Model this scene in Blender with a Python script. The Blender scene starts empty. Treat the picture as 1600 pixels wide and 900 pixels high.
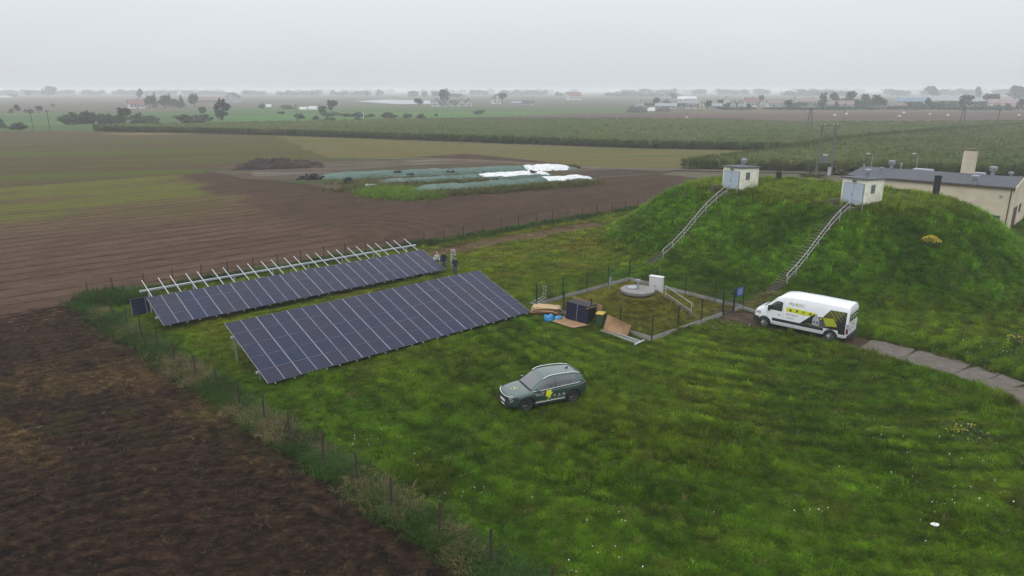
import bpy, bmesh, math, random
import numpy as np
from mathutils import Vector, Matrix

R = math.radians
rng = np.random.default_rng(7)
random.seed(7)
SC = bpy.context.scene
COL = SC.collection

# ------------------------------------------------------------------ camera
H = 15.8                      # the drone hovers 15.8 m above the lawn
FPX = 1090.0                  # focal length in pixels of a 1600 px wide picture
PITCH = math.atan(310.0 / FPX)
cd = bpy.data.cameras.new('camera')
cd.sensor_width = 36.0
cd.lens = FPX / 1600 * 36
cd.clip_start = 0.5
cd.clip_end = 30000
cam = bpy.data.objects.new('camera', cd)
cam.location = (0, 0, H)
cam.rotation_euler = (math.pi / 2 - PITCH, 0, 0)
COL.objects.link(cam)
SC.camera = cam

# ------------------------------------------------------------------ overcast sky
SUN_EL, SUN_AZ = R(40), R(208)
world = bpy.data.worlds.new('World')
SC.world = world
world.use_nodes = True
nt = world.node_tree
nt.nodes.clear()
wo = nt.nodes.new('ShaderNodeOutputWorld')
bg = nt.nodes.new('ShaderNodeBackground')
bg.inputs['Strength'].default_value = 0.1
sky = nt.nodes.new('ShaderNodeTexSky')
sky.sky_type = 'NISHITA'
sky.sun_disc = False
sky.sun_elevation = SUN_EL
sky.sun_rotation = SUN_AZ
tc = nt.nodes.new('ShaderNodeTexCoord')
sx = nt.nodes.new('ShaderNodeSeparateXYZ')
nt.links.new(tc.outputs['Generated'], sx.inputs[0])
mx = nt.nodes.new('ShaderNodeMath'); mx.operation = 'MAXIMUM'; mx.inputs[1].default_value = 0.0
nt.links.new(sx.outputs['Z'], mx.inputs[0])
# CIE overcast sky: brightness grows as (1 + 2 sin elevation) towards the zenith
ma = nt.nodes.new('ShaderNodeMath'); ma.operation = 'MULTIPLY_ADD'
ma.inputs[1].default_value = 2.0; ma.inputs[2].default_value = 1.0
nt.links.new(mx.outputs[0], ma.inputs[0])
# faint cloud structure
nz = nt.nodes.new('ShaderNodeTexNoise'); nz.inputs['Scale'].default_value = 2.2; nz.inputs['Detail'].default_value = 4
mp = nt.nodes.new('ShaderNodeMapping'); mp.inputs['Scale'].default_value = (1, 1, 3.5)
nt.links.new(tc.outputs['Generated'], mp.inputs[0]); nt.links.new(mp.outputs[0], nz.inputs['Vector'])
mr = nt.nodes.new('ShaderNodeMapRange'); mr.inputs['To Min'].default_value = 0.94; mr.inputs['To Max'].default_value = 1.06
nt.links.new(nz.outputs['Fac'], mr.inputs['Value'])
mm = nt.nodes.new('ShaderNodeMath'); mm.operation = 'MULTIPLY'
nt.links.new(ma.outputs[0], mm.inputs[0]); nt.links.new(mr.outputs[0], mm.inputs[1])
vs = nt.nodes.new('ShaderNodeVectorMath'); vs.operation = 'SCALE'
vs.inputs[0].default_value = (6.45, 6.75, 7.15)
nt.links.new(mm.outputs[0], vs.inputs['Scale'])
mix = nt.nodes.new('ShaderNodeMix'); mix.data_type = 'RGBA'; mix.inputs['Factor'].default_value = 0.96
nt.links.new(sky.outputs[0], mix.inputs['A']); nt.links.new(vs.outputs[0], mix.inputs['B'])
nt.links.new(mix.outputs['Result'], bg.inputs['Color'])
nt.links.new(bg.outputs[0], wo.inputs['Surface'])

sd = bpy.data.lights.new('sun', 'SUN')
sd.energy = 0.6
sd.angle = R(28)
sd.color = (1.0, 0.97, 0.92)
sun = bpy.data.objects.new('sun', sd)
dv = Vector((math.sin(SUN_AZ) * math.cos(SUN_EL), math.cos(SUN_AZ) * math.cos(SUN_EL), math.sin(SUN_EL)))
sun.rotation_euler = (-dv).to_track_quat('-Z', 'Y').to_euler()
sun.location = (0, 0, 60)
COL.objects.link(sun)

SC.view_settings.view_transform = 'Standard'
SC.view_settings.look = 'None'
SC.view_settings.exposure = 0.0
SC.view_settings.gamma = 1.0
SC.view_settings.use_curve_mapping = False
SC.render.engine = 'CYCLES'
cy = SC.cycles
cy.max_bounces = 5
cy.diffuse_bounces = 1
cy.glossy_bounces = 2
cy.transmission_bounces = 2
cy.transparent_max_bounces = 6
cy.volume_bounces = 1
cy.use_denoising = True
cy.denoiser = 'OPENIMAGEDENOISE'
cy.use_adaptive_sampling = True
cy.adaptive_threshold = 0.012
cy.caustics_reflective = False
cy.caustics_refractive = False
SC.render.use_persistent_data = False

# ------------------------------------------------------------------ helpers
CP, SP = math.cos(PITCH), math.sin(PITCH)

def G(u, v, z=0.0):
    """point of the horizontal plane at height z that a surveyor reads off the photograph"""
    x = (u - 800) / FPX; y = -(v - 450) / FPX
    d = (x, CP + y * SP, -SP + y * CP)
    t = (z - H) / d[2]
    return Vector((d[0] * t, d[1] * t, z))

def depth_scale(p):
    """metres per photograph pixel at a world point"""
    return (p[1] * CP - (p[2] - H) * SP) / FPX

def s2l(c):
    c = np.asarray(c, float) / 255.0
    return np.where(c <= 0.04045, c / 12.92, ((c + 0.055) / 1.055) ** 2.4)

def alb(r, g, b, k=0.6):
    return tuple(float(x) for x in np.clip(s2l((r, g, b)) * k, 0, 0.9))

def hash2(ix, iy, seed):
    n = (ix.astype(np.int64) * 374761393 + iy.astype(np.int64) * 668265263 + seed * 974711) & 0x7fffffff
    n = ((n ^ (n >> 13)) * 1274126177) & 0x7fffffff
    n = n ^ (n >> 16)
    return (n & 0xffff) / 65535.0

def vnoise(x, y, seed=0):
    x = np.asarray(x, float); y = np.asarray(y, float)
    ix = np.floor(x); iy = np.floor(y); fx = x - ix; fy = y - iy
    fx = fx * fx * (3 - 2 * fx); fy = fy * fy * (3 - 2 * fy)
    a = hash2(ix, iy, seed); b = hash2(ix + 1, iy, seed); c = hash2(ix, iy + 1, seed); d = hash2(ix + 1, iy + 1, seed)
    return (a * (1 - fx) + b * fx) * (1 - fy) + (c * (1 - fx) + d * fx) * fy

def fbm(x, y, seed=0, octv=4, gain=0.5):
    s = 0.0; a = 1.0; t = 0.0
    for k in range(octv):
        s = s + a * vnoise(x, y, seed + 17 * k); t += a
        x = np.asarray(x) * 2.03 + 3.1; y = np.asarray(y) * 2.03 - 1.7; a *= gain
    return s / t

def sstep(a, b, x):
    t = np.clip((np.asarray(x, float) - a) / (b - a), 0, 1)
    return t * t * (3 - 2 * t)

# ---- materials
MATS = {}

def new_mat(name):
    m = bpy.data.materials.new(name); m.use_nodes = True
    n = m.node_tree; n.nodes.clear()
    o = n.nodes.new('ShaderNodeOutputMaterial'); b = n.nodes.new('ShaderNodeBsdfPrincipled')
    n.links.new(b.outputs[0], o.inputs['Surface'])
    return m, n, b

def mat(name, col, rough=0.6, metal=0.0, var=0.12, scale=6.0, bump=0.0, spec=0.5, coat=0.0, dirt=None, coords='Object'):
    """plain surface with noise grain, optional dirt colour and bump"""
    if name in MATS: return MATS[name]
    m, n, b = new_mat(name)
    t = n.nodes.new('ShaderNodeTexCoord')
    z = n.nodes.new('ShaderNodeTexNoise'); z.inputs['Scale'].default_value = scale; z.inputs['Detail'].default_value = 5
    n.links.new(t.outputs[coords], z.inputs['Vector'])
    mp = n.nodes.new('ShaderNodeMapRange'); mp.inputs['From Min'].default_value = 0.3; mp.inputs['From Max'].default_value = 0.7
    mp.inputs['To Min'].default_value = 1 - var; mp.inputs['To Max'].default_value = 1 + var
    n.links.new(z.outputs['Fac'], mp.inputs['Value'])
    v = n.nodes.new('ShaderNodeVectorMath'); v.operation = 'SCALE'; v.inputs[0].default_value = col[:3]
    n.links.new(mp.outputs[0], v.inputs['Scale'])
    out = v.outputs[0]
    if dirt is not None:
        z2 = n.nodes.new('ShaderNodeTexNoise'); z2.inputs['Scale'].default_value = scale * 0.35; z2.inputs['Detail'].default_value = 8
        z2.inputs['Roughness'].default_value = 0.7
        n.links.new(t.outputs[coords], z2.inputs['Vector'])
        r2 = n.nodes.new('ShaderNodeMapRange'); r2.inputs['From Min'].default_value = 0.48; r2.inputs['From Max'].default_value = 0.72
        n.links.new(z2.outputs['Fac'], r2.inputs['Value'])
        mi = n.nodes.new('ShaderNodeMix'); mi.data_type = 'RGBA'
        n.links.new(r2.outputs[0], mi.inputs['Factor']); n.links.new(out, mi.inputs['A']); mi.inputs['B'].default_value = (*dirt, 1)
        out = mi.outputs['Result']
    n.links.new(out, b.inputs['Base Color'])
    b.inputs['Roughness'].default_value = rough; b.inputs['Metallic'].default_value = metal
    b.inputs['Specular IOR Level'].default_value = spec
    b.inputs['Coat Weight'].default_value = coat
    b.inputs['Coat Roughness'].default_value = 0.06
    if bump:
        bp = n.nodes.new('ShaderNodeBump'); bp.inputs['Strength'].default_value = bump; bp.inputs['Distance'].default_value = 0.05
        n.links.new(z.outputs['Fac'], bp.inputs['Height']); n.links.new(bp.outputs[0], b.inputs['Normal'])
    MATS[name] = m
    return m

def attr_mat(name, attr='tint', kind='GEOMETRY', rough=0.9, fine=None, spec=0.03, sub=0.0, scatter=0.3):
    """colour from a colour attribute, broken up by fine noise and bump"""
    m, n, b = new_mat(name)
    a = n.nodes.new('ShaderNodeAttribute'); a.attribute_name = attr; a.attribute_type = kind
    out = a.outputs['Color']
    if fine:
        t = n.nodes.new('ShaderNodeNewGeometry')
        prev = None
        for sc_, amp, ax in fine:
            z = n.nodes.new('ShaderNodeTexNoise'); z.inputs['Scale'].default_value = sc_; z.inputs['Detail'].default_value = 3
            mp2 = n.nodes.new('ShaderNodeMapping'); mp2.inputs['Rotation'].default_value = (0, 0, ax[0]); mp2.inputs['Scale'].default_value = (ax[1], 1, 1)
            n.links.new(t.outputs['Position'], mp2.inputs[0]); n.links.new(mp2.outputs[0], z.inputs['Vector'])
            mr_ = n.nodes.new('ShaderNodeMapRange'); mr_.inputs['From Min'].default_value = 0.28; mr_.inputs['From Max'].default_value = 0.72
            mr_.inputs['To Min'].default_value = 1 - amp; mr_.inputs['To Max'].default_value = 1 + amp
            n.links.new(z.outputs['Fac'], mr_.inputs['Value'])
            s_ = n.nodes.new('ShaderNodeVectorMath'); s_.operation = 'SCALE'
            n.links.new(out, s_.inputs[0]); n.links.new(mr_.outputs[0], s_.inputs['Scale'])
            out = s_.outputs[0]; prev = z
        bp = n.nodes.new('ShaderNodeBump'); bp.inputs['Strength'].default_value = scatter; bp.inputs['Distance'].default_value = 0.06
        n.links.new(prev.outputs['Fac'], bp.inputs['Height']); n.links.new(bp.outputs[0], b.inputs['Normal'])
    n.links.new(out, b.inputs['Base Color'])
    b.inputs['Roughness'].default_value = rough; b.inputs['Specular IOR Level'].default_value = spec
    MATS[name] = m
    return m

def field_mat(name, c1, c2, ang, stretch=9.0, scale=0.12, stripe=None, fine=0.22, c3=None):
    """far field: two or three earth or crop colours in streaks along the working direction"""
    c1, c2 = [tuple(.76 * q for q in c) for c in (c1, c2)]
    c3 = tuple(.76 * q for q in c3) if c3 else None
    m, n, b = new_mat(name)
    t = n.nodes.new('ShaderNodeNewGeometry')
    mp1 = n.nodes.new('ShaderNodeMapping'); mp1.inputs['Rotation'].default_value = (0, 0, -ang)
    n.links.new(t.outputs['Position'], mp1.inputs[0])
    mp2 = n.nodes.new('ShaderNodeMapping'); mp2.inputs['Scale'].default_value = (1 / stretch, 1, 1)
    n.links.new(mp1.outputs[0], mp2.inputs[0])
    z = n.nodes.new('ShaderNodeTexNoise'); z.inputs['Scale'].default_value = scale; z.inputs['Detail'].default_value = 7; z.inputs['Roughness'].default_value = 0.62
    n.links.new(mp2.outputs[0], z.inputs['Vector'])
    r = n.nodes.new('ShaderNodeValToRGB')
    r.color_ramp.elements[0].position = 0.42; r.color_ramp.elements[0].color = (*c1, 1)
    r.color_ramp.elements[1].position = 0.60; r.color_ramp.elements[1].color = (*c2, 1)
    if c3:
        e = r.color_ramp.elements.new(0.51); e.color = (*c3, 1)
    n.links.new(z.outputs['Fac'], r.inputs[0])
    out = r.outputs[0]
    z2 = n.nodes.new('ShaderNodeTexNoise'); z2.inputs['Scale'].default_value = 1.3; z2.inputs['Detail'].default_value = 6; z2.inputs['Roughness'].default_value = 0.7
    n.links.new(mp1.outputs[0], z2.inputs['Vector'])
    mr_ = n.nodes.new('ShaderNodeMapRange'); mr_.inputs['From Min'].default_value = 0.3; mr_.inputs['From Max'].default_value = 0.7
    mr_.inputs['To Min'].default_value = 1 - fine; mr_.inputs['To Max'].default_value = 1 + fine
    n.links.new(z2.outputs['Fac'], mr_.inputs['Value'])
    s_ = n.nodes.new('ShaderNodeVectorMath'); s_.operation = 'SCALE'
    n.links.new(out, s_.inputs[0]); n.links.new(mr_.outputs[0], s_.inputs['Scale']); out = s_.outputs[0]
    if stripe:
        sp_, amp = stripe
        w = n.nodes.new('ShaderNodeTexWave'); w.wave_type = 'BANDS'; w.bands_direction = 'Y'
        w.inputs['Scale'].default_value = math.pi / 10 / sp_ ; w.inputs['Distortion'].default_value = 0.6; w.inputs['Detail'].default_value = 2
        n.links.new(mp1.outputs[0], w.inputs['Vector'])
        mw = n.nodes.new('ShaderNodeMapRange'); mw.inputs['To Min'].default_value = 1 - amp; mw.inputs['To Max'].default_value = 1 + amp
        n.links.new(w.outputs['Fac'], mw.inputs['Value'])
        s2_ = n.nodes.new('ShaderNodeVectorMath'); s2_.operation = 'SCALE'
        n.links.new(out, s2_.inputs[0]); n.links.new(mw.outputs[0], s2_.inputs['Scale']); out = s2_.outputs[0]
    bp = n.nodes.new('ShaderNodeBump'); bp.inputs['Strength'].default_value = 0.5; bp.inputs['Distance'].default_value = 0.15
    n.links.new(z2.outputs['Fac'], bp.inputs['Height']); n.links.new(bp.outputs[0], b.inputs['Normal'])
    n.links.new(out, b.inputs['Base Color'])
    b.inputs['Roughness'].default_value = 0.95; b.inputs['Specular IOR Level'].default_value = 0.03
    return m

# ---- mesh builder
class MB:
    def __init__(s): s.v = []; s.f = []; s.m = []
    def add(s, vs, fs, mi=0):
        o = len(s.v); s.v += [tuple(p) for p in vs]; s.f += [tuple(i + o for i in f) for f in fs]; s.m += [mi] * len(fs); return s
    def box(s, c, d, rot=None, mi=0, taper=1.0):
        x, y, z = d[0] / 2, d[1] / 2, d[2] / 2
        p = [Vector((a * x * (taper if k > 0 else 1), b * y * (taper if k > 0 else 1), k * z)) for k in (-1, 1) for a, b in ((-1, -1), (1, -1), (1, 1), (-1, 1))]
        if rot is not None: p = [rot @ q for q in p]
        c = Vector(c)
        return s.add([q + c for q in p], [(3, 2, 1, 0), (4, 5, 6, 7), (0, 1, 5, 4), (1, 2, 6, 5), (2, 3, 7, 6), (3, 0, 4, 7)], mi)
    def tube(s, pts, r, n=8, mi=0, cap=True):
        pts = [Vector(p) for p in pts]; k = len(pts)
        rs = r if isinstance(r, (list, tuple)) else [r] * k
        vs = []
        for i, p in enumerate(pts):
            d = (pts[min(i + 1, k - 1)] - pts[max(i - 1, 0)]).normalized()
            up = Vector((0, 0, 1)) if abs(d.z) < 0.95 else Vector((1, 0, 0))
            a = d.cross(up).normalized(); b = a.cross(d)
            for j in range(n):
                t = 2 * math.pi * (j + 0.5) / n
                vs.append(p + a * (rs[i] * math.cos(t)) + b * (rs[i] * math.sin(t)))
        fs = [(i * n + j, i * n + (j + 1) % n, (i + 1) * n + (j + 1) % n, (i + 1) * n + j) for i in range(k - 1) for j in range(n)]
        if cap: fs += [tuple(range(n))[::-1], tuple((k - 1) * n + j for j in range(n))]
        return s.add(vs, fs, mi)
    def lathe(s, prof, c=(0, 0, 0), n=20, mi=0, axis='z', rot=None):
        vs = []
        for r, z in prof:
            for j in range(n):
                t = 2 * math.pi * j / n
                q = Vector((r * math.cos(t), r * math.sin(t), z))
                if axis == 'y': q = Vector((q.x, q.z, q.y))
                if rot is not None: q = rot @ q
                vs.append(q + Vector(c))
        k = len(prof)
        fs = [(i * n + j, i * n + (j + 1) % n, (i + 1) * n + (j + 1) % n, (i + 1) * n + j) for i in range(k - 1) for j in range(n)]
        if prof[0][0] > 1e-6: fs.append(tuple(range(n))[::-1])
        if prof[-1][0] > 1e-6: fs.append(tuple((k - 1) * n + j for j in range(n)))
        return s.add(vs, fs, mi)
    def prism(s, poly, z0, z1, mi=0, M=None):
        n = len(poly)
        vs = [Vector((p[0], p[1], z0)) for p in poly] + [Vector((p[0], p[1], z1)) for p in poly]
        if M is not None: vs = [M @ q for q in vs]
        return s.add(vs, [tuple(range(n))[::-1], tuple(range(n, 2 * n))] + [(i, (i + 1) % n, n + (i + 1) % n, n + i) for i in range(n)], mi)
    def build(s, name, mats, parent=None, smooth=False, loc=None, rz=0.0):
        me = bpy.data.meshes.new(name)
        me.from_pydata(s.v, [], s.f)
        for m in (mats if isinstance(mats, (list, tuple)) else [mats]): me.materials.append(m)
        if any(s.m): me.polygons.foreach_set('material_index', s.m)
        if smooth: me.polygons.foreach_set('use_smooth', [True] * len(me.polygons))
        me.update()
        return link(name, me, parent, loc, rz)

def link(name, me, parent=None, loc=None, rz=0.0):
    o = bpy.data.objects.new(name, me); COL.objects.link(o)
    if parent is not None: o.parent = parent
    if loc is not None: o.location = loc
    if rz: o.rotation_euler = (0, 0, rz)
    return o

def tag(o, label, cat=None, group=None, kind=None):
    o['label'] = label
    if cat: o['category'] = cat
    if group: o['group'] = group
    if kind: o['kind'] = kind
    return o

def thing(name, label, cat, loc=(0, 0, 0), rz=0.0, group=None):
    o = bpy.data.objects.new(name, None); COL.objects.link(o)
    o.empty_display_size = 0.3
    o.location = loc; o.rotation_euler = (0, 0, rz)
    return tag(o, label, cat, group)

def kids(o): return [c for c in bpy.data.objects if c.parent == o]

def copy_tree(o, parent=None):
    c = o.copy(); COL.objects.link(c); c.parent = parent
    for ch in kids(o): copy_tree(ch, c)
    return c

def npmesh(name, V, F, mats, parent=None, tint=None, smooth=True):
    me = bpy.data.meshes.new(name)
    V = np.asarray(V, np.float32); F = np.asarray(F, np.int32)
    me.vertices.add(len(V)); me.vertices.foreach_set('co', V.ravel())
    k = F.shape[1]
    me.loops.add(F.size); me.loops.foreach_set('vertex_index', F.ravel())
    me.polygons.add(len(F)); me.polygons.foreach_set('loop_start', np.arange(0, F.size, k, dtype=np.int32))
    me.polygons.foreach_set('loop_total', np.full(len(F), k, np.int32))
    if smooth: me.polygons.foreach_set('use_smooth', np.ones(len(F), bool))
    me.update(calc_edges=True)
    for m in (mats if isinstance(mats, (list, tuple)) else [mats]): me.materials.append(m)
    if tint is not None:
        a = me.attributes.new('tint', 'FLOAT_COLOR', 'POINT')
        c = np.ones((len(V), 4), np.float32); c[:, :3] = tint; a.data.foreach_set('color', c.ravel())
    return link(name, me, parent)

def grid_faces(nu, nv, keep=None):
    i, j = np.meshgrid(np.arange(nu - 1), np.arange(nv - 1), indexing='ij')
    a = i * nv + j
    F = np.stack([a, a + nv, a + nv + 1, a + 1], -1).reshape(-1, 4)
    if keep is not None:
        k = keep.reshape(-1); F = F[k[F].all(1)]
    return F

def compact(V, F, *arrs):
    used = np.zeros(len(V), bool); used[F.ravel()] = True
    idx = np.cumsum(used) - 1
    return (V[used], idx[F]) + tuple(a[used] for a in arrs)

# ---- scatter of instanced pieces (grass, straw, maize): one object of stuff each
def scatter(name, pts, rots, scl, tint, protos, label, category=None, parent=None):
    me = bpy.data.meshes.new(name + '_points')
    pts = np.asarray(pts, np.float32); N = len(pts)
    me.vertices.add(N); me.vertices.foreach_set('co', pts.ravel())
    a = me.attributes.new('rot', 'FLOAT_VECTOR', 'POINT'); a.data.foreach_set('vector', np.asarray(rots, np.float32).ravel())
    a = me.attributes.new('scl', 'FLOAT_VECTOR', 'POINT'); a.data.foreach_set('vector', np.asarray(scl, np.float32).ravel())
    a = me.attributes.new('pick', 'INT', 'POINT'); a.data.foreach_set('value', rng.integers(0, len(protos), N).astype(np.int32))
    c = np.ones((N, 4), np.float32); c[:, :3] = tint
    a = me.attributes.new('tint', 'FLOAT_COLOR', 'POINT'); a.data.foreach_set('color', c.ravel())
    pc = bpy.data.collections.new(name + '_pieces')
    for p in protos: pc.objects.link(p)
    ng = bpy.data.node_groups.new(name, 'GeometryNodeTree')
    ng.interface.new_socket('Geometry', in_out='INPUT', socket_type='NodeSocketGeometry')
    ng.interface.new_socket('Geometry', in_out='OUTPUT', socket_type='NodeSocketGeometry')
    N_ = ng.nodes; L = ng.links
    gi = N_.new('NodeGroupInput'); go = N_.new('NodeGroupOutput')
    ip = N_.new('GeometryNodeInstanceOnPoints'); ci = N_.new('GeometryNodeCollectionInfo')
    ci.inputs['Collection'].default_value = pc
    ci.inputs['Separate Children'].default_value = True; ci.inputs['Reset Children'].default_value = True
    ip.inputs['Pick Instance'].default_value = True
    def named(nm, ty):
        q = N_.new('GeometryNodeInputNamedAttribute'); q.data_type = ty; q.inputs['Name'].default_value = nm
        return q.outputs['Attribute']
    e2r = N_.new('FunctionNodeEulerToRotation')
    L.new(named('rot', 'FLOAT_VECTOR'), e2r.inputs[0])
    L.new(gi.outputs[0], ip.inputs['Points']); L.new(ci.outputs[0], ip.inputs['Instance'])
    L.new(named('pick', 'INT'), ip.inputs['Instance Index'])
    L.new(e2r.outputs[0], ip.inputs['Rotation']); L.new(named('scl', 'FLOAT_VECTOR'), ip.inputs['Scale'])
    L.new(ip.outputs[0], go.inputs[0])
    o = link(name, me, parent)
    md = o.modifiers.new('scatter', 'NODES'); md.node_group = ng
    o['label'] = label; o['kind'] = 'stuff'
    if category: o['category'] = category
    return o

def blades(name, n, rad, h, w, lean, m, seed, hv=0.4, bend=0.5):
    """a tuft of n curved blades"""
    r_ = np.random.default_rng(seed); b = MB()
    for i in range(n):
        t = r_.uniform(0, 6.28); q = rad * math.sqrt(r_.uniform()); hh = h * (1 + hv * r_.uniform(-1, 1))
        d = Vector((math.cos(t), math.sin(t), 0)); p = d * q
        t2 = t + r_.uniform(-1.3, 1.3); dd = Vector((math.cos(t2), math.sin(t2), 0)); sd_ = Vector((-dd.y, dd.x, 0)) * (w / 2)
        l = lean * r_.uniform(0.3, 1.4)
        p1 = p + dd * (hh * l * 0.35) + Vector((0, 0, hh * 0.6)); p2 = p + dd * (hh * l * (0.6 + bend)) + Vector((0, 0, hh * (1 - 0.35 * l)))
        b.add([p - sd_, p + sd_, p1 + sd_ * 0.85, p1 - sd_ * 0.85, p2], [(0, 1, 2, 3), (3, 2, 4)])
    me = bpy.data.meshes.new(name); me.from_pydata(b.v, [], b.f); me.materials.append(m)
    return bpy.data.objects.new(name, me)

# ================================================================== THE SETTING
def struct(o, label=None):
    o['kind'] = 'structure'
    if label: o['label'] = label
    return o

def pip(x, y, poly):
    x = np.asarray(x); y = np.asarray(y); ins = np.zeros(x.shape, bool); n = len(poly)
    for i in range(n):
        x0, y0 = poly[i][0], poly[i][1]; x1, y1 = poly[(i + 1) % n][0], poly[(i + 1) % n][1]
        c = ((y0 > y) != (y1 > y)) & (x < (x1 - x0) * (y - y0) / ((y1 - y0) + 1e-12) + x0)
        ins ^= c
    return ins

def seg_dist(x, y, pts):
    best = np.full(np.shape(x), 1e9)
    for (x0, y0), (x1, y1) in zip(pts[:-1], pts[1:]):
        dx, dy = x1 - x0, y1 - y0; t = np.clip(((x - x0) * dx + (y - y0) * dy) / (dx * dx + dy * dy), 0, 1)
        best = np.minimum(best, np.hypot(x - x0 - t * dx, y - y0 - t * dy))
    return best

def px(poly): return [tuple(G(u, v)[:2]) for u, v in poly]

def inview(x, y, z=0.0, mu=90, mv=70):
    fw = y * CP - (z - H) * SP; up = y * SP + (z - H) * CP
    fw = np.maximum(fw, 0.1)
    u = 800 + FPX * x / fw; v = 450 - FPX * up / fw
    return (u > -mu) & (u < 1600 + mu) & (v < 900 + mv), u, v

def sheet(name, poly, z, m, label, jag=0.012):
    P = [Vector((*p, 0)) for p in poly]; out = []
    r_ = np.random.default_rng(abs(hash(name)) % 1000 if False else len(name) * 31)
    for a, b in zip(P, P[1:] + P[:1]):
        L = (b - a).length; k = max(1, min(28, int(L / 4)))
        nrm = Vector((-(b - a).y, (b - a).x, 0)).normalized()
        for i in range(k):
            t = i / k; j = 0 if i == 0 else r_.normal() * min(1.2, L * jag)
            out.append(a.lerp(b, t) + nrm * j)
    bm = bmesh.new()
    f = bm.faces.new([bm.verts.new((p.x, p.y, z)) for p in out])
    bm.normal_update()
    if f.normal.z < 0: f.normal_flip()
    bmesh.ops.triangulate(bm, faces=bm.faces[:])
    me = bpy.data.meshes.new(name); bm.to_mesh(me); bm.free(); me.materials.append(m)
    return struct(link(name, me), label)

FD = R(41.5)                                      # working direction of the fields, along the back fence
# base land, to the horizon
m = field_mat('m_land', alb(120, 118, 92), alb(96, 116, 72), R(8), 14, 0.004, c3=alb(126, 116, 100), fine=0.1)
b = MB(); b.add([(-9000, -900, -0.16), (9000, -900, -0.16), (9000, 14000, -0.16), (-9000, 14000, -0.16)], [(0, 1, 2, 3)])
struct(b.build('ground', m), 'hazy farmland stretching to the horizon')

Z0 = -0.15
sheet('brown_field', px([(-250, 148), (210, 150.5), (330, 153), (420, 158), (400, 168), (215, 176), (-250, 176)]), Z0,
      field_mat('m_bfar', alb(122, 108, 98), alb(132, 122, 104), R(10), 8, 0.02, fine=0.08), 'pale brown field on the far left under the horizon')
sheet('green_meadow', px([(-250, 176), (215, 176), (420, 167), (640, 167), (960, 169), (1060, 179), (600, 188), (440, 195), (160, 202), (-250, 206)]), Z0 + .004,
      field_mat('m_mead', alb(92, 124, 68), alb(116, 140, 78), R(6), 10, 0.018, c3=alb(96, 122, 76), fine=0.1), 'pale green meadow dotted with bushes in the middle distance')
sheet('green_strip', px([(310, 182), (520, 177), (860, 176), (880, 181), (600, 187), (330, 190)]), Z0 + .008,
      field_mat('m_mead2', alb(104, 148, 72), alb(96, 132, 66), R(4), 12, 0.03, fine=0.08), 'brighter green strip of meadow behind the maize')
sheet('mauve_field', px([(600, 188), (720, 183), (900, 178), (1300, 175), (1900, 172), (1900, 190), (1500, 189), (1180, 190), (900, 191), (640, 191)]), Z0 + .012,
      field_mat('m_mauve', alb(112, 92, 88), alb(126, 104, 96), R(-3), 12, 0.02, fine=0.1), 'bare mauve brown field in front of the village')
sheet('stubble_strip', px([(1080, 173.5), (1300, 171), (1900, 168.5), (1900, 173.5), (1300, 176), (1080, 178)]), Z0 + .016,
      field_mat('m_tan', alb(142, 128, 104), alb(130, 118, 98), R(-3), 12, 0.03, fine=0.08), 'tan stubble strip along the village edge')
sheet('clover_strip', px([(1130, 190.5), (1300, 188.5), (1520, 189), (1500, 196), (1240, 197)]), Z0 + .02,
      field_mat('m_clov', alb(78, 120, 52), alb(90, 132, 60), R(-3), 10, 0.03, fine=0.08), 'bright green strip behind the maize on the right')
sheet('olive_field', px([(-300, 205), (0, 204), (160, 203.5), (440, 199), (445, 213), (240, 221), (0, 228), (-300, 236)]), Z0 + .024,
      field_mat('m_olv', alb(108, 92, 66), alb(96, 100, 54), R(12), 10, 0.05, c3=alb(110, 98, 64), fine=0.14), 'brownish strip of dry stubble on the far left')
sheet('straw_strip', px([(150, 208), (300, 206), (430, 203.5), (425, 207), (200, 211)]), Z0 + .028,
      field_mat('m_straw', alb(146, 130, 92), alb(130, 116, 80), R(12), 10, 0.05, fine=0.12), 'narrow pale straw strip on the far left')
sheet('stubble_field', px([(-320, 238), (0, 227), (240, 220), (445, 211), (640, 218), (700, 247), (420, 247), (322, 266), (400, 300), (330, 345), (-320, 372)]), Z0 + .032,
      field_mat('m_stub', alb(104, 88, 62), alb(98, 110, 42), R(20), 14, 0.10, c3=alb(106, 98, 56), stripe=(3.2, 0.12), fine=0.25), 'olive green and brown stubble field streaked along its rows')
sheet('mown_field', px([(430, 212), (640, 219), (800, 225), (1000, 232), (1245, 235), (1075, 261), (930, 264), (760, 251), (640, 249), (520, 249)]), Z0 + .036,
      field_mat('m_mown', alb(126, 116, 66), alb(110, 120, 56), R(4), 14, 0.09, c3=alb(134, 120, 80), fine=0.2), 'yellowish green mown field in front of the maize')

# harrowed field behind the back fence: real furrows, brown, greening over towards the left
CN = np.array(G(128, 470)[:2])
E2 = np.array([.749, .663]); E2 /= np.linalg.norm(E2)
N2 = np.array([-E2[1], E2[0]])
F1 = np.array([.723, -.690]); F1 /= np.linalg.norm(F1)
YARD = px([(318, 266), (420, 248), (640, 247), (760, 250), (930, 262), (1060, 265), (1015, 273), (915, 281), (700, 301), (640, 308), (560, 303), (480, 288), (380, 279)])
aa = np.arange(-52, 104, 0.8); bb = np.concatenate([np.arange(-4, 62, 0.16), np.arange(62, 84, 0.5)])
A_, B_ = np.meshgrid(aa, bb, indexing='ij')
X = CN[0] + A_ * E2[0] + B_ * N2[0]; Y = CN[1] + A_ * E2[1] + B_ * N2[1]
vis, U, V_ = inview(X, Y, 0, 60, 60)
keep = vis & (Y > 12)
HEAD = px([(385, 372), (400, 330), (470, 305), (640, 305), (900, 283), (1060, 265), (1250, 268), (1100, 330), (640, 392), (420, 400)])
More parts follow.
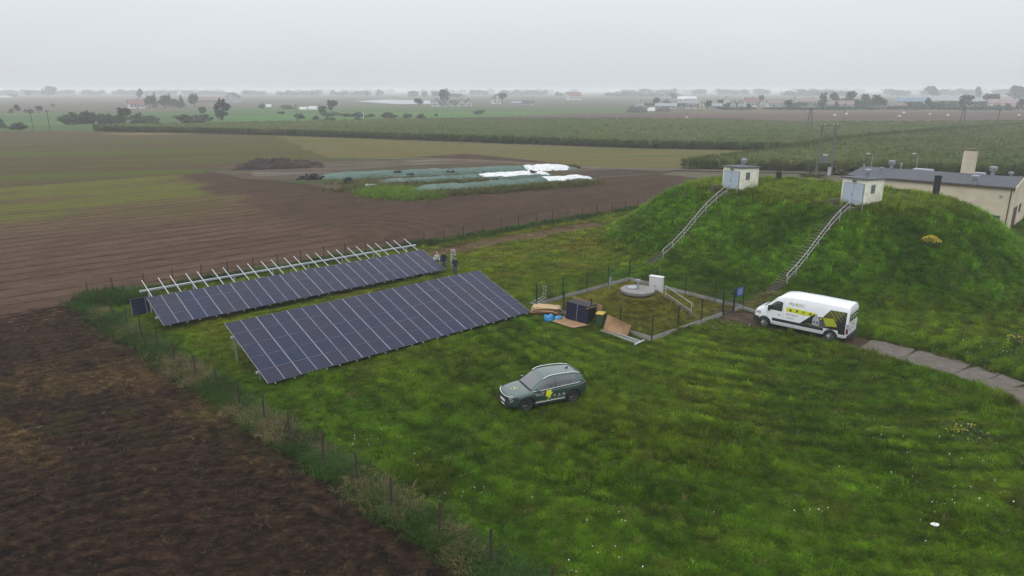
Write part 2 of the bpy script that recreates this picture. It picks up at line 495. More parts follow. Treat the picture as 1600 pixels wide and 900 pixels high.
smooth_ = sstep(0.0, 1.0, np.clip((A_ - 24 + 5 * (fbm(A_ * .2, B_ * .15, 3) - .5) * 2 - (B_ * .05)) / 6, 0, 1))
sp_ = 2.7
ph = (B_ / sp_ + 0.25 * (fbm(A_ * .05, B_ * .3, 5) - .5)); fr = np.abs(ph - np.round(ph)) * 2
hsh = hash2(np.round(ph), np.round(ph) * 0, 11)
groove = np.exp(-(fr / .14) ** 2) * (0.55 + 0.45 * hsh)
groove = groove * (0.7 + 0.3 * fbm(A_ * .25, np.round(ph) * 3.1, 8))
Z = -0.06 + 0.06 * (fbm(X * 1.1, Y * 1.1, 1) - .5) - 0.20 * groove * (1 - smooth_)
Z += 0.015 * np.sin(B_ * 9.2) * smooth_
near = B_ < 0.4
Z = np.where(near, -0.10, Z)
c_b = s2l((112, 93, 78)) * .54; c_b2 = s2l((94, 77, 65)) * .54; c_g = s2l((104, 114, 44)) * .62; c_t = s2l((126, 106, 80)) * .58; c_dk = s2l((74, 58, 52)) * .58
n1 = fbm(A_ * .06, B_ * .5, 21, 5)[..., None]
colr = c_b * (1 - n1) + c_b2 * n1
n2 = fbm(A_ * .35, B_ * .8, 23)[..., None]
colr = colr * (0.70 + .60 * n2) * (0.84 + .32 * fbm(X * 1.6, Y * 1.6, 27, 3)[..., None])
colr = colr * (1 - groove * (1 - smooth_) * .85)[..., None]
arcs = np.sin(2.6 * np.hypot(A_ - 27, B_ - 9) + 3 * fbm(X * .2, Y * .2, 31)) * smooth_ * np.exp(-((A_ - 33) / 13) ** 2) * sstep(28, 14, B_)
colr = colr * (1 + .10 * arcs)[..., None] + (c_t - colr) * (np.clip(arcs, 0, 1) * .25)[..., None]
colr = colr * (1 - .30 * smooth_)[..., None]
green = sstep(26, 56, B_ + 14 * (fbm(A_ * .03, B_ * .12, 41) - .5) * 2) * (1 - smooth_) * (.35 + .65 * sstep(.42, .6, fbm(A_ * .05, B_ * .35, 43)))
colr = colr + (c_g - colr) * (green * .8)[..., None]
Vt = np.stack([X, Y, Z], -1).reshape(-1, 3)
F = grid_faces(len(aa), len(bb), keep)
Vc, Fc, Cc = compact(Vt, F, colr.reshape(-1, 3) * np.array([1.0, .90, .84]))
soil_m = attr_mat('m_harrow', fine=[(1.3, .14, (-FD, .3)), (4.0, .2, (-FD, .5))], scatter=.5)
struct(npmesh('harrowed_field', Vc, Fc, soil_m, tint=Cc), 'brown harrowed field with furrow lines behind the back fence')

# earth yard round the silage clamps
sheet('silage_yard', YARD, 0.0, field_mat('m_yard', alb(118, 104, 86), alb(88, 98, 52), R(14), 5, 0.12, c3=alb(104, 88, 74), fine=0.25), 'muddy yard round the silage clamps')
sheet('mud_patch', px([(388, 268), (470, 260), (640, 249), (770, 252), (640, 258), (520, 269), (440, 276), (395, 275)]), 0.006,
      field_mat('m_mud', alb(128, 112, 100), alb(150, 138, 124), R(14), 5, 0.2, c3=alb(108, 90, 78), fine=0.2), 'pale wet mud beside the manure heap')
sheet('dug_patch', px([(905, 268), (985, 264), (1035, 268), (1015, 272), (925, 277)]), 0.006,
      field_mat('m_dug', alb(84, 68, 60), alb(104, 88, 76), R(14), 4, 0.3, fine=0.3), 'dark dug earth at the end of the silage yard')
# field track
tr = [G(u, v) for u, v in ((560, 248), (660, 247.5), (760, 251), (860, 257.5), (930, 262.5), (1060, 265), (1250, 269), (1600, 277), (1900, 284))]
b = MB(); vs_ = []
for i, p in enumerate(tr):
    d = (tr[min(i + 1, len(tr) - 1)] - tr[max(i - 1, 0)]).normalized(); nn = Vector((-d.y, d.x, 0)) * 1.5
    vs_ += [p + nn + Vector((0, 0, .012)), p - nn + Vector((0, 0, .012))]
b.add(vs_, [(2 * i, 2 * i + 1, 2 * i + 3, 2 * i + 2) for i in range(len(tr) - 1)])
struct(b.build('farm_track', field_mat('m_track', alb(142, 128, 112), alb(120, 106, 90), R(14), 4, 0.2, fine=0.2)), 'pale earth farm track between the field and the maize')

# ploughed field in front, left of the boundary fence
a1 = np.arange(-14, 58, 0.105); b1 = np.arange(-0.4, 40, 0.105)
A_, B_ = np.meshgrid(a1, b1, indexing='ij')
P0 = np.array(G(767, 885)[:2]); NF = np.array([-.690, -.723]); NF /= np.linalg.norm(NF)
X = P0[0] - A_ * F1[0] + B_ * NF[0]; Y = P0[1] - A_ * F1[1] + B_ * NF[1]
vis, U, V_ = inview(X, Y, 0, 50, 50)
wob = 0.5 + 0.5 * (fbm(A_ * .35, B_ * 0, 61) - .5) * 2
behind = (X - CN[0]) * N2[0] + (Y - CN[1]) * N2[1]
keep = vis & (B_ > -.3) & (behind < 0.6)
roughz = sstep(.3, .7, fbm(X * .22, Y * .22, 63))
Z = 0.20 * (fbm(X * 1.6, Y * 1.6, 64, 4, .62) - .5) + 0.18 * (np.abs(fbm(X * 4.2, Y * 4.2, 66, 3) - .5) - .15)
ctr = np.array(G(150, 1010)[:2]); rad = np.hypot(X - ctr[0], Y - ctr[1])
arc = np.sin(rad * 7.5 + 2.5 * fbm(X * .3, Y * .3, 67)) * sstep(.35, .65, fbm(X * .16, Y * .16, 68))
Z += 0.035 * arc + 0.05 * (fbm(X * .35, Y * .35, 69) - .5) - .05
Z = np.where(behind > -.5, Z - .04, Z)
c1 = s2l((74, 59, 49)) * .62; c2 = s2l((46, 37, 32)) * .60; c3 = s2l((102, 84, 66)) * .60; cst = s2l((140, 118, 74)) * .60; cgr = s2l((84, 92, 36)) * .58
n1 = (.22 * fbm(X * .5, Y * .5, 71, 4, .6) + .78 * fbm(X * 3.2, Y * 3.2, 72, 3, .7))[..., None]
colr = c2 + (c1 - c2) * np.clip(n1 * 3.2 - 1.05, 0, 1.3)
litter = .8 * sstep(.45, .64, fbm(X * .33, Y * .33, 73, 5, .66)) * np.exp(-((V_ - 640 + 60 * (fbm(X * .1, Y * .1, 75) - .5)) / 78) ** 2)
litter = np.maximum(litter, .75 * sstep(.46, .62, fbm(X * .8, Y * .8, 77, 4)) * sstep(2.2, .2, B_ + 1.2 * fbm(A_ * .5, B_ * .5, 78)))
colr = colr + (c3 - colr) * (sstep(.45, .7, fbm(X * 2.3, Y * 2.3, 79)) * .45 * sstep(700, 480, V_))[..., None]
strw = sstep(.52, .68, fbm(X * 3.1, Y * 3.1, 85, 3, .7))
colr = colr + (cst - colr) * (np.clip(litter * .45 + strw * (.12 + .6 * litter), 0, .85))[..., None]
gr_ = sstep(.58, .7, fbm(X * .4, Y * .4, 81, 4)) * np.exp(-((V_ - 650) / 45) ** 2)
colr = colr + (cgr - colr) * (gr_ * .3)[..., None]
colr = colr * (.72 + .56 * fbm(X * 7, Y * 7, 83, 2))[..., None] * (1 + .20 * arc)[..., None]
keepF = grid_faces(len(a1), len(b1), keep)
Vc, Fc, Cc = compact(np.stack([X, Y, Z], -1).reshape(-1, 3), keepF, colr.reshape(-1, 3) * np.array([.58, .52, .49]))
struct(npmesh('ploughed_field', Vc, Fc, attr_mat('m_plough', fine=[(5, .45, (0, .45)), (13, .45, (0, .5))], scatter=1.0), tint=Cc), 'dark ploughed soil in the foreground left of the fence')
SOIL = dict(lit=litter, X=X, Y=Y, Z=Z, keep=keep, B=B_, V=V_, gr=gr_)

# ------------------------------------------------------------------ the lawn with its earth mounds
MA = np.array([21.1, 54.6]); MS = np.array([.67, -.745]); MS /= np.linalg.norm(MS); MT = np.array([-MS[1], MS[0]])
EN = [np.array(G(u, v)[:2]) for u, v in ((1018, 533), (838, 479), (983, 438.5), (1160, 483))]   # corners of the well enclosure
ENC = sum(EN) / 4
WELL = np.array(G(996, 459, 1.75)[:2])
def st(x, y): return (x - MA[0]) * MS[0] + (y - MA[1]) * MS[1], (x - MA[0]) * MT[0] + (y - MA[1]) * MT[1]
def mound(x, y):
    s, t = st(x, y)
    d = np.hypot(s - np.clip(s, -11.0, 0.2), t - 17.0)
    q = np.clip((17.3 - d) / 10.8, 0, 1)
    return 6.05 * (q - .06 * np.sin(2 * np.pi * q))
def height(x, y):
    x = np.asarray(x, float); y = np.asarray(y, float)
    h = mound(x, y)
    h = h + h * .035 * (fbm(x * .25, y * .25, 91) - .5) * 2 * sstep(0, 1.5, h)
    d = np.hypot(x - WELL[0], y - WELL[1] )
    q = np.clip((4.3 - d) / 2.9, 0, 1)
    h = h + 1.78 * (q - .05 * np.sin(2 * np.pi * q))
    return h + .09 * (fbm(x * .18, y * .18, 93) - .5) + .05 * (fbm(x * .8, y * .8, 95) - .5)
PATH = [tuple(G(u, v)[:2]) for u, v in ((1790, 735), (1690, 672), (1610, 617), (1500, 578), (1420, 556), (1340, 537), (1300, 528), (1240, 514), (1190, 502), (1140, 494))]
def swath(x, y):
    """rows of the last mowing, curving round the well mound"""
    ct = np.array(G(1190, 462)[:2]); rr = np.hypot(x - ct[0], y - ct[1])
    a = np.sin(rr * 4.6 + 5.0 * fbm(x * .10, y * .10, 105)) * sstep(7, 10, rr) * sstep(31, 22, rr) * (x > -9)
    return a * (.25 + .75 * sstep(.32, .58, fbm(x * .25, y * .25, 106)))
def lawn_colour(x, y, h):
    n = lambda k, sd, o=4: fbm(x * k, y * k, sd, o)[..., None]
    g1 = s2l((86, 118, 26)); g2 = s2l((60, 92, 18)); yl = s2l((116, 124, 34)); dry = s2l((122, 110, 52)); br = s2l((96, 78, 58)); dkm = s2l((62, 94, 22))
    c = g2 + (g1 - g2) * np.clip(n(.35, 101) * 1.9 - .45, 0, 1)
    q = np.clip(n(.13, 103) * 2.4 - .95, 0, 1)
    c = c + (yl - c) * q * .38
    c = c + (g1 * 1.12 - c) * np.clip(n(.7, 104) * 3 - 1.7, 0, 1) * .5
    c = c * np.clip((.82 + .36 * n(1.3, 127, 3)) * (.76 + .48 * n(3.0, 128, 2)), .72, 1.35)
    c = c + (s2l((96, 86, 44)) - c) * np.clip(n(.55, 129) * 4 - 2.3, 0, 1) * .4
    th = np.arctan2(y - G(1190, 462)[1], x - G(1190, 462)[0]); r0_ = np.hypot(x - G(1190, 462)[0], y - G(1190, 462)[1])
    stk = fbm(th * 4.0, r0_ * 2.6, 138, 3)[..., None]
    c = c * (1 + (.55 * (stk - .5) * 2) * sstep(6, 10, r0_)[..., None] * (h < 1)[..., None])
    # mown swaths in arcs
    ct = np.array(G(1190, 462)[:2]); rr = np.hypot(x - ct[0], (y - ct[1]))
    arc = swath(x, y)
    c = c * (1 + .22 * arc[..., None]) + (yl - c) * np.clip(arc, 0, 1)[..., None] * .28
    # mown yellowish area round the panels and the enclosure
    px_ = (x - CN[0]) * E2[0] + (y - CN[1]) * E2[1]; py_ = (x - CN[0]) * F1[0] + (y - CN[1]) * F1[1]
    pan = sstep(1, 4, py_) * sstep(26, 20, py_) * sstep(2, 6, px_)
    c = c + (yl * .98 - c) * (pan * (.45 + .5 * sstep(.35, .65, fbm(x * .3, y * .3, 107))))[..., None] * (h < 2)[..., None]
    c = c + (dry - c) * (pan * sstep(.56, .72, fbm(x * .45, y * .45, 109)))[..., None] * .5 * (h < 2)[..., None]
    # enclosure, drier
    e = pip(x, y, EN)
    c = np.where(e[..., None], c * .25 + .75 * (dry * (.5 + .5 * n(1.1, 111)) + yl * .35), c)
    dw = np.hypot(x - WELL[0], y - WELL[1])
    c = c + (br - c) * (sstep(2.6, 1.4, dw) * .75 * (.5 + .5 * fbm(x * 1.5, y * 1.5, 113)))[..., None]
    # the big mound: lush
    mk = sstep(.15, 1.0, mound(x, y))[..., None]
    lush = dkm + (s2l((88, 124, 32)) - dkm) * np.clip(n(.28, 115) * 2.4 - .6, 0, 1)
    lush = lush * (.78 + .44 * n(1.6, 116, 3)) * 1.22
    lush = lush + (s2l((96, 92, 52)) - lush) * np.clip(n(.3, 117) * 3.4 - 2.05, 0, 1) * .6
    top = sstep(5.2, 5.9, h)[..., None]
    lush = lush + (s2l((104, 118, 48)) - lush) * top * .75
    c = c + (lush - c) * mk
    # bare strip inside the back fence
    bd = seg_dist(x, y, px([(686, 395), (740, 384), (800, 373), (860, 363), (930, 351)])) + 1.2 * (fbm(x * .6, y * .6, 119) - .5)
    c = c + (s2l((112, 90, 70)) - c) * sstep(2.0, .9, bd)[..., None] * .95
    # trodden edges of the path and the gate
    pd = seg_dist(x, y, PATH) + .9 * (fbm(x * .9, y * .9, 121) - .5)
    c = c + (br * .9 - c) * sstep(1.75, 1.25, pd)[..., None] * .8
    sd_ = seg_dist(x, y, px([(1130, 488), (1180, 473), (1208, 458)])) + .8 * (fbm(x * .9, y * .9, 123) - .5)
    c = c + (s2l((120, 104, 82)) - c) * sstep(.9, .45, sd_)[..., None] * .7
    return c * .54
a2 = np.arange(0, 112, 0.35); b2 = np.arange(0, 82, 0.35)
A_, B_ = np.meshgrid(a2, b2, indexing='ij')
X = CN[0] + A_ * E2[0] + B_ * F1[0]; Y = CN[1] + A_ * E2[1] + B_ * F1[1]
Hh = height(X, Y)
vis, U, V_ = inview(X, Y, Hh, 160, 160)
Hh = np.where((A_ < .3) | (B_ < .3), -.12, Hh)
keep = vis & (Y > 8)
Cl = lawn_colour(X, Y, Hh)
Vc, Fc, Cc = compact(np.stack([X, Y, Hh], -1).reshape(-1, 3), grid_faces(len(a2), len(b2), keep), (Cl * 1.0).reshape(-1, 3))
lawn_o = struct(npmesh('lawn', Vc, Fc, attr_mat('m_lawn', fine=[(2.2, .2, (0, 1)), (8, .25, (0, 1))], scatter=.6), tint=Cc), 'rough green lawn with earth mounds inside the fence')

# concrete slab path, each slab its own piece
conc = mat('m_slab', alb(110, 100, 90), .9, var=.28, scale=2.5, bump=.4, dirt=alb(92, 84, 60), coords='Object')
path_o = thing('path', 'cracked concrete slab path curving past the van', None); path_o['kind'] = 'structure'
pw = [Vector((*p, 0)) for p in PATH]
cum = [0]
for p, q in zip(pw, pw[1:]): cum.append(cum[-1] + (q - p).length)
def along(d):
    for i in range(len(pw) - 1):
        if d <= cum[i + 1]: return pw[i].lerp(pw[i + 1], (d - cum[i]) / (cum[i + 1] - cum[i]))
    return pw[-1]
d = 0.0; k = 0
while d < cum[-1] - 1 and along(d).x > G(1395, 551).x:
    L = [3.0, 2.6, 3.1, 2.8][k % 4]; e = min(d + L - .06, cum[-1])
    p, q = along(d), along(e); t = (q - p).normalized(); nn = Vector((-t.y, t.x, 0))
    w0 = 1.36 + .08 * math.sin(k * 2.1); js = [random.uniform(-.09, .09) for _ in range(8)]
    poly = [p + nn * (w0 + js[0]), p.lerp(q, .35) + nn * (w0 + js[1]), p.lerp(q, .7) + nn * (w0 + js[2]), q + nn * (w0 + js[3]),
            q - nn * (w0 + js[4]), p.lerp(q, .6) - nn * (w0 + js[5]), p.lerp(q, .3) - nn * (w0 + js[6]), p - nn * (w0 + js[7])]
    zt = float(height(p.x, p.y)) * .5 + float(height(q.x, q.y)) * .5 + .075 + random.uniform(-.015, .015)
    mb = MB()
    if k in (1, 3, 6):                                   # a slab cracked in two
        cut = [p.lerp(q, .5) + nn * (w0 - .5), p.lerp(q, .45), p.lerp(q, .62) - nn * (w0 + .1)]
        mb.prism([(v.x, v.y) for v in (poly[0], poly[1], p.lerp(q, .52) + nn * (w0), cut[1], p.lerp(q, .5) - nn * w0, poly[6], poly[7])], zt - .2, zt)
        mb2 = MB(); mb2.prism([(v.x, v.y) for v in (p.lerp(q, .545) + nn * w0, poly[3], poly[4], poly[5] + t * .0, p.lerp(q, .53) - nn * w0, cut[1] + t * .05)], zt - .2, zt - .012)
        mb2.build('slab', conc, path_o)
    else:
        mb.prism([(v.x, v.y) for v in poly], zt - .2, zt)
    mb.build('slab', conc, path_o)
    d += L; k += 1

dp = [(1425, 557), (1380, 546), (1340, 537), (1300, 528), (1240, 514), (1190, 502), (1150, 493), (1128, 490)]
P_ = [G(*q) for q in dp]; Lft, Rgt = [], []
for i, p in enumerate(P_):
    t = (P_[min(i + 1, len(P_) - 1)] - P_[max(i - 1, 0)]).normalized(); nn = Vector((-t.y, t.x, 0))
    Lft.append(p + nn * (1.42 + random.uniform(-.2, .1))); Rgt.append(p - nn * (1.42 + random.uniform(-.2, .1)))
dv_ = []; df_ = []
for i in range(len(P_)):
    for k in range(7):
        q = Lft[i].lerp(Rgt[i], k / 6); dv_.append((q.x, q.y, float(height(q.x, q.y)) + (.045 if 0 < k < 6 else -.02)))
df_ = [(i * 7 + k, (i + 1) * 7 + k, (i + 1) * 7 + k + 1, i * 7 + k + 1) for i in range(len(P_) - 1) for k in range(6)]
dirt_m = field_mat('m_dirt', alb(98, 82, 68), alb(116, 102, 88), R(-40), 4, 1.2, c3=alb(92, 78, 66), fine=.3)
struct(MB().add(dv_, [f[::-1] for f in df_]).build('dirt_path', dirt_m, None, True), 'worn earth track under the van leading to the gate')

# ------------------------------------------------------------------ grass, straw, flowers: uncountable stuff
def leaf_mat(name, trans=.3, kind='INSTANCER', rough=.75):
    m, n, bs = new_mat(name)
    at = n.nodes.new('ShaderNodeAttribute'); at.attribute_name = 'tint'; at.attribute_type = kind
    oi = n.nodes.new('ShaderNodeObjectInfo')
    mr_ = n.nodes.new('ShaderNodeMapRange'); mr_.inputs['To Min'].default_value = .78; mr_.inputs['To Max'].default_value = 1.22
    n.links.new(oi.outputs['Random'], mr_.inputs['Value'])
    s_ = n.nodes.new('ShaderNodeVectorMath'); s_.operation = 'SCALE'
    n.links.new(at.outputs['Color'], s_.inputs[0]); n.links.new(mr_.outputs[0], s_.inputs['Scale'])
    n.links.new(s_.outputs[0], bs.inputs['Base Color'])
    bs.inputs['Roughness'].default_value = rough; bs.inputs['Specular IOR Level'].default_value = .06
    if trans:
        tr_ = n.nodes.new('ShaderNodeBsdfTranslucent'); mxs = n.nodes.new('ShaderNodeMixShader'); mxs.inputs[0].default_value = trans
        n.links.new(s_.outputs[0], tr_.inputs['Color'])
        n.links.new(bs.outputs[0], mxs.inputs[1]); n.links.new(tr_.outputs[0], mxs.inputs[2])
        n.links.new(mxs.outputs[0], n.nodes['Material Output'].inputs['Surface'])
    return m
gm = leaf_mat('m_blade')
def lawn_points(dens, y0, y1):
    """random points of the lawn in view between two distances"""
    X0, X1 = -44, 75
    N = int((X1 - X0) * (y1 - y0) * dens)
    x = rng.uniform(X0, X1, N); y = rng.uniform(y0, y1, N)
    a = ((x - CN[0]) * F1[1] - (y - CN[1]) * F1[0]) / (E2[0] * F1[1] - E2[1] * F1[0])
    b_ = ((y - CN[1]) * E2[0] - (x - CN[0]) * E2[1]) / (E2[0] * F1[1] - E2[1] * F1[0])
    ok = (a > .2) & (b_ > .2) & (a < 110) & (b_ < 80)
    vis, u, v = inview(x, y, 0, 120, 120)
    ok &= vis
    pd = seg_dist(x, y, PATH)
    ok &= pd > .95 + .55 * fbm(x * .8, y * .8, 135)
    x, y = x[ok], y[ok]
    return x, y
pts = []
for y0, y1, dn in ((15, 30, 110), (30, 45, 62), (45, 62, 40), (62, 100, 17)):
    x, y = lawn_points(dn, y0, y1); pts.append(np.stack([x, y, np.full(len(x), 1 / math.sqrt(dn / 110))], -1))
P = np.concatenate(pts); x, y, wd = P.T
h = height(x, y)
c = lawn_colour(x, y, h)
mnd = sstep(.15, 1, mound(x, y))
e_in = pip(x, y, EN)
tall = np.maximum(mnd * .9, sstep(.54, .68, fbm(x * .3, y * .3, 131)) * .7)
pdist = seg_dist(x, y, PATH)
tall = np.maximum(tall, sstep(5.5, 2.0, pdist) * .9 * (x > 10) * (pdist > 1.5) * (y < 47.5))
short = ((x - CN[0]) * F1[0] + (y - CN[1]) * F1[1] < 24) & (mound(x, y) < .1)
hs = (.65 + 1.1 * tall) * np.where(short, .8, 1) * np.where(e_in, .8, 1)
clump = .45 + 1.1 * fbm(x * 1.1, y * 1.1, 133, 3) + mnd * .35 * np.clip(fbm(x * .7, y * .7, 137, 3) * 3 - 1.5, 0, 1)
bare = sstep(1.9, .8, seg_dist(x, y, px([(686, 395), (740, 384), (800, 373), (860, 363), (930, 351)])))
stp = np.minimum(seg_dist(x, y, [tuple(G(1015, 413)[:2]), (21.0, 69.5)]), seg_dist(x, y, [tuple(G(1205, 455)[:2]), (28.94, 60.48)]))
ok = (rng.uniform(size=len(x)) > bare * .92) & (stp > .60) & (np.hypot(x - WELL[0], y - WELL[1]) > 1.5) & (seg_dist(x, y, [tuple(G(1083, 495)[:2]), tuple(G(1042, 468, 1.25)[:2])]) > .72)
hs = hs * clump * rng.uniform(.45, 1.6, len(x))
hs = hs * (1 - .55 * sstep(10.5, 8.0, np.hypot(x - ENC[0], y - ENC[1])) * (mound(x, y) < .3))
cl_ = np.clip((vnoise(x * 2.7, y * 2.7, 139) - .5) * 1.7 + .5, 0, 1)
c = c * (.62 + .76 * rng.uniform(size=len(x)))[:, None] * (.66 + .68 * cl_)[:, None] * 1.62
hs = hs * (.6 + .8 * cl_) * (1 + .35 * swath(x, y))
acc = rng.uniform(size=len(x)); ac1 = acc < .13; ac2 = acc > .93
hs = hs * np.where(ac1, 1.45, 1.0); c = c * np.where(ac1, 1.4, np.where(ac2, .6, 1.0))[:, None]
c = c * (1 - .15 * (1 - mnd))[:, None] * np.array([[1.0, 1.0, .68]])
tan = rng.uniform(size=len(x)) < .03
c[tan] = s2l((150, 138, 84)) * .55
sc_ = np.stack([wd * rng.uniform(.8, 1.25, len(x)), wd * rng.uniform(.8, 1.25, len(x)), hs], -1)
rt = np.stack([rng.normal(0, .12, len(x)), rng.normal(0, .12, len(x)), rng.uniform(0, 6.28, len(x))], -1)
tufts = [blades('grass_tuft', 15, .13, .15, .017, 1.0, gm, 200 + i) for i in range(4)]
scatter('lawn_grass', np.stack([x, y, h - .01], -1)[ok], rt[ok], sc_[ok], c[ok], tufts, 'short green grass covering the lawn and mounds')

# rank grass and weeds along the fences
def along_line(p, q, n_per_m, spread, off):
    L = float(np.hypot(*(np.array(q) - np.array(p)))); N = int(L * n_per_m)
    t = rng.uniform(0, 1, N); d = (np.array(q) - np.array(p)) / L; nn = np.array([-d[1], d[0]])
    s_ = rng.normal(off, spread, N)
    return p[0] + d[0] * t * L + nn[0] * s_, p[1] + d[1] * t * L + nn[1] * s_, t, s_
LF0 = np.array(G(900, 968)[:2]); BF1 = np.array(G(1035, 318)[:2])
x1, y1, t1, s1 = along_line(LF0, CN, 160, .42, .12)
x2, y2, t2, s2 = along_line(CN + .2, BF1, 60, .55, -.55)
x3, y3 = CN[0] + rng.normal(2.4, 1.2, 600), CN[1] + rng.normal(.2, .8, 600)
x = np.concatenate([x1, x2, x3]); y = np.concatenate([y1, y2, y3])
typ = np.concatenate([np.zeros(len(x1)), np.ones(len(x2)), np.full(len(x3), 2)])
vis, u, v = inview(x, y, 0); ok = vis & (y > 10); x, y, typ = x[ok], y[ok], typ[ok]
nn = fbm(x * .45, y * .45, 141, 3)
green_ = s2l((72, 98, 36)); dk_ = s2l((52, 72, 34)); tn_ = s2l((132, 118, 84)); bl_ = s2l((70, 100, 44))
c = dk_ + (green_ - dk_) * np.clip(nn * 2 - .5, 0, 1)[:, None]
tanm = (fbm(x * .5, y * .5, 143, 3) + rng.uniform(-.25, .25, len(x)) > .68) & (typ == 0)
c = np.where(tanm[:, None], tn_, c)
blm = (fbm(x * .4, y * .4, 145, 3) > .6); c = np.where(blm[:, None] & ~tanm[:, None], bl_, c)
c = c * .74 * rng.uniform(.7, 1.3, len(x))[:, None]
hh = (.5 + 1.3 * fbm(x * .4, y * .4, 147, 3)) * rng.uniform(.5, 1.2, len(x)) * np.where(typ == 2, 1.6, np.where(typ == 1, .9, .62))
sc_ = np.stack([np.full(len(x), 1.0), np.full(len(x), 1.0), hh], -1)
rt = np.stack([rng.normal(0, .16, len(x)), rng.normal(0, .16, len(x)), rng.uniform(0, 6.28, len(x))], -1)
wt = [blades('weed_tuft', 14, .16, .42, .022, .8, gm, 300 + i, hv=.5) for i in range(4)]
scatter('fence_weeds', np.stack([x, y, height(x, y) * 0 - .05], -1), rt, sc_, c, wt, 'rank grass and weeds growing along the field fence')

# straw litter on the ploughed soil
k = SOIL['keep'] & (rng.uniform(size=SOIL['lit'].shape) < .008 + .30 * SOIL['lit'] ** 1.3)
x, y, z = SOIL['X'][k], SOIL['Y'][k], SOIL['Z'][k]; N = len(x)
c = np.where(rng.uniform(size=N)[:, None] < .22 + .5 * SOIL['gr'][k][:, None], s2l((86, 98, 40)), s2l((150, 130, 84))) * .40 * rng.uniform(.5, 1.2, N)[:, None]
sm_ = [blades('straw_wisp', 7, .10, .10, .013, 2.2, gm, 400 + i, bend=.9) for i in range(3)]
scatter('straw_litter', np.stack([x, y, z + .005], -1), np.stack([rng.normal(0, .5, N), rng.normal(0, .5, N), rng.uniform(0, 6.28, N)], -1),
        np.repeat(rng.uniform(.5, 1.4, N)[:, None], 3, 1), c, sm_, 'straw and dry stalks littering the ploughed soil')

# soil clods
clm = attr_mat('m_clod', kind='INSTANCER', rough=.95)
cl = []
for i in range(3):
    bm = bmesh.new(); bmesh.ops.create_icosphere(bm, subdivisions=1, radius=.085)
    for q in bm.verts: q.co *= random.uniform(.7, 1.25); q.co.z *= .7
    me = bpy.data.meshes.new('clod'); bm.to_mesh(me); bm.free(); me.materials.append(clm); cl.append(bpy.data.objects.new('clod', me))
k = SOIL['keep'] & (rng.uniform(size=SOIL['lit'].shape) < .10)
x, y, z = SOIL['X'][k], SOIL['Y'][k], SOIL['Z'][k]; N = len(x)
c = (s2l((76, 61, 52)) * .42)[None] * rng.uniform(.85, 1.5, N)[:, None]
scatter('soil_clods', np.stack([x, y, z - .01], -1), rng.uniform(0, 6.28, (N, 3)), rng.uniform(.2, .85, (N, 1)) ** 1.4 * np.ones((1, 3)), c, cl, 'small clods of dark soil on the ploughed field')

# white flower heads in the lawn
fm = leaf_mat('m_flower', 0)
b = MB(); b.lathe([(.0, .0), (.035, .006), (.03, .018), (0, .022)], n=7); b.tube([(0, 0, -.16), (0, 0, .005)], .004, 4)
me = bpy.data.meshes.new('flower_head'); me.from_pydata(b.v, [], b.f); me.materials.append(fm); fl = bpy.data.objects.new('flower_head', me)
fx = []
for u, v, n_, su, sv in ((565, 690, 16, 25, 12), (650, 722, 22, 22, 14), (720, 765, 14, 20, 12), (630, 810, 10, 16, 10), (1440, 760, 95, 60, 35), (1260, 800, 16, 30, 6), (1580, 770, 12, 14, 25), (1555, 553, 60, 22, 7), (1475, 545, 40, 30, 12), (1140, 510, 40, 22, 5),
                           (1400, 535, 26, 30, 9), (860, 745, 10, 30, 20), (930, 790, 18, 30, 30), (960, 880, 16, 40, 14), (1390, 690, 22, 45, 16), (1600, 520, 26, 24, 14), (700, 800, 10, 30, 30), (1070, 770, 12, 60, 40), (1330, 590, 18, 40, 14), (830, 640, 6, 30, 30)):
    for _ in range(n_):
        p = G(random.gauss(u, su), random.gauss(v, sv)); fx.append(p) if random.random() < .45 else None
x = np.array([p.x for p in fx]); y = np.array([p.y for p in fx]); N = len(x)
scatter('white_flowers', np.stack([x, y, height(x, y) + .17], -1), np.stack([rng.normal(0, .3, N), rng.normal(0, .3, N), rng.uniform(0, 6, N)], -1), rng.uniform(.35, .8, (N, 1)) * np.ones((1, 3)),
        np.array([[.62, .62, .55]] * N), [fl], 'tiny white flower heads dotted through the lawn')

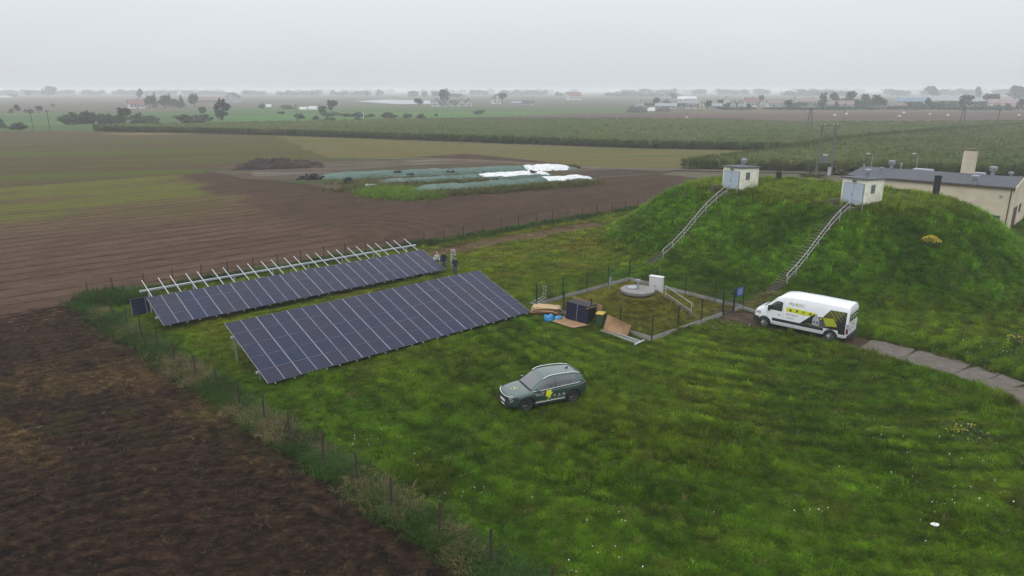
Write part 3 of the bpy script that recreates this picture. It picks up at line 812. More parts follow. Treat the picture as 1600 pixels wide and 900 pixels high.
# ================================================================== SOLAR TABLES
steel = mat('m_steel', (.42, .44, .45), .45, .6, var=.1, scale=9)
galv = mat('m_galv', (.50, .52, .54), .4, .35, var=.08, scale=12)
alu = mat('m_alu', (.34, .35, .40), .4, .3, var=.05, scale=20)
PM = 1.1
PW, PHT = 1.762 * PM, 1.134 * PM
def panel_glass():
    m, n, bs = new_mat('m_cells')
    t = n.nodes.new('ShaderNodeTexCoord'); sp = n.nodes.new('ShaderNodeSeparateXYZ'); n.links.new(t.outputs['Object'], sp.inputs[0])
    def math_(op, a, b=None, c=None):
        q = n.nodes.new('ShaderNodeMath'); q.operation = op
        for i, v in enumerate((a, b, c)):
            if v is None: continue
            if isinstance(v, (int, float)): q.inputs[i].default_value = v
            else: n.links.new(v, q.inputs[i])
        return q.outputs[0]
    def lines(co, size, wd):
        pp_ = math_('PINGPONG', co, size / 2)
        return math_('LESS_THAN', pp_, wd)
    x = math_('SUBTRACT', sp.outputs['X'], .03); y = math_('SUBTRACT', sp.outputs['Y'], .03)
    lr = lines(y, (PHT - .06) / 6, .010); lc = lines(x, (PW - .06) / 20, .004)
    dx = math_('ABSOLUTE', math_('SUBTRACT', sp.outputs['X'], PW / 2)); md_ = math_('LESS_THAN', dx, .022)
    rim = math_('LESS_THAN', math_('MINIMUM', math_('MINIMUM', sp.outputs['X'], math_('SUBTRACT', PW, sp.outputs['X'])),
                                    math_('MINIMUM', sp.outputs['Y'], math_('SUBTRACT', PHT, sp.outputs['Y']))), .018)
    ln = math_('MAXIMUM', math_('MAXIMUM', math_('MULTIPLY', lr, .24), math_('MULTIPLY', lc, .08)), math_('MULTIPLY', md_, .8))
    oi = n.nodes.new('ShaderNodeObjectInfo')
    cr = n.nodes.new('ShaderNodeValToRGB'); cr.color_ramp.elements[0].color = (.007, .011, .036, 1); cr.color_ramp.elements[1].color = (.014, .012, .030, 1)
    n.links.new(oi.outputs['Random'], cr.inputs[0])
    mi = n.nodes.new('ShaderNodeMix'); mi.data_type = 'RGBA'; n.links.new(ln, mi.inputs['Factor']); n.links.new(cr.outputs[0], mi.inputs['A']); mi.inputs['B'].default_value = (.24, .25, .30, 1)
    n.links.new(mi.outputs['Result'], bs.inputs['Base Color'])
    bs.inputs['Roughness'].default_value = .16; bs.inputs['Specular IOR Level'].default_value = .12
    nz_ = n.nodes.new('ShaderNodeTexNoise'); nz_.inputs['Scale'].default_value = 1.4; nz_.inputs['Detail'].default_value = 6
    n.links.new(t.outputs['Object'], nz_.inputs['Vector'])
    mr_ = n.nodes.new('ShaderNodeMapRange'); mr_.inputs['To Min'].default_value = .10; mr_.inputs['To Max'].default_value = .34
    n.links.new(nz_.outputs['Fac'], mr_.inputs['Value']); n.links.new(mr_.outputs[0], bs.inputs['Roughness'])
    return m
cells = panel_glass()
b = MB().box((PW / 2, PHT / 2, .0), (PW - .012, PHT - .012, .03)); 
gl = b.build('solar_panel', cells); glass_me = gl.data; bpy.data.objects.remove(gl)
b = MB(); k_ = 0
for c_, d_ in (((PW / 2, .006, .0), (PW, .012, .036)), ((PW / 2, PHT - .006, .0), (PW, .012, .036)), ((.009, PHT / 2, .0), (.014, PHT - .026, .039)), ((PW - .009, PHT / 2, .0), (.014, PHT - .026, .039))):
    b.box(c_, d_, None, 0 if k_ > 1 else 1); k_ += 1
fr_ = b.build('frame', [alu, mat('m_frameedge', (.05, .052, .07), .4, .3)]); frame_me = fr_.data; bpy.data.objects.remove(fr_)

def solar_table(name, label, org, yaw, tilt, cols, rows, full_rows, postx, gap=.02):
    t = thing(name, label, 'solar array', (org[0], org[1], 0), yaw)
    ct, s_t = math.cos(tilt), math.sin(tilt); z0 = org[2]
    def sl(x, y, o=0.0): return Vector((x, y * ct - o * s_t, z0 + y * s_t + o * ct))
    RT = Matrix.Rotation(tilt, 3, 'X')
    pit_x, pit_y = PW + gap, 1.154 * PM
    for i in range(cols):
        for j in range(rows):
            p = link('solar_panel', glass_me, t)
            p.location = sl(i * pit_x, j * pit_y, random.uniform(-.004, .004)); p.rotation_euler = (tilt + random.uniform(-.004, .004), random.uniform(-.003, .003), 0)
            f = link('frame', frame_me, p)
    W = cols * pit_x; L = full_rows * pit_y
    for i in range(cols):
        for q in (.21, .79):
            x = i * pit_x + q * PW
            MB().box(sl(x, (L - .05 - .09) / 2 - .0, -.055), (.042, L + .04, .05), RT).build('rail', galv, t)
    for y in (1.35, L - 1.30):
        for x0, x1 in ((-.12, W * .46), (W * .46 + .05, W + .1 - .0)):
            c_ = sl((x0 + x1) / 2, y, -.16)
            bm_ = MB().box(c_ + RT @ Vector((0, .0, 0)), (x1 - x0, .012, .14), RT).box(c_ + RT @ Vector((0, -.035, .063)), (x1 - x0, .058, .012), RT).box(c_ + RT @ Vector((0, -.035, -.063)), (x1 - x0, .058, .012), RT)
            bm_.build('beam', galv, t)
        for x in postx:
            top = sl(x, y + .03, -.10)
            MB().box((top.x, top.y + .04, top.z / 2 - .15), (.10, .07, top.z + .2)).build('post', steel, t)
    return t
PX1 = [.12, 3.6, 6.5, 9.4, 12.3, 15.2, 18.6]
solar_table('solar_array', 'front fully panelled solar table, five rows high, beside the parked green car', (-13.381, 35.358, .29), .719, .3098, 10, 5, 5, PX1)
solar_table('solar_array', 'rear half finished solar table with bare white rails above its panels', (-23.57, 44.699, .4335), .719, .3098, 12, 3, 5, [.5, 3.6, 6.7, 9.8, 12.9, 16, 19.1, 22.6])
# two spare panels leaning under the rear table's left end
c0 = G(209, 496); c1 = G(262, 489)
for k, (p, q, lab) in enumerate(((G(208, 495), G(240, 489), 'dark solar panel leaning upright under the left end of the rear table'),)):
    d = (q - p); yw = math.atan2(d.y, d.x)
    t = thing('loose_solar_panel', lab, 'solar panel', (p.x, p.y, .02), yw)
    o = link('glass', glass_me, t); o.rotation_euler = (R(80), 0, 0); o.location = (0, 0, 0)
    f = link('frame', frame_me, t); f.rotation_euler = (R(80), 0, 0)
    MB().box((PW * .5, .36, .45), (.05, .05, .9)).build('prop', steel, t)

# ================================================================== FIELD FENCE
rust = mat('m_rustpost', alb(66, 48, 42), .8, var=.25, scale=14)
wire = mat('m_wire', (.035, .032, .03), .8)
def post_fence(name, label, bases, hgt, brace=()):
    t = thing(name, label, 'fence', (*bases[0][:2], 0))
    o0 = Vector((*bases[0][:2], 0)); tops = []
    for i, p in enumerate(bases):
        q = Vector((p[0], p[1], 0)) - o0; lx, ly = random.gauss(0, .03), random.gauss(0, .03)
        h_ = hgt + random.uniform(-.08, .08)
        MB().tube([q + Vector((0, 0, -.3)), q + Vector((lx, ly, h_))], .046, 6).build('post', rust, t)
        tops.append((q, Vector((lx, ly, h_))))
        if i in brace:
            a_ = (Vector((*bases[i - 1][:2], 0)) - Vector((*p[:2], 0))).normalized()
            for sg in (1, -1): MB().tube([q + a_ * sg * .75 + Vector((0, 0, -.1)), q + Vector((0, 0, h_ * .72))], .026, 6).build('brace', rust, t)
    for hz in (.3, .62, .94, 1.22):
        MB().tube([q + v * (hz / hgt) for q, v in tops], .003, 4).build('wire', wire, t)
    return t
lf = [G(u, v) for u, v in ((955, 1012), (862, 946), (767, 886), (686, 840), (612, 796), (558, 755), (504, 726), (453, 689), (413, 657), (375, 634), (340, 612), (306, 590), (274, 567), (248, 549), (221.5, 528), (199, 509.5), (177, 494), (157, 480), (139, 466.5))]
post_fence('field_fence', 'wire fence on thin rusty posts beside the dark ploughed soil', lf, 1.45, brace=(7, 18))
nb = 8
bfl = [Vector((*CN, 0)).lerp(G(662, 384), i / 14) for i in range(1, 14)]
bfr = [G(u, v) for u, v in ((662, 383), (694, 376.5), (724, 372.5), (754.5, 366), (783, 360.5), (810, 356), (838, 351.5), (863, 346), (887, 342.5), (910, 339), (933, 336), (956, 333), (977, 329.5), (997, 326), (1017, 322.5), (1037, 319), (1056, 316))]
post_fence('field_fence', 'wire fence on rusty posts in front of the brown field, behind the solar tables', bfl + bfr, 1.5)

# ================================================================== RESERVOIR MOUND: stairs, rails, sheds
cream = mat('m_cream', alb(230, 228, 210, .92), .85, var=.08, scale=2.0, dirt=alb(190, 186, 164, .85))
door_m = mat('m_door', alb(172, 184, 196, .85), .5, var=.05, scale=5)
felt = mat('m_felt', alb(98, 102, 108, .6), .85, var=.2, scale=3)
tread_m = mat('m_tread', alb(82, 70, 60, .6), .9, var=.3, scale=5, dirt=alb(60, 50, 40))
whitep = mat('m_white_paint', alb(206, 208, 206, .58), .5, var=.06, scale=10, dirt=alb(160, 150, 140, .6))
dark_m = mat('m_black', (.012, .012, .013), .55, var=.2, scale=8)
zinc = mat('m_zinc', alb(176, 182, 188, .62), .4, .3, var=.08, scale=10)
YAWM = math.atan2(.54, .84)
def mound_hit(u, v):
    """where the line of sight through a pixel meets the lawn surface"""
    for zz_ in np.arange(6.6, -.1, -.03):
        q = G(u, v, zz_)
        if float(height(q.x, q.y)) >= zz_: return Vector((q.x, q.y, float(height(q.x, q.y))))
    return G(u, v)

def cowl(t, p, h=.75, r=.14):
    o = MB().tube([p, p + Vector((0, 0, h * .55))], r * .75, 12).build('vent_pipe', zinc, t, smooth=False)
    MB().lathe([(r * .8, h * .45), (r * 1.45, h * .5), (r * 1.5, h * .62), (r * .9, h * .64), (r * .9, h * .72), (r * 1.5, h * .74), (r * 1.5, h * .95), (r * .5, h), (0, h)], p, 14).build('cowl', zinc, t)

def shed(label, pos, wing):
    t = thing('pump_shed', label, 'shed', pos, YAWM)
    W, D, hf, hb = 2.3, 2.6, 2.3, 2.2
    w = MB()
    def wall(x0, y0, x1, y1, th=.22): pass
    sec = [(0, hf), (D, hb)]
    wl = MB()
    wl.add([(0, -W/2, -.9), (0, W/2, -.9), (D, W/2, -.9), (D, -W/2, -.9), (0, -W/2, hf), (0, W/2, hf), (D, W/2, hb), (D, -W/2, hb)],
           [(0, 1, 5, 4)[::-1], (1, 2, 6, 5)[::-1], (2, 3, 7, 6)[::-1], (3, 0, 4, 7)[::-1], (4, 5, 6, 7)[::-1]])
    wl.build('wall', cream, t)
    # recessed render joint on the side wall and pilaster strips
    for y in (-W/2 - .02, W/2 + .02): MB().box((D * .62, y, hb / 2 - .2), (.07, .04, hb + .3)).build('pilaster', cream, t)
    sl = math.atan2(hb - hf, D)
    MB().box((D / 2 - .04, 0, (hf + hb) / 2 + .075), (D + .3, W + .22, .11), Matrix.Rotation(-sl, 3, 'Y')).build('roof', felt, t)
    dr = MB().box((-.03, .0, .98), (.05, 1.92, 2.0)).build('door_frame', zinc, t)
    for s in (-1, 1):
        d = MB().box((-.062, s * .455, .97), (.05, .88, 1.9)).build('door', door_m, t)
        for hz in (.5, 1.5): MB().box((-.095, s * .455, hz), (.02, .80, .05)).build('batten', door_m, d)
        if s == 1: MB().box((-.11, .09, 1.0), (.05, .03, .16)).build('handle', dark_m, d)
    f = MB().box((D * .36, -W/2 - .015, 1.5), (.62, .05, .78)).build('window', whitep, t)
    for k in range(5): MB().box((D * .36, -W/2 - .05, 1.24 + k * .13), (.52, .03, .09), Matrix.Rotation(R(25), 3, 'X')).build('louvre', felt, f)
    MB().box((-.09, .0, hf - .16), (.16, .3, .13)).build('lamp', felt, t)
    cowl(t, Vector((D * .45, -.35, (hf + hb) / 2 + .1)), .8, .2)
    # little concrete wing wall and landing
    MB().box((-.78, W/2 + .02, .06), (1.4, .18, .85)).build('wing_wall', conc, t)
    MB().box((-.62, 0, -.14), (1.1, W - .4, .24)).build('landing', conc, t)
    return t
SL, SR = Vector((22.0, 70.15, 0)), Vector((29.95, 61.13, 0))
zl, zr = float(height(SL.x, SL.y)), float(height(SR.x, SR.y))
shed('small cream pump shed with blue double doors atop the left mound stairs', (SL.x, SL.y, zl - .02), 1)
shed('small cream pump shed with blue double doors atop the right mound stairs', (SR.x, SR.y, zr - .02), 1)

def stairs(label, lab2, base, top, nst):
    base = Vector((base.x, base.y, 0)); top = Vector((top.x, top.y, 0)); d = top - base; L = d.length; d.normalize(); nn = Vector((-d.y, d.x, 0)); yw = math.atan2(d.y, d.x)
    t = thing('stairs', label, 'stairs', base, yw)
    zs = [float(height(*(base + d * (L * (k + .5) / nst))[:2])) for k in range(nst)]
    for k in range(nst):
        MB().box((L * (k + .5) / nst + random.uniform(-.01, .01), random.uniform(-.02, .02), zs[k] - .06 + .02), (L / nst * .92, 1.12, .17)).build('step', tread_m, t)
    r = thing('handrail', lab2, 'handrail', base, yw)
    k0 = int(nst * .13); ks = np.linspace(k0, nst - 1, 7).astype(int)
    P = []
    for k in ks:
        p = Vector((L * (k + .5) / nst, -.62, zs[k])); P.append(p)
    endp = P[-1] + Vector((.0, 0, 0))
    for p in P: MB().tube([p + Vector((0, 0, -.15)), p + Vector((0, 0, .98))], .026, 6).build('post', whitep, r)
    lead = Vector((-.25, 0, -.08))
    MB().tube([P[0] + Vector((-.22, 0, .72))] + [p + Vector((0, 0, .98)) for p in P] + ([P[-1] + Vector((.35, 0, .99)), P[-1] + Vector((.35, -.9, .99))]), .028, 6).build('top_rail', whitep, r)
    MB().tube([p + Vector((0, 0, .5)) for p in P], .022, 6).build('mid_rail', whitep, r)
    q = P[-1] + Vector((.35, -.9, 0)); MB().tube([q + Vector((0, 0, -.4)), q + Vector((0, 0, .99))], .026, 6).build('post', whitep, r)
    return t
a_ = Vector((.84, .54, 0)).normalized()
stairs('steep concrete steps climbing the mound to the left shed', 'white tube handrail along the left mound steps', G(1012, 414), SL - a_ * 1.2, 34)
stairs('steep concrete steps climbing the mound to the right shed, behind the van', 'white tube handrail along the right mound steps behind the van', G(1203, 456), SR - a_ * 1.2, 34)
# black vent stacks
for (u, v, z, h_), lab in (((1461, 308, 6.0, 2.0), 'black vent stack on the mound in front of the cream building'), ((1216, 283, 5.9, 1.0), 'short black vent stack on the mound right of the left shed')):
    p = mound_hit(u, v); hz = p.z
    t = thing('vent_stack', lab, 'vent stack', (p.x, p.y, hz))
    MB().lathe([(.30, -.2), (.30, h_ * .93), (.335, h_ * .93), (.335, h_), (.26, h_), (.26, h_ - .1), (0, h_ - .1)], n=14).build('pipe', dark_m, t)
    MB().lathe([(.40, -.1), (.40, .05), (.31, .06)], n=14).build('collar', felt, t)

# ================================================================== LONG CREAM BUILDING
roofm = mat('m_bitumen', alb(84, 86, 94, .6), .8, var=.12, scale=1.2)
bw = mat('m_render', alb(206, 194, 170, .9), .9, var=.05, scale=.8, dirt=alb(186, 172, 148, .85))
brown = mat('m_brown', alb(96, 70, 56, .6), .6)
redd = mat('m_reddoor', alb(112, 58, 58, .6), .6)
Rc = Vector((57.2, 79.4, 0)); BL = 17.9; Lc = Rc - Vector((math.cos(R(-43)), math.sin(R(-43)), 0)) * BL
yb = math.atan2((Rc - Lc).y, (Rc - Lc).x); BD, EV, RG = 11.6, 5.0, 5.62
t = thing('long_building', 'long low cream building with dark flat pitched roof behind the mound', 'building', Lc, yb)
MB().add([(0, 0, -.2), (BL, 0, -.2), (BL, BD, -.2), (0, BD, -.2), (0, 0, EV), (BL, 0, EV), (BL, BD, EV), (0, BD, EV), (0, BD/2, RG), (BL, BD/2, RG)],
         [(0, 1, 5, 4), (2, 3, 7, 6), (1, 2, 6, 9, 5), (3, 0, 4, 8, 7)]).build('wall', bw, t)
ang = math.atan2(RG - EV, BD / 2); rf_w = math.hypot(BD / 2, RG - EV)
rf = MB()
for s in (0, 1):
    cy_ = (BD * .25 - .12) if s == 0 else BD - BD * .25 + .12
    cz = EV + (RG - EV) / 2 - .012 + .06
    rf.box((BL / 2 - .1, cy_, cz), (BL + .4, rf_w + .28, .12), Matrix.Rotation(ang if s == 0 else -ang, 3, 'X'), 0)
roof = rf.build('roof', roofm, t)
MB().box((BL / 2 - .1, -.27, EV - .06), (BL + .4, .1, .14)).build('gutter', brown, t)
MB().tube([(BL - .25, -.1, EV - .1), (BL - .25, -.09, 0)], .06, 8).build('downpipe', brown, t)
# raised gable wall at the right end
MB().prism([(-.25, EV - .4), (BD/2, RG + .25), (BD + .25, EV - .4), (BD + .25, EV + .12), (BD/2, RG + .42), (-.25, EV + .12)][:3] + [(BD + .25, EV + .15), (BD/2, RG + .42), (-.25, EV + .15)], BL + .103, BL + .20, M=Matrix(((0, 0, 1, 0), (1, 0, 0, 0), (0, 1, 0, 0), (0, 0, 0, 1)))).build('parapet', bw, t)
f = MB().box((BL - 1.3, -.03, 1.4), (.95, .06, .8)).build('window', whitep, t)
MB().box((BL - 1.3, -.065, 1.4), (.8, .02, .64)).build('pane', dark_m, f)
l = MB().tube([(BL - 1.1, 0, 3.95), (BL - 1.1, -.3, 4.05)], .03, 6).build('lamp_arm', zinc, t)
MB().lathe([(.0, -.12), (.14, -.1), (.16, .02), (.05, .1), (0, .1)], (BL - 1.1, -.35, 4.05), 10).build('lamp', zinc, t)
MB().box((BL + .03, 3.2, 1.25), (.06, 2.2, 2.5)).build('door', redd, t)
MB().box((BL + .02, 6.5, 2.0), (.05, 1.2, 1.0)).build('window', dark_m, t)
def onroof(u, v, z=5.4):
    p = G(u, v, z); q = p - Lc; c_, s_ = math.cos(-yb), math.sin(-yb); return Vector((q.x * c_ - q.y * s_, q.x * s_ + q.y * c_, 0))
def rz_(y): return EV + (RG - EV) * (1 - abs(y - BD/2) / (BD/2)) + .1
p = onroof(1511, 273)
ch = MB().box((p.x, p.y, 6.9), (1.35, 1.25, 3.2)).build('chimney', bw, t)
MB().box((p.x, p.y, 8.56), (1.5, 1.4, .12)).build('chimney_cap', brown, ch)
for u, v, h_, r_ in ((1377, 270, .75, .16), (1392, 266.5, 1.05, .28), (1407, 266.5, .8, .12), (1349, 266, .7, .1), (1523, 284, 1.1, .3), (1550, 276.5, 1.1, .3), (1579, 276, .6, .2)):
    p = onroof(u, v); p.z = rz_(p.y); cowl(t, p, h_, r_)
for u, v, w_ in ((1442, 267, 2.4), (1524, 271.5, 2.2)):
    p = onroof(u, v); MB().box((p.x, p.y, rz_(p.y) + .12), (w_, 1.3, .26), taper=.92).build('skylight', zinc, t)
# street lamps behind the building
for u, v, z, h_, lab in ((1361, 272, 0, 6.2, 'lamp post with round white head behind the left end of the long building'), (1432, 270, 0, 6.0, 'thin lamp post with short arm behind the building skylight')):
    p = G(u, 262, 4.8) ; p = Vector((p.x, p.y, 0)) * 1.04
    hh_ = H - (v - 6 - 140) / FPX * p.y / CP * .97
    t2 = thing('lamp_post', lab, 'street lamp', p)
    MB().tube([(0, 0, -.2), (0, 0, 6.3)], [.07, .045], 8).build('pole', zinc, t2)
    MB().tube([(0, 0, 6.25), (-.35, -.2, 6.5), (-.9, -.4, 6.55)], .035, 6).build('arm', zinc, t2)
    MB().lathe([(0, -.14), (.24, -.1), (.26, 0), (.12, .12), (0, .14)], (-.95, -.42, 6.5), 12).build('lamp_head', whitep, t2)

# ================================================================== WELL ENCLOSURE
dgreen = mat('m_fencegreen', alb(26, 52, 40, .7), .5, var=.1)
conc2 = mat('m_board', alb(168, 166, 162, .6), .85, var=.12, scale=3, dirt=alb(130, 124, 112))
en = [Vector((*p, 0)) for p in EN]
t = thing('mesh_fence', 'dark green mesh fence with concrete base boards round the small well mound', 'fence', en[0])
def side(p, q, fr, boards=True, gate=None):
    d = (q - p); L = d.length; yw = math.atan2(d.y, d.x)
    pts_ = [p.lerp(q, f_) for f_ in fr]
    for a, b2_ in zip(pts_, pts_[1:]):
        if gate and abs((a - p).length / L - gate) < .01: continue
        m_ = (a + b2_) / 2 - en[0]; l_ = (b2_ - a).length
        zz = max(float(height(*a[:2])), float(height(*b2_[:2])), 0.0) if False else .02
        if boards: MB().box((m_.x, m_.y, .13), (l_ - .07, .05, .36), Matrix.Rotation(yw, 3, 'Z')).build('base_board', conc2, t)
        w_ = MB()
        a0 = a - en[0]; b0 = b2_ - en[0]; nv = max(2, int(l_ / .1))
        for k in range(1, nv):
            c_ = a0.lerp(b0, k / nv); w_.tube([c_ + Vector((0, 0, .32)), c_ + Vector((0, 0, 1.72))], .0028, 3, cap=False)
        for hz in np.arange(.34, 1.74, .2): w_.tube([a0 + Vector((0, 0, hz)), b0 + Vector((0, 0, hz))], .0035, 3, cap=False)
        wo_ = w_.build('wire_mesh', dgreen, t); wo_['kind'] = 'stuff'
    for a in pts_[:-1]:
        c_ = a - en[0]; MB().box((c_.x, c_.y, .85), (.07, .06, 1.9), Matrix.Rotation(yw, 3, 'Z')).build('post', dgreen, t)
side(en[0], en[1], [0, .245, .49, .735, 1])
side(en[1], en[2], [0, .26, .51, .75, 1])
side(en[2], en[3], [0, .27, .53, .78, 1])
side(en[3], en[0], [0, .115, .245, .49, .74, 1], gate=.115)
# gate leaf
g0, g1 = en[3].lerp(en[0], .115) - en[0], en[3].lerp(en[0], .245) - en[0]
gt = MB()
for a, b_ in ((g0 + Vector((0, 0, .15)), g0 + Vector((0, 0, 1.75))), (g1 + Vector((0, 0, .15)), g1 + Vector((0, 0, 1.75)))):
    c_ = a.lerp(b_, .5); gt.box(c_, (.11, .11, 1.75), Matrix.Rotation(math.atan2((g1 - g0).y, (g1 - g0).x), 3, 'Z'))
for hz in (.2, .95, 1.7): gt.tube([g0 + Vector((0, 0, hz)), g1 + Vector((0, 0, hz))], .03, 6)
gate_o = gt.build('gate', dgreen, t)
gw = MB()
for k in range(1, 12):
    c_ = g0.lerp(g1, k / 12); gw.tube([c_ + Vector((0, 0, .2)), c_ + Vector((0, 0, 1.7))], .006, 3, cap=False)
gw.build('gate_bars', dgreen, gate_o)
# blue notice on the fence beside the gate
blue = mat('m_signblue', alb(20, 92, 190, .62), .4, var=.04)
p = en[3].lerp(en[0], .06); d = (en[0] - en[3]); yw = math.atan2(d.y, d.x)
t = thing('notice_board', 'small blue notice board with white lines on the mesh fence by the gate', 'sign', (p.x, p.y, 1.25), yw)
MB().box((0, .06, .25), (.85, .02, .62)).build('panel', blue, t)
for k, (z, w_) in enumerate(((.44, .6), (.34, .68), (.24, .62), (.14, .66), (.06, .4))): MB().box((0, .072, z), (w_, .006, .045)).build('text_line', whitep, t)
# concrete kerb from the fence corner to the van
p, q = G(1161, 484.5), G(1188, 491.5); d = q - p
MB().box((0, 0, .1), (d.length, .1, .3), Matrix.Rotation(math.atan2(d.y, d.x), 3, 'Z')).build('kerb_stone', conc2, None, loc=tuple((p + q) / 2))
tag(bpy.data.objects['kerb_stone'], 'pale concrete kerb between the gate corner and the van', 'kerb')

# well cover, cabinet, sign and short stairs on the small mound
wz = float(height(*WELL)); wt_ = Vector((*WELL, wz))
t = thing('well_cover', 'round grey concrete well cover on top of the small mound', 'well', wt_)
MB().lathe([(.95, -.5), (.95, .12), (1.2, .14), (1.22, .3), (1.16, .33), (0, .36)], n=36)  .build('concrete_lid', mat('m_lid', alb(150, 146, 140, .6), .9, var=.15, scale=3, bump=.3), t, smooth=False)
MB().lathe([(.38, .34), (.38, .42), (.33, .45), (0, .46)], (-.35, .15, 0), 18).build('hatch', zinc, t)
o = MB().tube([(0, -.05, .3), (0, -.05, .95)], .075, 12).build('vent_pipe', zinc, t)
MB().lathe([(.075, .9), (.16, .92), (.16, 1.02), (.0, 1.06)], (0, -.05, 0), 12).build('vent_cap', zinc, o)
cp = G(1025, 453, 1.5); cz = float(height(cp.x, cp.y))
t = thing('meter_cabinet', 'tall white electrical cabinet beside the round well cover', 'cabinet', (cp.x, cp.y, cz - .1), R(-32))
MB().box((0, 0, .78), (.98, .40, 1.36)).build('body', mat('m_cabwhite', alb(232, 232, 230, .66), .5, var=.03), t)
MB().box((0, -.205, .78), (.88, .02, 1.22)).build('door', mat('m_cabdoor', alb(226, 226, 224, .66), .5, var=.03), t)
MB().box((0, 0, 1.485), (1.06, .46, .05)).build('lid', mat('m_cabwhite', (0, 0, 0)), t)
MB().box((.0, -.219, .8), (.1, .012, .12)).build('badge', zinc, t)
MB().box((0, 0, .03), (.86, .32, .2)).build('plinth', conc2, t)
p = G(952.5, 449, .35)
t = thing('info_sign', 'small grey sign on a post left of the well cover', 'sign', (p.x, p.y, float(height(p.x, p.y)) - .1), R(40))
MB().tube([(0, 0, -.2), (0, 0, 1.25)], .025, 6).build('post', zinc, t)
MB().box((0, -.03, 1.1), (.32, .015, .5)).build('panel', zinc, t)
s0, s1_ = G(1083, 495, 0.0), G(1042, 468, 1.25)
d = Vector(((s0 - s1_).x, (s0 - s1_).y, 0)); Ls = d.length; yw = math.atan2(d.y, d.x)
t = thing('stairs', 'short worn concrete steps down the small well mound', 'stairs', (s1_.x, s1_.y, 0), yw)
ns = 8
zz = [1.35 * (1 - (k + .3) / ns) for k in range(ns)]
for k in range(ns): MB().box((Ls * (k + .5) / ns, 0, max(zz[k], float(height(*(s1_ + d.normalized() * (Ls * (k + .5) / ns))[:2]))) + .03), (Ls / ns * .95, 1.05, .2)).build('step', tread_m, t)
t = thing('handrail', 'white tube handrail beside the short steps of the well mound', 'handrail', (s1_.x, s1_.y, 0), yw)
za, zb_ = 1.4, .0
for x, z in ((-.2, za), (Ls * .86, .15)): MB().tube([(x, -.62, z - .3), (x, -.62, z + 1.05)], .026, 6).build('post', whitep, t)
MB().tube([(-.25, -.62, za + 1.07), (Ls * .86, -.62, 1.2), (Ls * .92, -.62, 1.0)], .028, 6).build('top_rail', whitep, t)
MB().tube([(-.2, -.62, za + .5), (Ls * .86, -.62, .65)], .022, 6).build('mid_rail', whitep, t)

# ================================================================== VEHICLES
def paint(name, col, rough=.35, coat=.8, metal=0.0, var=.03):
    return mat(name, col, rough, metal, var, 3.0, coat=coat)
tyre_m = mat('m_tyre', (.014, .014, .014), .85, var=.2, scale=20)
rim_m = mat('m_rim', (.42, .43, .44), .3, .8, var=.05)
rimd_m = mat('m_rimdark', (.03, .03, .032), .4, .5, var=.05)
glass_m = mat('m_carglass', (.03, .036, .04), .05, 0, .02, 3, spec=1.0, coat=1.0)
trim_m = mat('m_trim', (.016, .016, .017), .6, var=.1)
chrome = mat('m_chrome', (.72, .73, .74), .18, .9, var=.02)
plate_m = mat('m_plate', (.70, .70, .68), .4, var=.02)
redl = mat('m_redlamp', (.12, .010, .012), .2, var=.02, coat=.6)
clearl = mat('m_headlamp', (.45, .47, .5), .08, .2, .02, coat=.8)
yel = mat('m_decalyellow', alb(232, 236, 30, .68), .4, var=.02)
yel2 = mat('m_decalolive', alb(190, 196, 40, .62), .4, var=.02)
whd = mat('m_decalwhite', alb(228, 232, 228, .66), .4, var=.02)
dkd = mat('m_decaldark', alb(40, 42, 48, .6), .4, var=.05)
dkd2 = mat('m_decalgrey', alb(92, 98, 106, .6), .4, var=.05)

def loft(stations, prof, name, m, parent, smooth=True):
    """stations: list of (x, [(y, z) half profile from bottom centre to top centre]); mirrored and closed"""
    k = len(stations[0][1]); vs = []; fs = []
    ring = 2 * k - 2
    for x, p in stations:
        vs += [(x, y, z) for y, z in p] + [(x, -y, z) for y, z in p[-2:0:-1]]
    n = len(stations)
    for i in range(n - 1):
        for j in range(ring):
            fs.append((i * ring + j, (i + 1) * ring + j, (i + 1) * ring + (j + 1) % ring, i * ring + (j + 1) % ring))
    fs += [tuple(range(ring)), tuple((n - 1) * ring + j for j in range(ring))[::-1]]
    b = MB(); b.add(vs, fs)
    o = b.build(name, m, parent, smooth)
    bm = bmesh.new(); bm.from_mesh(o.data); bmesh.ops.recalc_face_normals(bm, faces=bm.faces[:]); bm.to_mesh(o.data); bm.free()
    return o

def cut(o, cutters):
    """carve openings with temporary solids that do not stay in the scene"""
    tmp = []
    for mb in cutters:
        c = mb.build('cutter', MATS['m_trim'])
        bm = bmesh.new(); bm.from_mesh(c.data); bmesh.ops.recalc_face_normals(bm, faces=bm.faces[:]); bm.to_mesh(c.data); bm.free()
        md = o.modifiers.new('cut', 'BOOLEAN'); md.operation = 'DIFFERENCE'; md.solver = 'EXACT'; md.object = c; tmp.append(c)
    pa = o.parent; o.parent = None
    dg = bpy.context.evaluated_depsgraph_get(); dg.update()
    me = bpy.data.meshes.new_from_object(o.evaluated_get(dg))
    o.modifiers.clear(); o.data = me; o.parent = pa
    for c in tmp: bpy.data.objects.remove(c)
    # sharp edges stay sharp
    bm = bmesh.new(); bm.from_mesh(me)
    for e in bm.edges: e.smooth = not (len(e.link_faces) == 2 and e.calc_face_angle(0) > R(32))
    bm.to_mesh(me); bm.free()

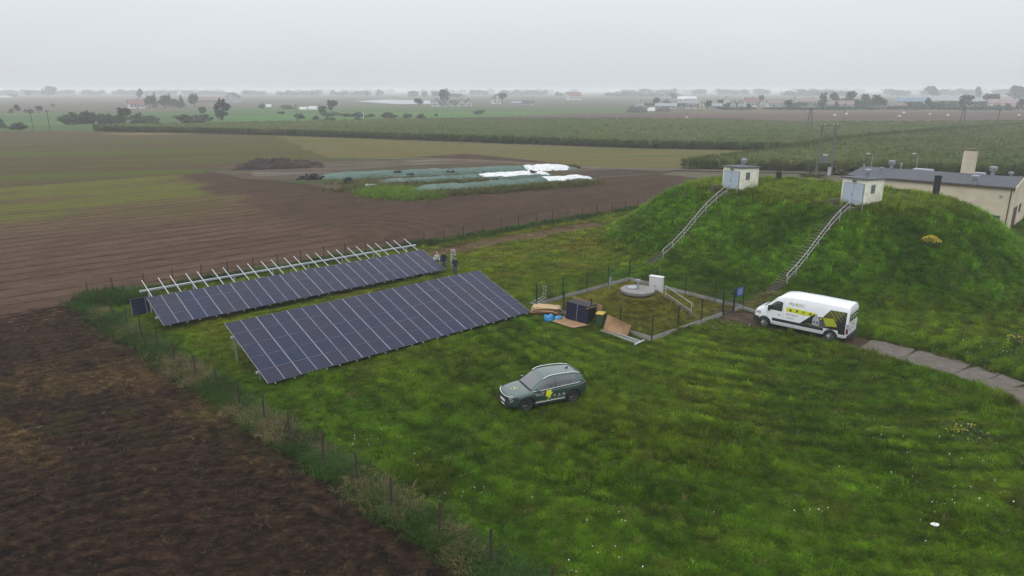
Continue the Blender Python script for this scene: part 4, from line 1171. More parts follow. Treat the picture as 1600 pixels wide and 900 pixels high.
def wheel(parent, x, y, r, w, spokes, rm, side):
    t = MB().lathe([(r * .62, -w/2), (r * .93, -w/2), (r, -w * .36), (r, w * .36), (r * .93, w/2), (r * .62, w/2), (r * .60, w * .3), (r * .60, -w * .3), (r * .62, -w/2)], (0, 0, 0), 28, axis='y')
    wo = t.build('wheel', tyre_m, parent, True, loc=(x, y, r))
    rb = MB(); s = side
    rb.lathe([(r * .60, 0), (r * .66, w * .47), (r * .60, w * .5), (r * .56, w * .36), (r * .55, 0)], (0, 0, 0), 28, axis='y')
    rb.lathe([(0, w * .42), (r * .14, w * .42), (r * .16, w * .3), (0, w * .28)], (0, 0, 0), 14, axis='y')
    for k in range(spokes):
        a = 2 * math.pi * k / spokes
        for da in (-.13, .13):
            q0 = Vector((math.cos(a) * r * .12, w * .40, math.sin(a) * r * .12)); q1 = Vector((math.cos(a + da) * r * .60, w * .44, math.sin(a + da) * r * .60))
            rb.tube([q0, q1], [r * .07, r * .055], 5)
    if s < 0: rb.v = [(v[0], -v[1], v[2]) for v in rb.v]; rb.f = [f[::-1] for f in rb.f]
    rb.build('rim', rm, wo)
    db = MB().lathe([(0, w * .12), (r * .56, w * .12), (r * .56, w * .1), (0, w * .1)], (0, 0, 0), 20, axis='y')
    if s < 0: db.v = [(v[0], -v[1], v[2]) for v in db.v]; db.f = [f[::-1] for f in db.f]
    db.build('brake_disc', rimd_m, wo)

def surf_decal(name, poly, ysurf, m, parent, off=.005, side=1, cuts=10):
    """a flat print laid on the curved body side: polygon in (x, z)"""
    bm = bmesh.new()
    f = bm.faces.new([bm.verts.new((p[0], 0, p[1])) for p in poly])
    zs = [p[1] for p in poly]; xs = [p[0] for p in poly]
    for k in range(1, cuts):
        z = min(zs) + (max(zs) - min(zs)) * k / cuts
        bmesh.ops.bisect_plane(bm, geom=bm.verts[:] + bm.edges[:] + bm.faces[:], plane_co=(0, 0, z), plane_no=(0, 0, 1))
    for k in range(1, cuts):
        x = min(xs) + (max(xs) - min(xs)) * k / cuts
        bmesh.ops.bisect_plane(bm, geom=bm.verts[:] + bm.edges[:] + bm.faces[:], plane_co=(x, 0, 0), plane_no=(1, 0, 0))
    for v in bm.verts: v.co.y = side * (ysurf(v.co.x, v.co.z) + off)
    bmesh.ops.triangulate(bm, faces=bm.faces[:])
    bmesh.ops.recalc_face_normals(bm, faces=bm.faces[:])
    me = bpy.data.meshes.new(name); bm.to_mesh(me); bm.free(); me.materials.append(m)
    return link(name, me, parent)

def text_mesh(s, size):
    cu = bpy.data.curves.new('t', 'FONT'); cu.body = s; cu.size = size; cu.resolution_u = 3
    o = bpy.data.objects.new('t', cu); COL.objects.link(o)
    dg = bpy.context.evaluated_depsgraph_get(); dg.update()
    me = bpy.data.meshes.new_from_object(o.evaluated_get(dg)); bpy.data.objects.remove(o); return me

def surf_text(name, s, x, z, size, ysurf, m, parent, off=.007, bold=0.0):
    """lettering on the left side (read from outside, so x runs towards the tail)"""
    me = text_mesh(s, size)
    for v in me.vertices:
        X, Z_ = x - v.co.x, z + v.co.y
        v.co = (X, ysurf(X, Z_) + off, Z_)
    me.materials.clear(); me.materials.append(m)
    return link(name, me, parent)

def polyline_interp(tab):
    xs = [a for a, _ in tab]; ys = [b for _, b in tab]
    def f(x): return float(np.interp(x, xs, ys))
    return f

# ---------------- green estate car
def suv():
    f0, r0 = G(821, 642.5), G(894.5, 628)
    mid = (f0 + r0) / 2; hd = (f0 - r0); yw = math.atan2(hd.y, hd.x)
    c = mid + Vector((math.sin(yw), -math.cos(yw), 0)) * .80
    c.z = float(height(c.x, c.y)) - .02
    t = thing('green_car', 'dark green estate car with yellow lightning bolt on its door, parked on the lawn', 'car', c, yw)
    gp = paint('m_greenpaint', alb(74, 100, 92, .6), .3, 1.0, .5)
    zb = polyline_interp([(-2.26, .5), (-2.1, .36), (-1.7, .26), (1.6, .24), (2.05, .27), (2.26, .40)])
    zt = polyline_interp([(-2.26, .98), (-2.18, 1.08), (-1.9, 1.13), (-1.0, 1.10), (.6, 1.03), (1.05, 1.03), (1.5, .99), (1.9, .92), (2.12, .83), (2.26, .66)])
    w = polyline_interp([(-2.26, .66), (-2.18, .78), (-2.0, .87), (-1.6, .925), (-1.2, .935), (0, .905), (1.0, .925), (1.4, .93), (1.75, .89), (2.0, .82), (2.16, .72), (2.26, .58)])
    pf = [(0, 0), (.80, 0), (.94, .07), (.985, .22), (1.0, .42), (.99, .60), (.985, .72), (.965, .86), (.91, .955), (.80, 1.0), (.45, 1.03), (0, 1.04)]
    xs = np.concatenate([np.linspace(-2.26, -1.9, 8), np.linspace(-1.8, 1.8, 37), np.linspace(1.88, 2.26, 9)])
    sts = [(x, [(w(x) * a, zb(x) + (zt(x) - zb(x)) * q) for a, q in pf]) for x in xs]
    body = loft(sts, None, 'body', gp, t)
    WB, TR, RW = 1.34, .80, .365
    cut(body, [MB().lathe([(.43, -.5), (.43, .5)], (sx_ * WB, sy_ * 1.05, RW + .02), 32, axis='y') for sx_ in (-1, 1) for sy_ in (-1, 1)])
    def ys(x, z):
        q = (z - zb(x)) / (zt(x) - zb(x)); return float(np.interp(q, [p[1] for p in pf[1:]], [p[0] for p in pf[1:]])) * w(x)
    # cabin
    rz = polyline_interp([(-2.14, 1.10), (-2.08, 1.20), (-1.92, 1.43), (-1.75, 1.545), (-1.4, 1.605), (-.7, 1.65), (-.2, 1.65), (.15, 1.605), (.36, 1.52), (.7, 1.29), (1.02, 1.06), (1.1, 1.01)])
    wb = polyline_interp([(-2.14, .74), (-1.9, .83), (-1.4, .885), (0, .865), (.6, .865), (1.1, .78)])
    wr = polyline_interp([(-2.14, .60), (-1.8, .62), (-1.2, .655), (-.2, .675), (.3, .67), (.7, .69), (1.1, .74)])
    cz = lambda x: zt(x) - .04
    xs2 = np.concatenate([np.linspace(-2.14, -1.6, 10), np.linspace(-1.5, .1, 17), np.linspace(.15, 1.1, 14)])
    def cab(x):
        b_, r_, z0, z1 = wb(x), wr(x), cz(x), max(rz(x), cz(x) + .03)
        return [(0, z0 - .1), (b_, z0 - .1), (b_, z0), (b_ * .55 + r_ * .45 + .015, z0 + (z1 - z0) * .5), (r_ + .012, z0 + (z1 - z0) * .88), (r_ - .03, z1 - .02), (r_ * .75, z1 + .004), (r_ * .4, z1 + .016), (0, z1 + .02)]
    loft([(x, cab(x)) for x in xs2], None, 'cabin', gp, t)
    def cy(x, z):
        p = cab(x); return float(np.interp(z, [q[1] for q in p[1:6]], [q[0] for q in p[1:6]]))
    def win(x0, x1, name='side_window', inset0=.0, inset1=.0):
        for s in (1, -1):
            pl = []
            n = 10
            for k in range(n + 1):
                x = x0 + (x1 - x0) * k / n; pl.append((x, cz(x) + .035))
            for k in range(n, -1, -1):
                x = x0 + inset0 + (x1 - inset1 - x0 - inset0) * k / n
                pl.append((x, cz(x) + (max(rz(x), cz(x) + .05) - cz(x)) * .84))
            surf_decal(name, pl, cy, glass_m, t, .007, s, 6)
    win(-.30, .84, inset1=.50); win(-1.16, -.36); win(-1.72, -1.20, inset0=.26)
    for s in (1, -1):
        MB().tube([(x, s * (cy(x, cz(x) + .01) + .012), cz(x) + .018) for x in np.linspace(-1.78, .93, 16)], .014, 6).build('chrome_strip', chrome, t)
        MB().tube([(x, s * (wr(x) - .0), rz(x) + .012 + (.02 if -1.5 < x < .1 else 0)) for x in np.linspace(-1.85, .30, 18)], .021, 6).build('roof_rail', chrome, t)
    # windscreen and rear window as curved sheets over the cabin
    def sheetglass(name, xa, xb, f, m=glass_m):
        vs = []; n = 10; mcol = 10
        for i in range(n + 1):
            x = xa + (xb - xa) * i / n
            for j in range(mcol + 1):
                y = (-1 + 2 * j / mcol) * (wr(x) * f)
                p = cab(x); z = float(np.interp(abs(y), [q[0] for q in p[:3:-1]], [q[1] for q in p[:3:-1]]))
                vs.append((x + .010, y, z + .010))
        b = MB(); b.add(vs, [(i * (mcol + 1) + j, (i + 1) * (mcol + 1) + j, (i + 1) * (mcol + 1) + j + 1, i * (mcol + 1) + j + 1) for i in range(n) for j in range(mcol)])
        return b.build(name, m, t, True)
    sheetglass('windscreen', 1.0, .36, .93)
    vs = [(-2.115, .58, 1.2), (-2.115, -.58, 1.2), (-1.955, -.55, 1.41), (-1.955, .55, 1.41)]
    MB().add([(x - .022, y, z) for x, y, z in vs], [(0, 1, 2, 3)]).build('rear_window', glass_m, t)
    MB().tube([(1.03, -.7, 1.075), (1.06, 0, 1.085), (1.03, .7, 1.075)], .03, 6).build('cowl', trim_m, t)
    MB().box((-1.90, 0, 1.475), (.20, 1.10, .03), Matrix.Rotation(R(-20), 3, 'Y')).build('spoiler', gp, t)
    MB().add([(-1.45, .015, 1.62), (-1.45, -.015, 1.62), (-1.25, 0, 1.64), (-1.47, 0, 1.72)], [(0, 2, 3), (1, 3, 2), (0, 3, 1), (0, 1, 2)]).build('antenna', trim_m, t)
    for s in (1, -1):
        for x in (-WB, WB):
            wheel(t, x, s * TR, RW, .235, 5, mat('m_rimgrey', (.12, .12, .125), .35, .7), s)
            pts_ = [Vector((x + math.cos(a) * .445, s * (ys(x + math.cos(a) * .40, .5) + .004), RW + .02 + math.sin(a) * .445)) for a in np.linspace(-.25, math.pi + .25, 18)]
            MB().tube(pts_, .033, 6).build('wheel_arch', trim_m, t)
        MB().tube([(x, s * (ys(x, .31) + .0), .30) for x in np.linspace(-.86, .86, 12)], .065, 6).build('sill', trim_m, t)
        MB().tube([(x, s * (ys(x, .40) + .012), .405) for x in np.linspace(-.84, .84, 10)], .012, 5).build('sill_strip', chrome, t)
        m_ = MB().box((.72, s * 1.02, 1.06), (.12, .20, .13)).build('mirror', trim_m, t)
        MB().box((.725, s * 1.03, 1.105), (.14, .19, .07), taper=.8).build('mirror_cap', gp, m_)
        MB().tube([(.42 - .0, s * (ys(.42, .93) + .014), .93), (.24, s * (ys(.24, .93) + .014), .93)], .012, 5).build('door_handle', trim_m, t)
        MB().tube([(-.55, s * (ys(-.55, .95) + .014), .95), (-.73, s * (ys(-.73, .95) + .014), .95)], .012, 5).build('door_handle', trim_m, t)
        for x in (-.33, .88, -1.02):
            MB().tube([(x, s * (ys(x, z) + .0008), z) for z in np.linspace(.40, 1.0, 8)], .004, 4).build('door_gap', trim_m, t)
        # boomerang headlamps and tail lamps
        MB().add([(2.02, s * .80, .86), (1.80, s * .895, .86), (1.84, s * .89, .72), (2.10, s * .77, .66), (2.15, s * .72, .74)], [(0, 1, 2, 3, 4)][:1] if s < 0 else [(4, 3, 2, 1, 0)]).build('headlamp', mat('m_headdark', (.05, .055, .06), .08, .2, .02, coat=1.0), t)
        MB().tube([(2.20, s * .66, .82), (2.06, s * .80, .70), (2.18, s * .70, .60)], .016, 5).build('daytime_lamp', whd, t)
        MB().box((-2.09, s * .775, 1.0), (.12, .12, .10), taper=.8).build('tail_lamp', redl, t)
        MB().tube([(2.14, s * .66, .36), (2.2, s * .5, .32)], .035, 6).build('skid_tip', chrome, t)
    MB().box((2.225, 0, .66), (.07, 1.12, .22)).build('grille', trim_m, t)
    MB().tube([(2.03, -.76, .885), (2.16, -.62, .845), (2.245, -.3, .80), (2.262, 0, .79), (2.245, .3, .80), (2.16, .62, .845), (2.03, .76, .885)], .022, 6).build('grille_strip', chrome, t)
    MB().box((2.235, 0, .40), (.08, 1.2, .20)).build('lower_grille', trim_m, t)
    MB().tube([(2.20, -.55, .30), (2.27, 0, .29), (2.20, .55, .30)], .04, 6).build('skid_plate', chrome, t)
    p = MB().box((2.285, 0, .53), (.015, .52, .115)).build('number_plate', plate_m, t)
    MB().box((-2.29, 0, .62), (.015, .52, .115)).build('number_plate', plate_m, t)
    MB().box((0, 0, .36), (3.9, 1.3, .22)).build('underbody', trim_m, t)
    # prints: bolt, lettering, pictograms, underline, bonnet badge
    bolt = [(.18, 1.0), (-.10, 1.0), (-.03, .84), (-.16, .84), (.20, .44), (.12, .66), (.28, .66)]
    surf_decal('lightning_bolt', bolt, ys, yel, t, .008, 1, 8); surf_decal('lightning_bolt', bolt, ys, yel, t, .008, -1, 8)
    surf_text('lettering', 'VOLT', .86, .76, .21, ys, whd, t)
    for k, x in enumerate((.02, -.24, -.50, -.76)):
        z = .56
        shp = [[(x + .09, z), (x - .09, z), (x, z + .17)], [(x + .09, z + .05), (x - .09, z + .05), (x - .06, z + .16), (x + .06, z + .16)],
               [(x + .09, z + .02), (x - .09, z + .02), (x - .09, z + .08), (x, z + .17), (x + .05, z + .1)], [(x + .07, z + .04), (x, z), (x - .08, z + .04), (x - .08, z + .13), (x, z + .18), (x + .07, z + .13)]][k]
        surf_decal('pictogram', shp, ys, mat('m_decalpale', alb(150, 168, 150, .6), .5), t, .007, 1, 2)
        surf_decal('pictogram', [(x + .1, z - .05), (x - .1, z - .05), (x - .1, z - .03), (x + .1, z - .03)], ys, mat('m_decalpale', (0, 0, 0)), t, .007, 1, 2)
    surf_decal('underline', [(.82, .46), (.42, .46), (.42, .485), (.82, .485)], ys, yel2, t, .007, 1, 3)
    surf_decal('underline', [(.40, .465), (-.84, .465), (-.84, .478), (.40, .478)], ys, yel2, t, .007, 1, 3)
    zh = lambda x, y: zb(x) + (zt(x) - zb(x)) * float(np.interp(abs(y) / w(x), [0, .45, .8, .91], [1.04, 1.03, 1.0, .955]))
    ring = MB(); n = 24; vs = []
    for k in range(n):
        a = 2 * math.pi * k / n
        for rr in (.20, .165):
            x, y = 1.62 + rr * math.cos(a) * .9, rr * math.sin(a); vs.append((x, y, zh(x, y) + .008))
    ring.add(vs, [(2 * k, 2 * ((k + 1) % n), 2 * ((k + 1) % n) + 1, 2 * k + 1) for k in range(n)]).build('bonnet_badge', yel2, t)
    vs = [(1.62 + x, y, zh(1.62 + x, y) + .009) for x, y in ((.07, .05), (.0, -.1), (-.02, -.02), (-.08, -.06), (.0, .1), (.02, .03))]
    MB().add(vs, [(0, 1, 2, 5), (2, 3, 4, 5)]).build('bonnet_bolt', whd, t)
    return t
suv()

# ---------------- white high-roof van
def van():
    f0, r0 = G(1194, 512), G(1296.5, 534.5)
    mid = (f0 + r0) / 2; hd = (f0 - r0); yw = math.atan2(hd.y, hd.x)
    c = mid + Vector((math.sin(yw), -math.cos(yw), 0)) * .86
    c.z = .085
    t = thing('white_van', 'white high roof delivery van with yellow and black prints by the mound stairs', 'van', c, yw)
    wp = paint('m_vanwhite', (.74, .75, .77), .35, .7)
    rz = polyline_interp([(-3.16, 2.28), (-3.10, 2.44), (-2.9, 2.47), (-1.0, 2.50), (.6, 2.48), (1.15, 2.40), (1.45, 2.26), (1.9, 1.85), (2.3, 1.48), (2.36, 1.44), (2.75, 1.28), (2.95, 1.08), (3.03, .75)])
    zb = polyline_interp([(-3.16, .42), (-2.9, .36), (2.6, .32), (3.03, .36)])
    w = polyline_interp([(-3.16, .99), (-3.0, 1.02), (1.0, 1.03), (2.0, 1.0), (2.5, .95), (2.8, .86), (2.95, .74), (3.03, .58)])
    ab = [(0, 0), (.9, 0), (.985, .07), (1.0, .24), (1.0, .45), (.985, .60), (.955, .75), (.91, .90), (.86, .965), (.76, .992), (.45, 1.004), (0, 1.008)]
    xs = np.concatenate([np.linspace(-3.16, -2.9, 5), np.linspace(-2.7, .6, 26), np.linspace(.7, 2.3, 18), np.linspace(2.36, 3.03, 12)])
    sts = [(x, [(w(x) * a, zb(x) + (rz(x) - zb(x)) * q) for a, q in ab]) for x in xs]
    body = loft(sts, None, 'body', wp, t)
    RW = .345; XF, XR = 2.165, -2.165
    cut(body, [MB().lathe([(.42, -.5), (.42, .5)], (x, s * 1.12, RW + .03), 32, axis='y') for x in (XF, XR) for s in (-1, 1)])
    def ys(x, z):
        q = (z - zb(x)) / (rz(x) - zb(x)); return float(np.interp(q, [p[1] for p in ab[1:]], [p[0] for p in ab[1:]])) * w(x)
    for s in (1, -1):
        for x in (XF, XR):
            wheel(t, x, s * .90, RW, .22, 6, rim_m, s)
            pts_ = [Vector((x + math.cos(a) * .43, s * (ys(x + math.cos(a) * .4, .6) - .005), RW + .03 + math.sin(a) * .43)) for a in np.linspace(-.1, math.pi + .1, 16)]
            MB().tube(pts_, .022, 5).build('wheel_arch', trim_m, t)
        win = [(2.02, 1.36), (1.02, 1.36), (1.02, 1.98), (1.12, 2.02), (1.42, 2.02), (1.62, 1.88), (2.0, 1.50)]
        surf_decal('cab_window', win, ys, glass_m, t, .006, s, 8)
        surf_decal('side_moulding', [(1.65, .62), (-1.70, .62), (-1.70, .82), (1.65, .82)], ys, trim_m, t, .014, s, 8)
        m_ = MB().box((1.86, s * 1.16, 1.50), (.13, .18, .36)).build('mirror', trim_m, t)
        MB().box((1.885, s * 1.16, 1.50), (.09, .19, .20)).build('mirror_cap', trim_m, m_)
        MB().tube([(1.30, s * (ys(1.3, 1.1) + .02), 1.1), (1.10, s * (ys(1.1, 1.1) + .02), 1.1)], .018, 5).build('door_handle', trim_m, t)
        for x in (.95, 2.0, -.40):
            MB().tube([(x, s * (ys(x, z) + .0006), z) for z in np.linspace(.5, (2.3 if x < 1.5 else 1.42), 10)], .004, 4).build('door_gap', dkd2, t)
        MB().tube([(x, s * (ys(x, 1.86) + .001), 1.86) for x in np.linspace(-3.0, .9, 10)], .006, 4).build('body_crease', wp, t)
        MB().tube([(x, s * (ys(x, 1.26) + .001), 1.26) for x in np.linspace(-3.0, .9, 10)], .006, 4).build('body_crease', wp, t)
        MB().box((-3.13, s * .97, 1.02), (.12, .10, .62)).build('tail_lamp', redl, t)
        MB().box((-3.135, s * .97, 1.16), (.122, .104, .24)).build('tail_lamp_lens', clearl, t)
        MB().add([(2.78, s * .86, 1.05), (2.45, s * .955, 1.12), (2.5, s * .95, .86), (2.86, s * .82, .84)], [(0, 1, 2, 3)] if s < 0 else [(3, 2, 1, 0)]).build('headlamp', clearl, t)
    # windscreen over the nose
    vs = []; n = 10; mc = 10
    for i in range(n + 1):
        x = 2.28 + (1.30 - 2.28) * i / n
        for j in range(mc + 1):
            y = (-1 + 2 * j / mc) * w(x) * .87; q = float(np.interp(abs(y) / w(x), [0, .45, .76, .86, .91], [1.008, 1.004, .992, .965, .90]))
            vs.append((x + .012, y, zb(x) + (rz(x) - zb(x)) * q + .010))
    MB().add(vs, [(i * (mc + 1) + j, (i + 1) * (mc + 1) + j, (i + 1) * (mc + 1) + j + 1, i * (mc + 1) + j + 1) for i in range(n) for j in range(mc)]).build('windscreen', glass_m, t, True)
    MB().box((2.93, 0, .52), (.24, 1.5, .36), taper=.94).build('front_bumper', trim_m, t)
    for s in (1, -1): MB().box((2.72, s * .80, .52), (.36, .26, .36)).build('bumper_corner', trim_m, t)
    MB().box((3.0, 0, .92), (.06, 1.0, .16)).build('grille', trim_m, t)
    MB().box((-3.20, 0, .48), (.14, 1.9, .26)).build('rear_bumper', trim_m, t)
    MB().box((0, 0, .38), (5.4, 1.5, .2)).build('underbody', trim_m, t)
    # rear doors, windows and prints
    for s in (1, -1):
        d = MB().box((-3.172, s * .455, 1.38), (.02, .88, 1.66)).build('rear_door', wp, t)
        MB().box((-3.187, s * .45, 1.72), (.012, .80, .50)).build('rear_window', glass_m, d)
        for k in range(2):
            z = 1.76; y = s * (.24 + .36 * k)
            MB().add([(-3.197, y - .09, z - .05), (-3.197, y + .09, z - .05), (-3.197, y + .05, z + .09), (-3.197, y - .06, z + .07)], [(3, 2, 1, 0)]).build('pictogram', whd, d)
        MB().box((-3.196, s * .45, 1.56), (.004, .34, .035)).build('lettering_line', yel2, d)
    MB().box((-3.19, .05, 1.26), (.02, .10, .10)).build('badge', dkd, t)
    MB().box((-3.19, -.3, 1.12), (.02, .14, .05)).build('badge', dkd, t)
    MB().box((-3.195, .30, .95), (.03, .62, .13)).build('plate_recess', trim_m, t)
    MB().box((-3.214, .30, .95), (.008, .48, .10)).build('number_plate', plate_m, t)
    # left side livery
    surf_decal('black_panel', [(-.20, .82), (-1.05, 1.62), (-1.20, 1.48), (-1.62, 1.52), (-2.0, 2.08), (-3.03, 2.10), (-3.03, .62), (-2.62, .62), (-2.60, .83), (-1.72, .83)], ys, dkd, t, .008, 1, 16)
    surf_decal('roof_panel', [(-1.62, 1.56), (-2.02, 2.09), (-3.03, 2.11), (-2.5, 1.52)], ys, mat('m_olive', alb(92, 92, 40, .6), .4), t, .009, 1, 6)
    for k in range(5):
        x = -1.95 - .26 * k
        surf_decal('roof_line', [(x, 2.06), (x - .03, 2.06), (x - .53 - .03, 1.40 + .05 * k), (x - .53, 1.40 + .05 * k)] if x - .56 > -3.02 else [(x, 2.06), (x - .03, 2.06), (-3.02, 2.06 - (3.02 + x) * 1.2), (-2.99, 2.06 - (2.99 + x) * 1.2)], ys, yel2, t, .012, 1, 4)
    surf_decal('yellow_panel', [(-1.60, 1.50), (-2.28, 1.56), (-2.55, 1.06), (-1.84, .98)], ys, yel2, t, .013, 1, 6)
    surf_decal('house_gable', [(-.98, .90), (-1.42, .86), (-1.42, 1.30), (-1.20, 1.66), (-.98, 1.32)], ys, mat('m_decalsilver', alb(196, 198, 206, .6), .4), t, .010, 1, 5)
    surf_decal('house_window', [(-1.06, 1.02), (-1.16, 1.01), (-1.16, 1.18), (-1.06, 1.18)], ys, dkd2, t, .013, 1, 2)
    surf_decal('house_window', [(-1.24, 1.01), (-1.36, 1.0), (-1.36, 1.18), (-1.24, 1.18)], ys, dkd2, t, .013, 1, 2)
    surf_decal('house_wall', [(-1.44, .88), (-2.0, .92), (-1.86, 1.24), (-1.44, 1.28)], ys, dkd2, t, .010, 1, 4)
    surf_decal('roof_badge', [(-1.42, 1.44), (-1.54, 1.43), (-1.56, 1.34), (-1.45, 1.34)], ys, yel, t, .010, 1, 2)
    surf_decal('ground_line', [(-.60, .90), (-1.7, .86), (-1.7, .88), (-.62, .93)], ys, yel2, t, .012, 1, 4)
    surf_decal('yellow_band', [(.78, 1.74), (-1.20, 1.68), (-1.02, 1.40), (.78, 1.44)], ys, yel, t, .006, 1, 8)
    for k, x in enumerate((.48, .06, -.36, -.80)):
        z = 1.53
        shp = [[(x + .1, z), (x - .1, z), (x, z + .15)], [(x + .08, z + .02), (x - .08, z + .02), (x - .06, z + .14), (x + .06, z + .12)], [(x + .1, z + .05), (x - .1, z + .05), (x - .06, z + .12), (x + .06, z + .12)], [(x + .1, z + .02), (x - .1, z), (x - .05, z + .13), (x + .02, z + .11)]][k]
        surf_decal('pictogram', shp, ys, dkd, t, .009, 1, 2)
        surf_decal('pictogram', [(x + .14, z - .05), (x - .14, z - .05), (x - .14, z - .025), (x + .14, z - .025)], ys, dkd, t, .009, 1, 2)
    surf_text('lettering', 'PGI', .62, 1.92, .24, ys, dkd, t)
    surf_decal('logo_block', [(.18, 1.90), (.08, 1.90), (.08, 2.10), (.18, 2.10)], ys, yel2, t, .008, 1, 2)
    for z, w_ in ((2.06, .36), (1.99, .30), (1.92, .38)): surf_decal('lettering_line', [(.02, z), (.02 - w_, z), (.02 - w_, z + .02), (.02, z + .02)], ys, dkd2, t, .008, 1, 2)
    surf_text('lettering', '602 798 601', .74, 1.20, .155, ys, dkd, t)
    surf_text('lettering', 'www.pgi.pl', .74, 1.00, .12, ys, dkd2, t)
    return t
van()

# ================================================================== MAIZE
def maize(name, label, poly, sp, dens, seed, front=True, hgt=2.1):
    P = px(poly); xs = [p[0] for p in P]; ys_ = [p[1] for p in P]
    gx = np.arange(min(xs), max(xs), sp); gy = np.arange(min(ys_), max(ys_), sp * 1.15)
    Xg, Yg = np.meshgrid(gx, gy, indexing='ij')
    ins = pip(Xg, Yg, P) & inview(Xg, Yg, 0, 160, 50)[0]
    dist = seg_dist(Xg, Yg, P + P[:1])
    Zg = hgt * (.12 + .80 * sstep(.0, 1.6, dist)) + .3 * (fbm(Xg * .7, Yg * .7, seed, 3) - .5) + .35 * (fbm(Xg * .06, Yg * .06, seed + 5) - .5)
    n1 = fbm(Xg * .035, Yg * .05, seed + 9, 4)[..., None]; n2 = fbm(Xg * .5, Yg * .22, seed + 11, 3)[..., None]
    ca, cb, cd_ = s2l((82, 100, 42)) * .48, s2l((106, 110, 58)) * .46, s2l((66, 84, 34)) * .44
    Cg = ca + (cb - ca) * np.clip(n1 * 2 - .5, 0, 1); Cg = Cg + (cd_ - Cg) * np.clip(n2 * 2.6 - 1.1, 0, 1) * .6
    V, F, C = compact(np.stack([Xg, Yg, Zg], -1).reshape(-1, 3), grid_faces(len(gx), len(gy), ins), Cg.reshape(-1, 3))
    o = npmesh(name, V, F, MATS['m_maize'], tint=C)
    o['kind'] = 'stuff'; o['label'] = label
    N = int((max(xs) - min(xs)) * (max(ys_) - min(ys_)) * dens)
    x = rng.uniform(min(xs), max(xs), N); y = rng.uniform(min(ys_), max(ys_), N)
    for (xa, ya), (xb, yb_) in zip(P, P[1:] + P[:1]):                   # a dense edge all round
        L_ = math.hypot(xb - xa, yb_ - ya); n_ = int(L_ * 5); q_ = rng.uniform(0, 1, n_)
        x = np.concatenate([x, xa + (xb - xa) * q_ + rng.normal(0, 1.1, n_)]); y = np.concatenate([y, ya + (yb_ - ya) * q_ + rng.normal(0, 1.1, n_)])
    N = len(x)
    d = seg_dist(x, y, P + P[:1])
    ok = pip(x, y, P) & inview(x, y, 0, 120, 40)[0] & ((d < 3.5) | (rng.uniform(size=N) < np.clip(210 / y, 0.0, 1) ** 2 * .28))
    # rows
    x, y, d = x[ok], y[ok], d[ok]
    N = len(x)
    n1 = fbm(x * .035, y * .05, seed + 9, 4)[:, None]
    c = (ca + (cb - ca) * np.clip(n1 * 2 - .5, 0, 1)) * rng.uniform(.85, 1.25, N)[:, None] * np.where(d < 2.5, 1.15, 1.1)[:, None]
    sc_ = rng.uniform(.85, 1.12, N)[:, None] * np.ones((1, 3)) * (hgt / 2.1)
    s = scatter('maize_plants', np.stack([x, y, np.full(N, -.12) + np.where(d < 3.5, 0, .1)], -1), np.stack([rng.normal(0, .05, N), rng.normal(0, .05, N), rng.uniform(0, 6.28, N)], -1), sc_, c, MZ, label, parent=o)
    return o
attr_mat('m_maize', fine=[(.7, .2, (0, 1)), (2.5, .25, (0, 1))], scatter=1.0)
mzm = leaf_mat('m_maizeleaf', .2)
MZ = []
for k in range(3):
    r_ = np.random.default_rng(900 + k); b = MB()
    for sx_ in range(3):
        o0 = Vector((r_.uniform(-.5, .5), r_.uniform(-.5, .5), 0)); hh = r_.uniform(2.0, 2.5)
        b.tube([o0, o0 + Vector((0, 0, hh))], [.03, .012], 4, cap=False)
        for l in range(9):
            z0 = hh * (.22 + .075 * l); a = l * 2.5 + r_.uniform(-.5, .5); dd = Vector((math.cos(a), math.sin(a), 0)); sd_ = Vector((-dd.y, dd.x, 0)) * .06; ln = r_.uniform(.45, .7)
            p0 = o0 + Vector((0, 0, z0)); p1 = p0 + dd * ln * .55 + Vector((0, 0, .28)); p2 = p0 + dd * ln + Vector((0, 0, .05 - .2 * r_.uniform()))
            b.add([p0 - sd_ * .5, p0 + sd_ * .5, p1 + sd_, p1 - sd_, p2], [(0, 1, 2, 3), (3, 2, 4)])
    me = bpy.data.meshes.new('maize_clump'); me.from_pydata(b.v, [], b.f); me.materials.append(mzm); MZ.append(bpy.data.objects.new('maize_clump', me))
maize('maize_field', 'long strip of tall green maize behind the mown field', [(148, 204.5), (440, 211), (640, 218), (800, 224), (1000, 231), (1245, 235.5), (1330, 222), (1500, 205), (1900, 196), (1900, 190), (1500, 196), (1240, 197), (1100, 191), (900, 191), (640, 191), (440, 196), (148, 202)], 1.6, .5, 501)
maize('maize_field', 'maize field behind the sheds and the long building', [(1066, 263), (1130, 265), (1250, 267.5), (1600, 275), (1850, 281), (1850, 193), (1600, 199), (1500, 207), (1330, 224), (1245, 238)], 1.0, 1.4, 521)

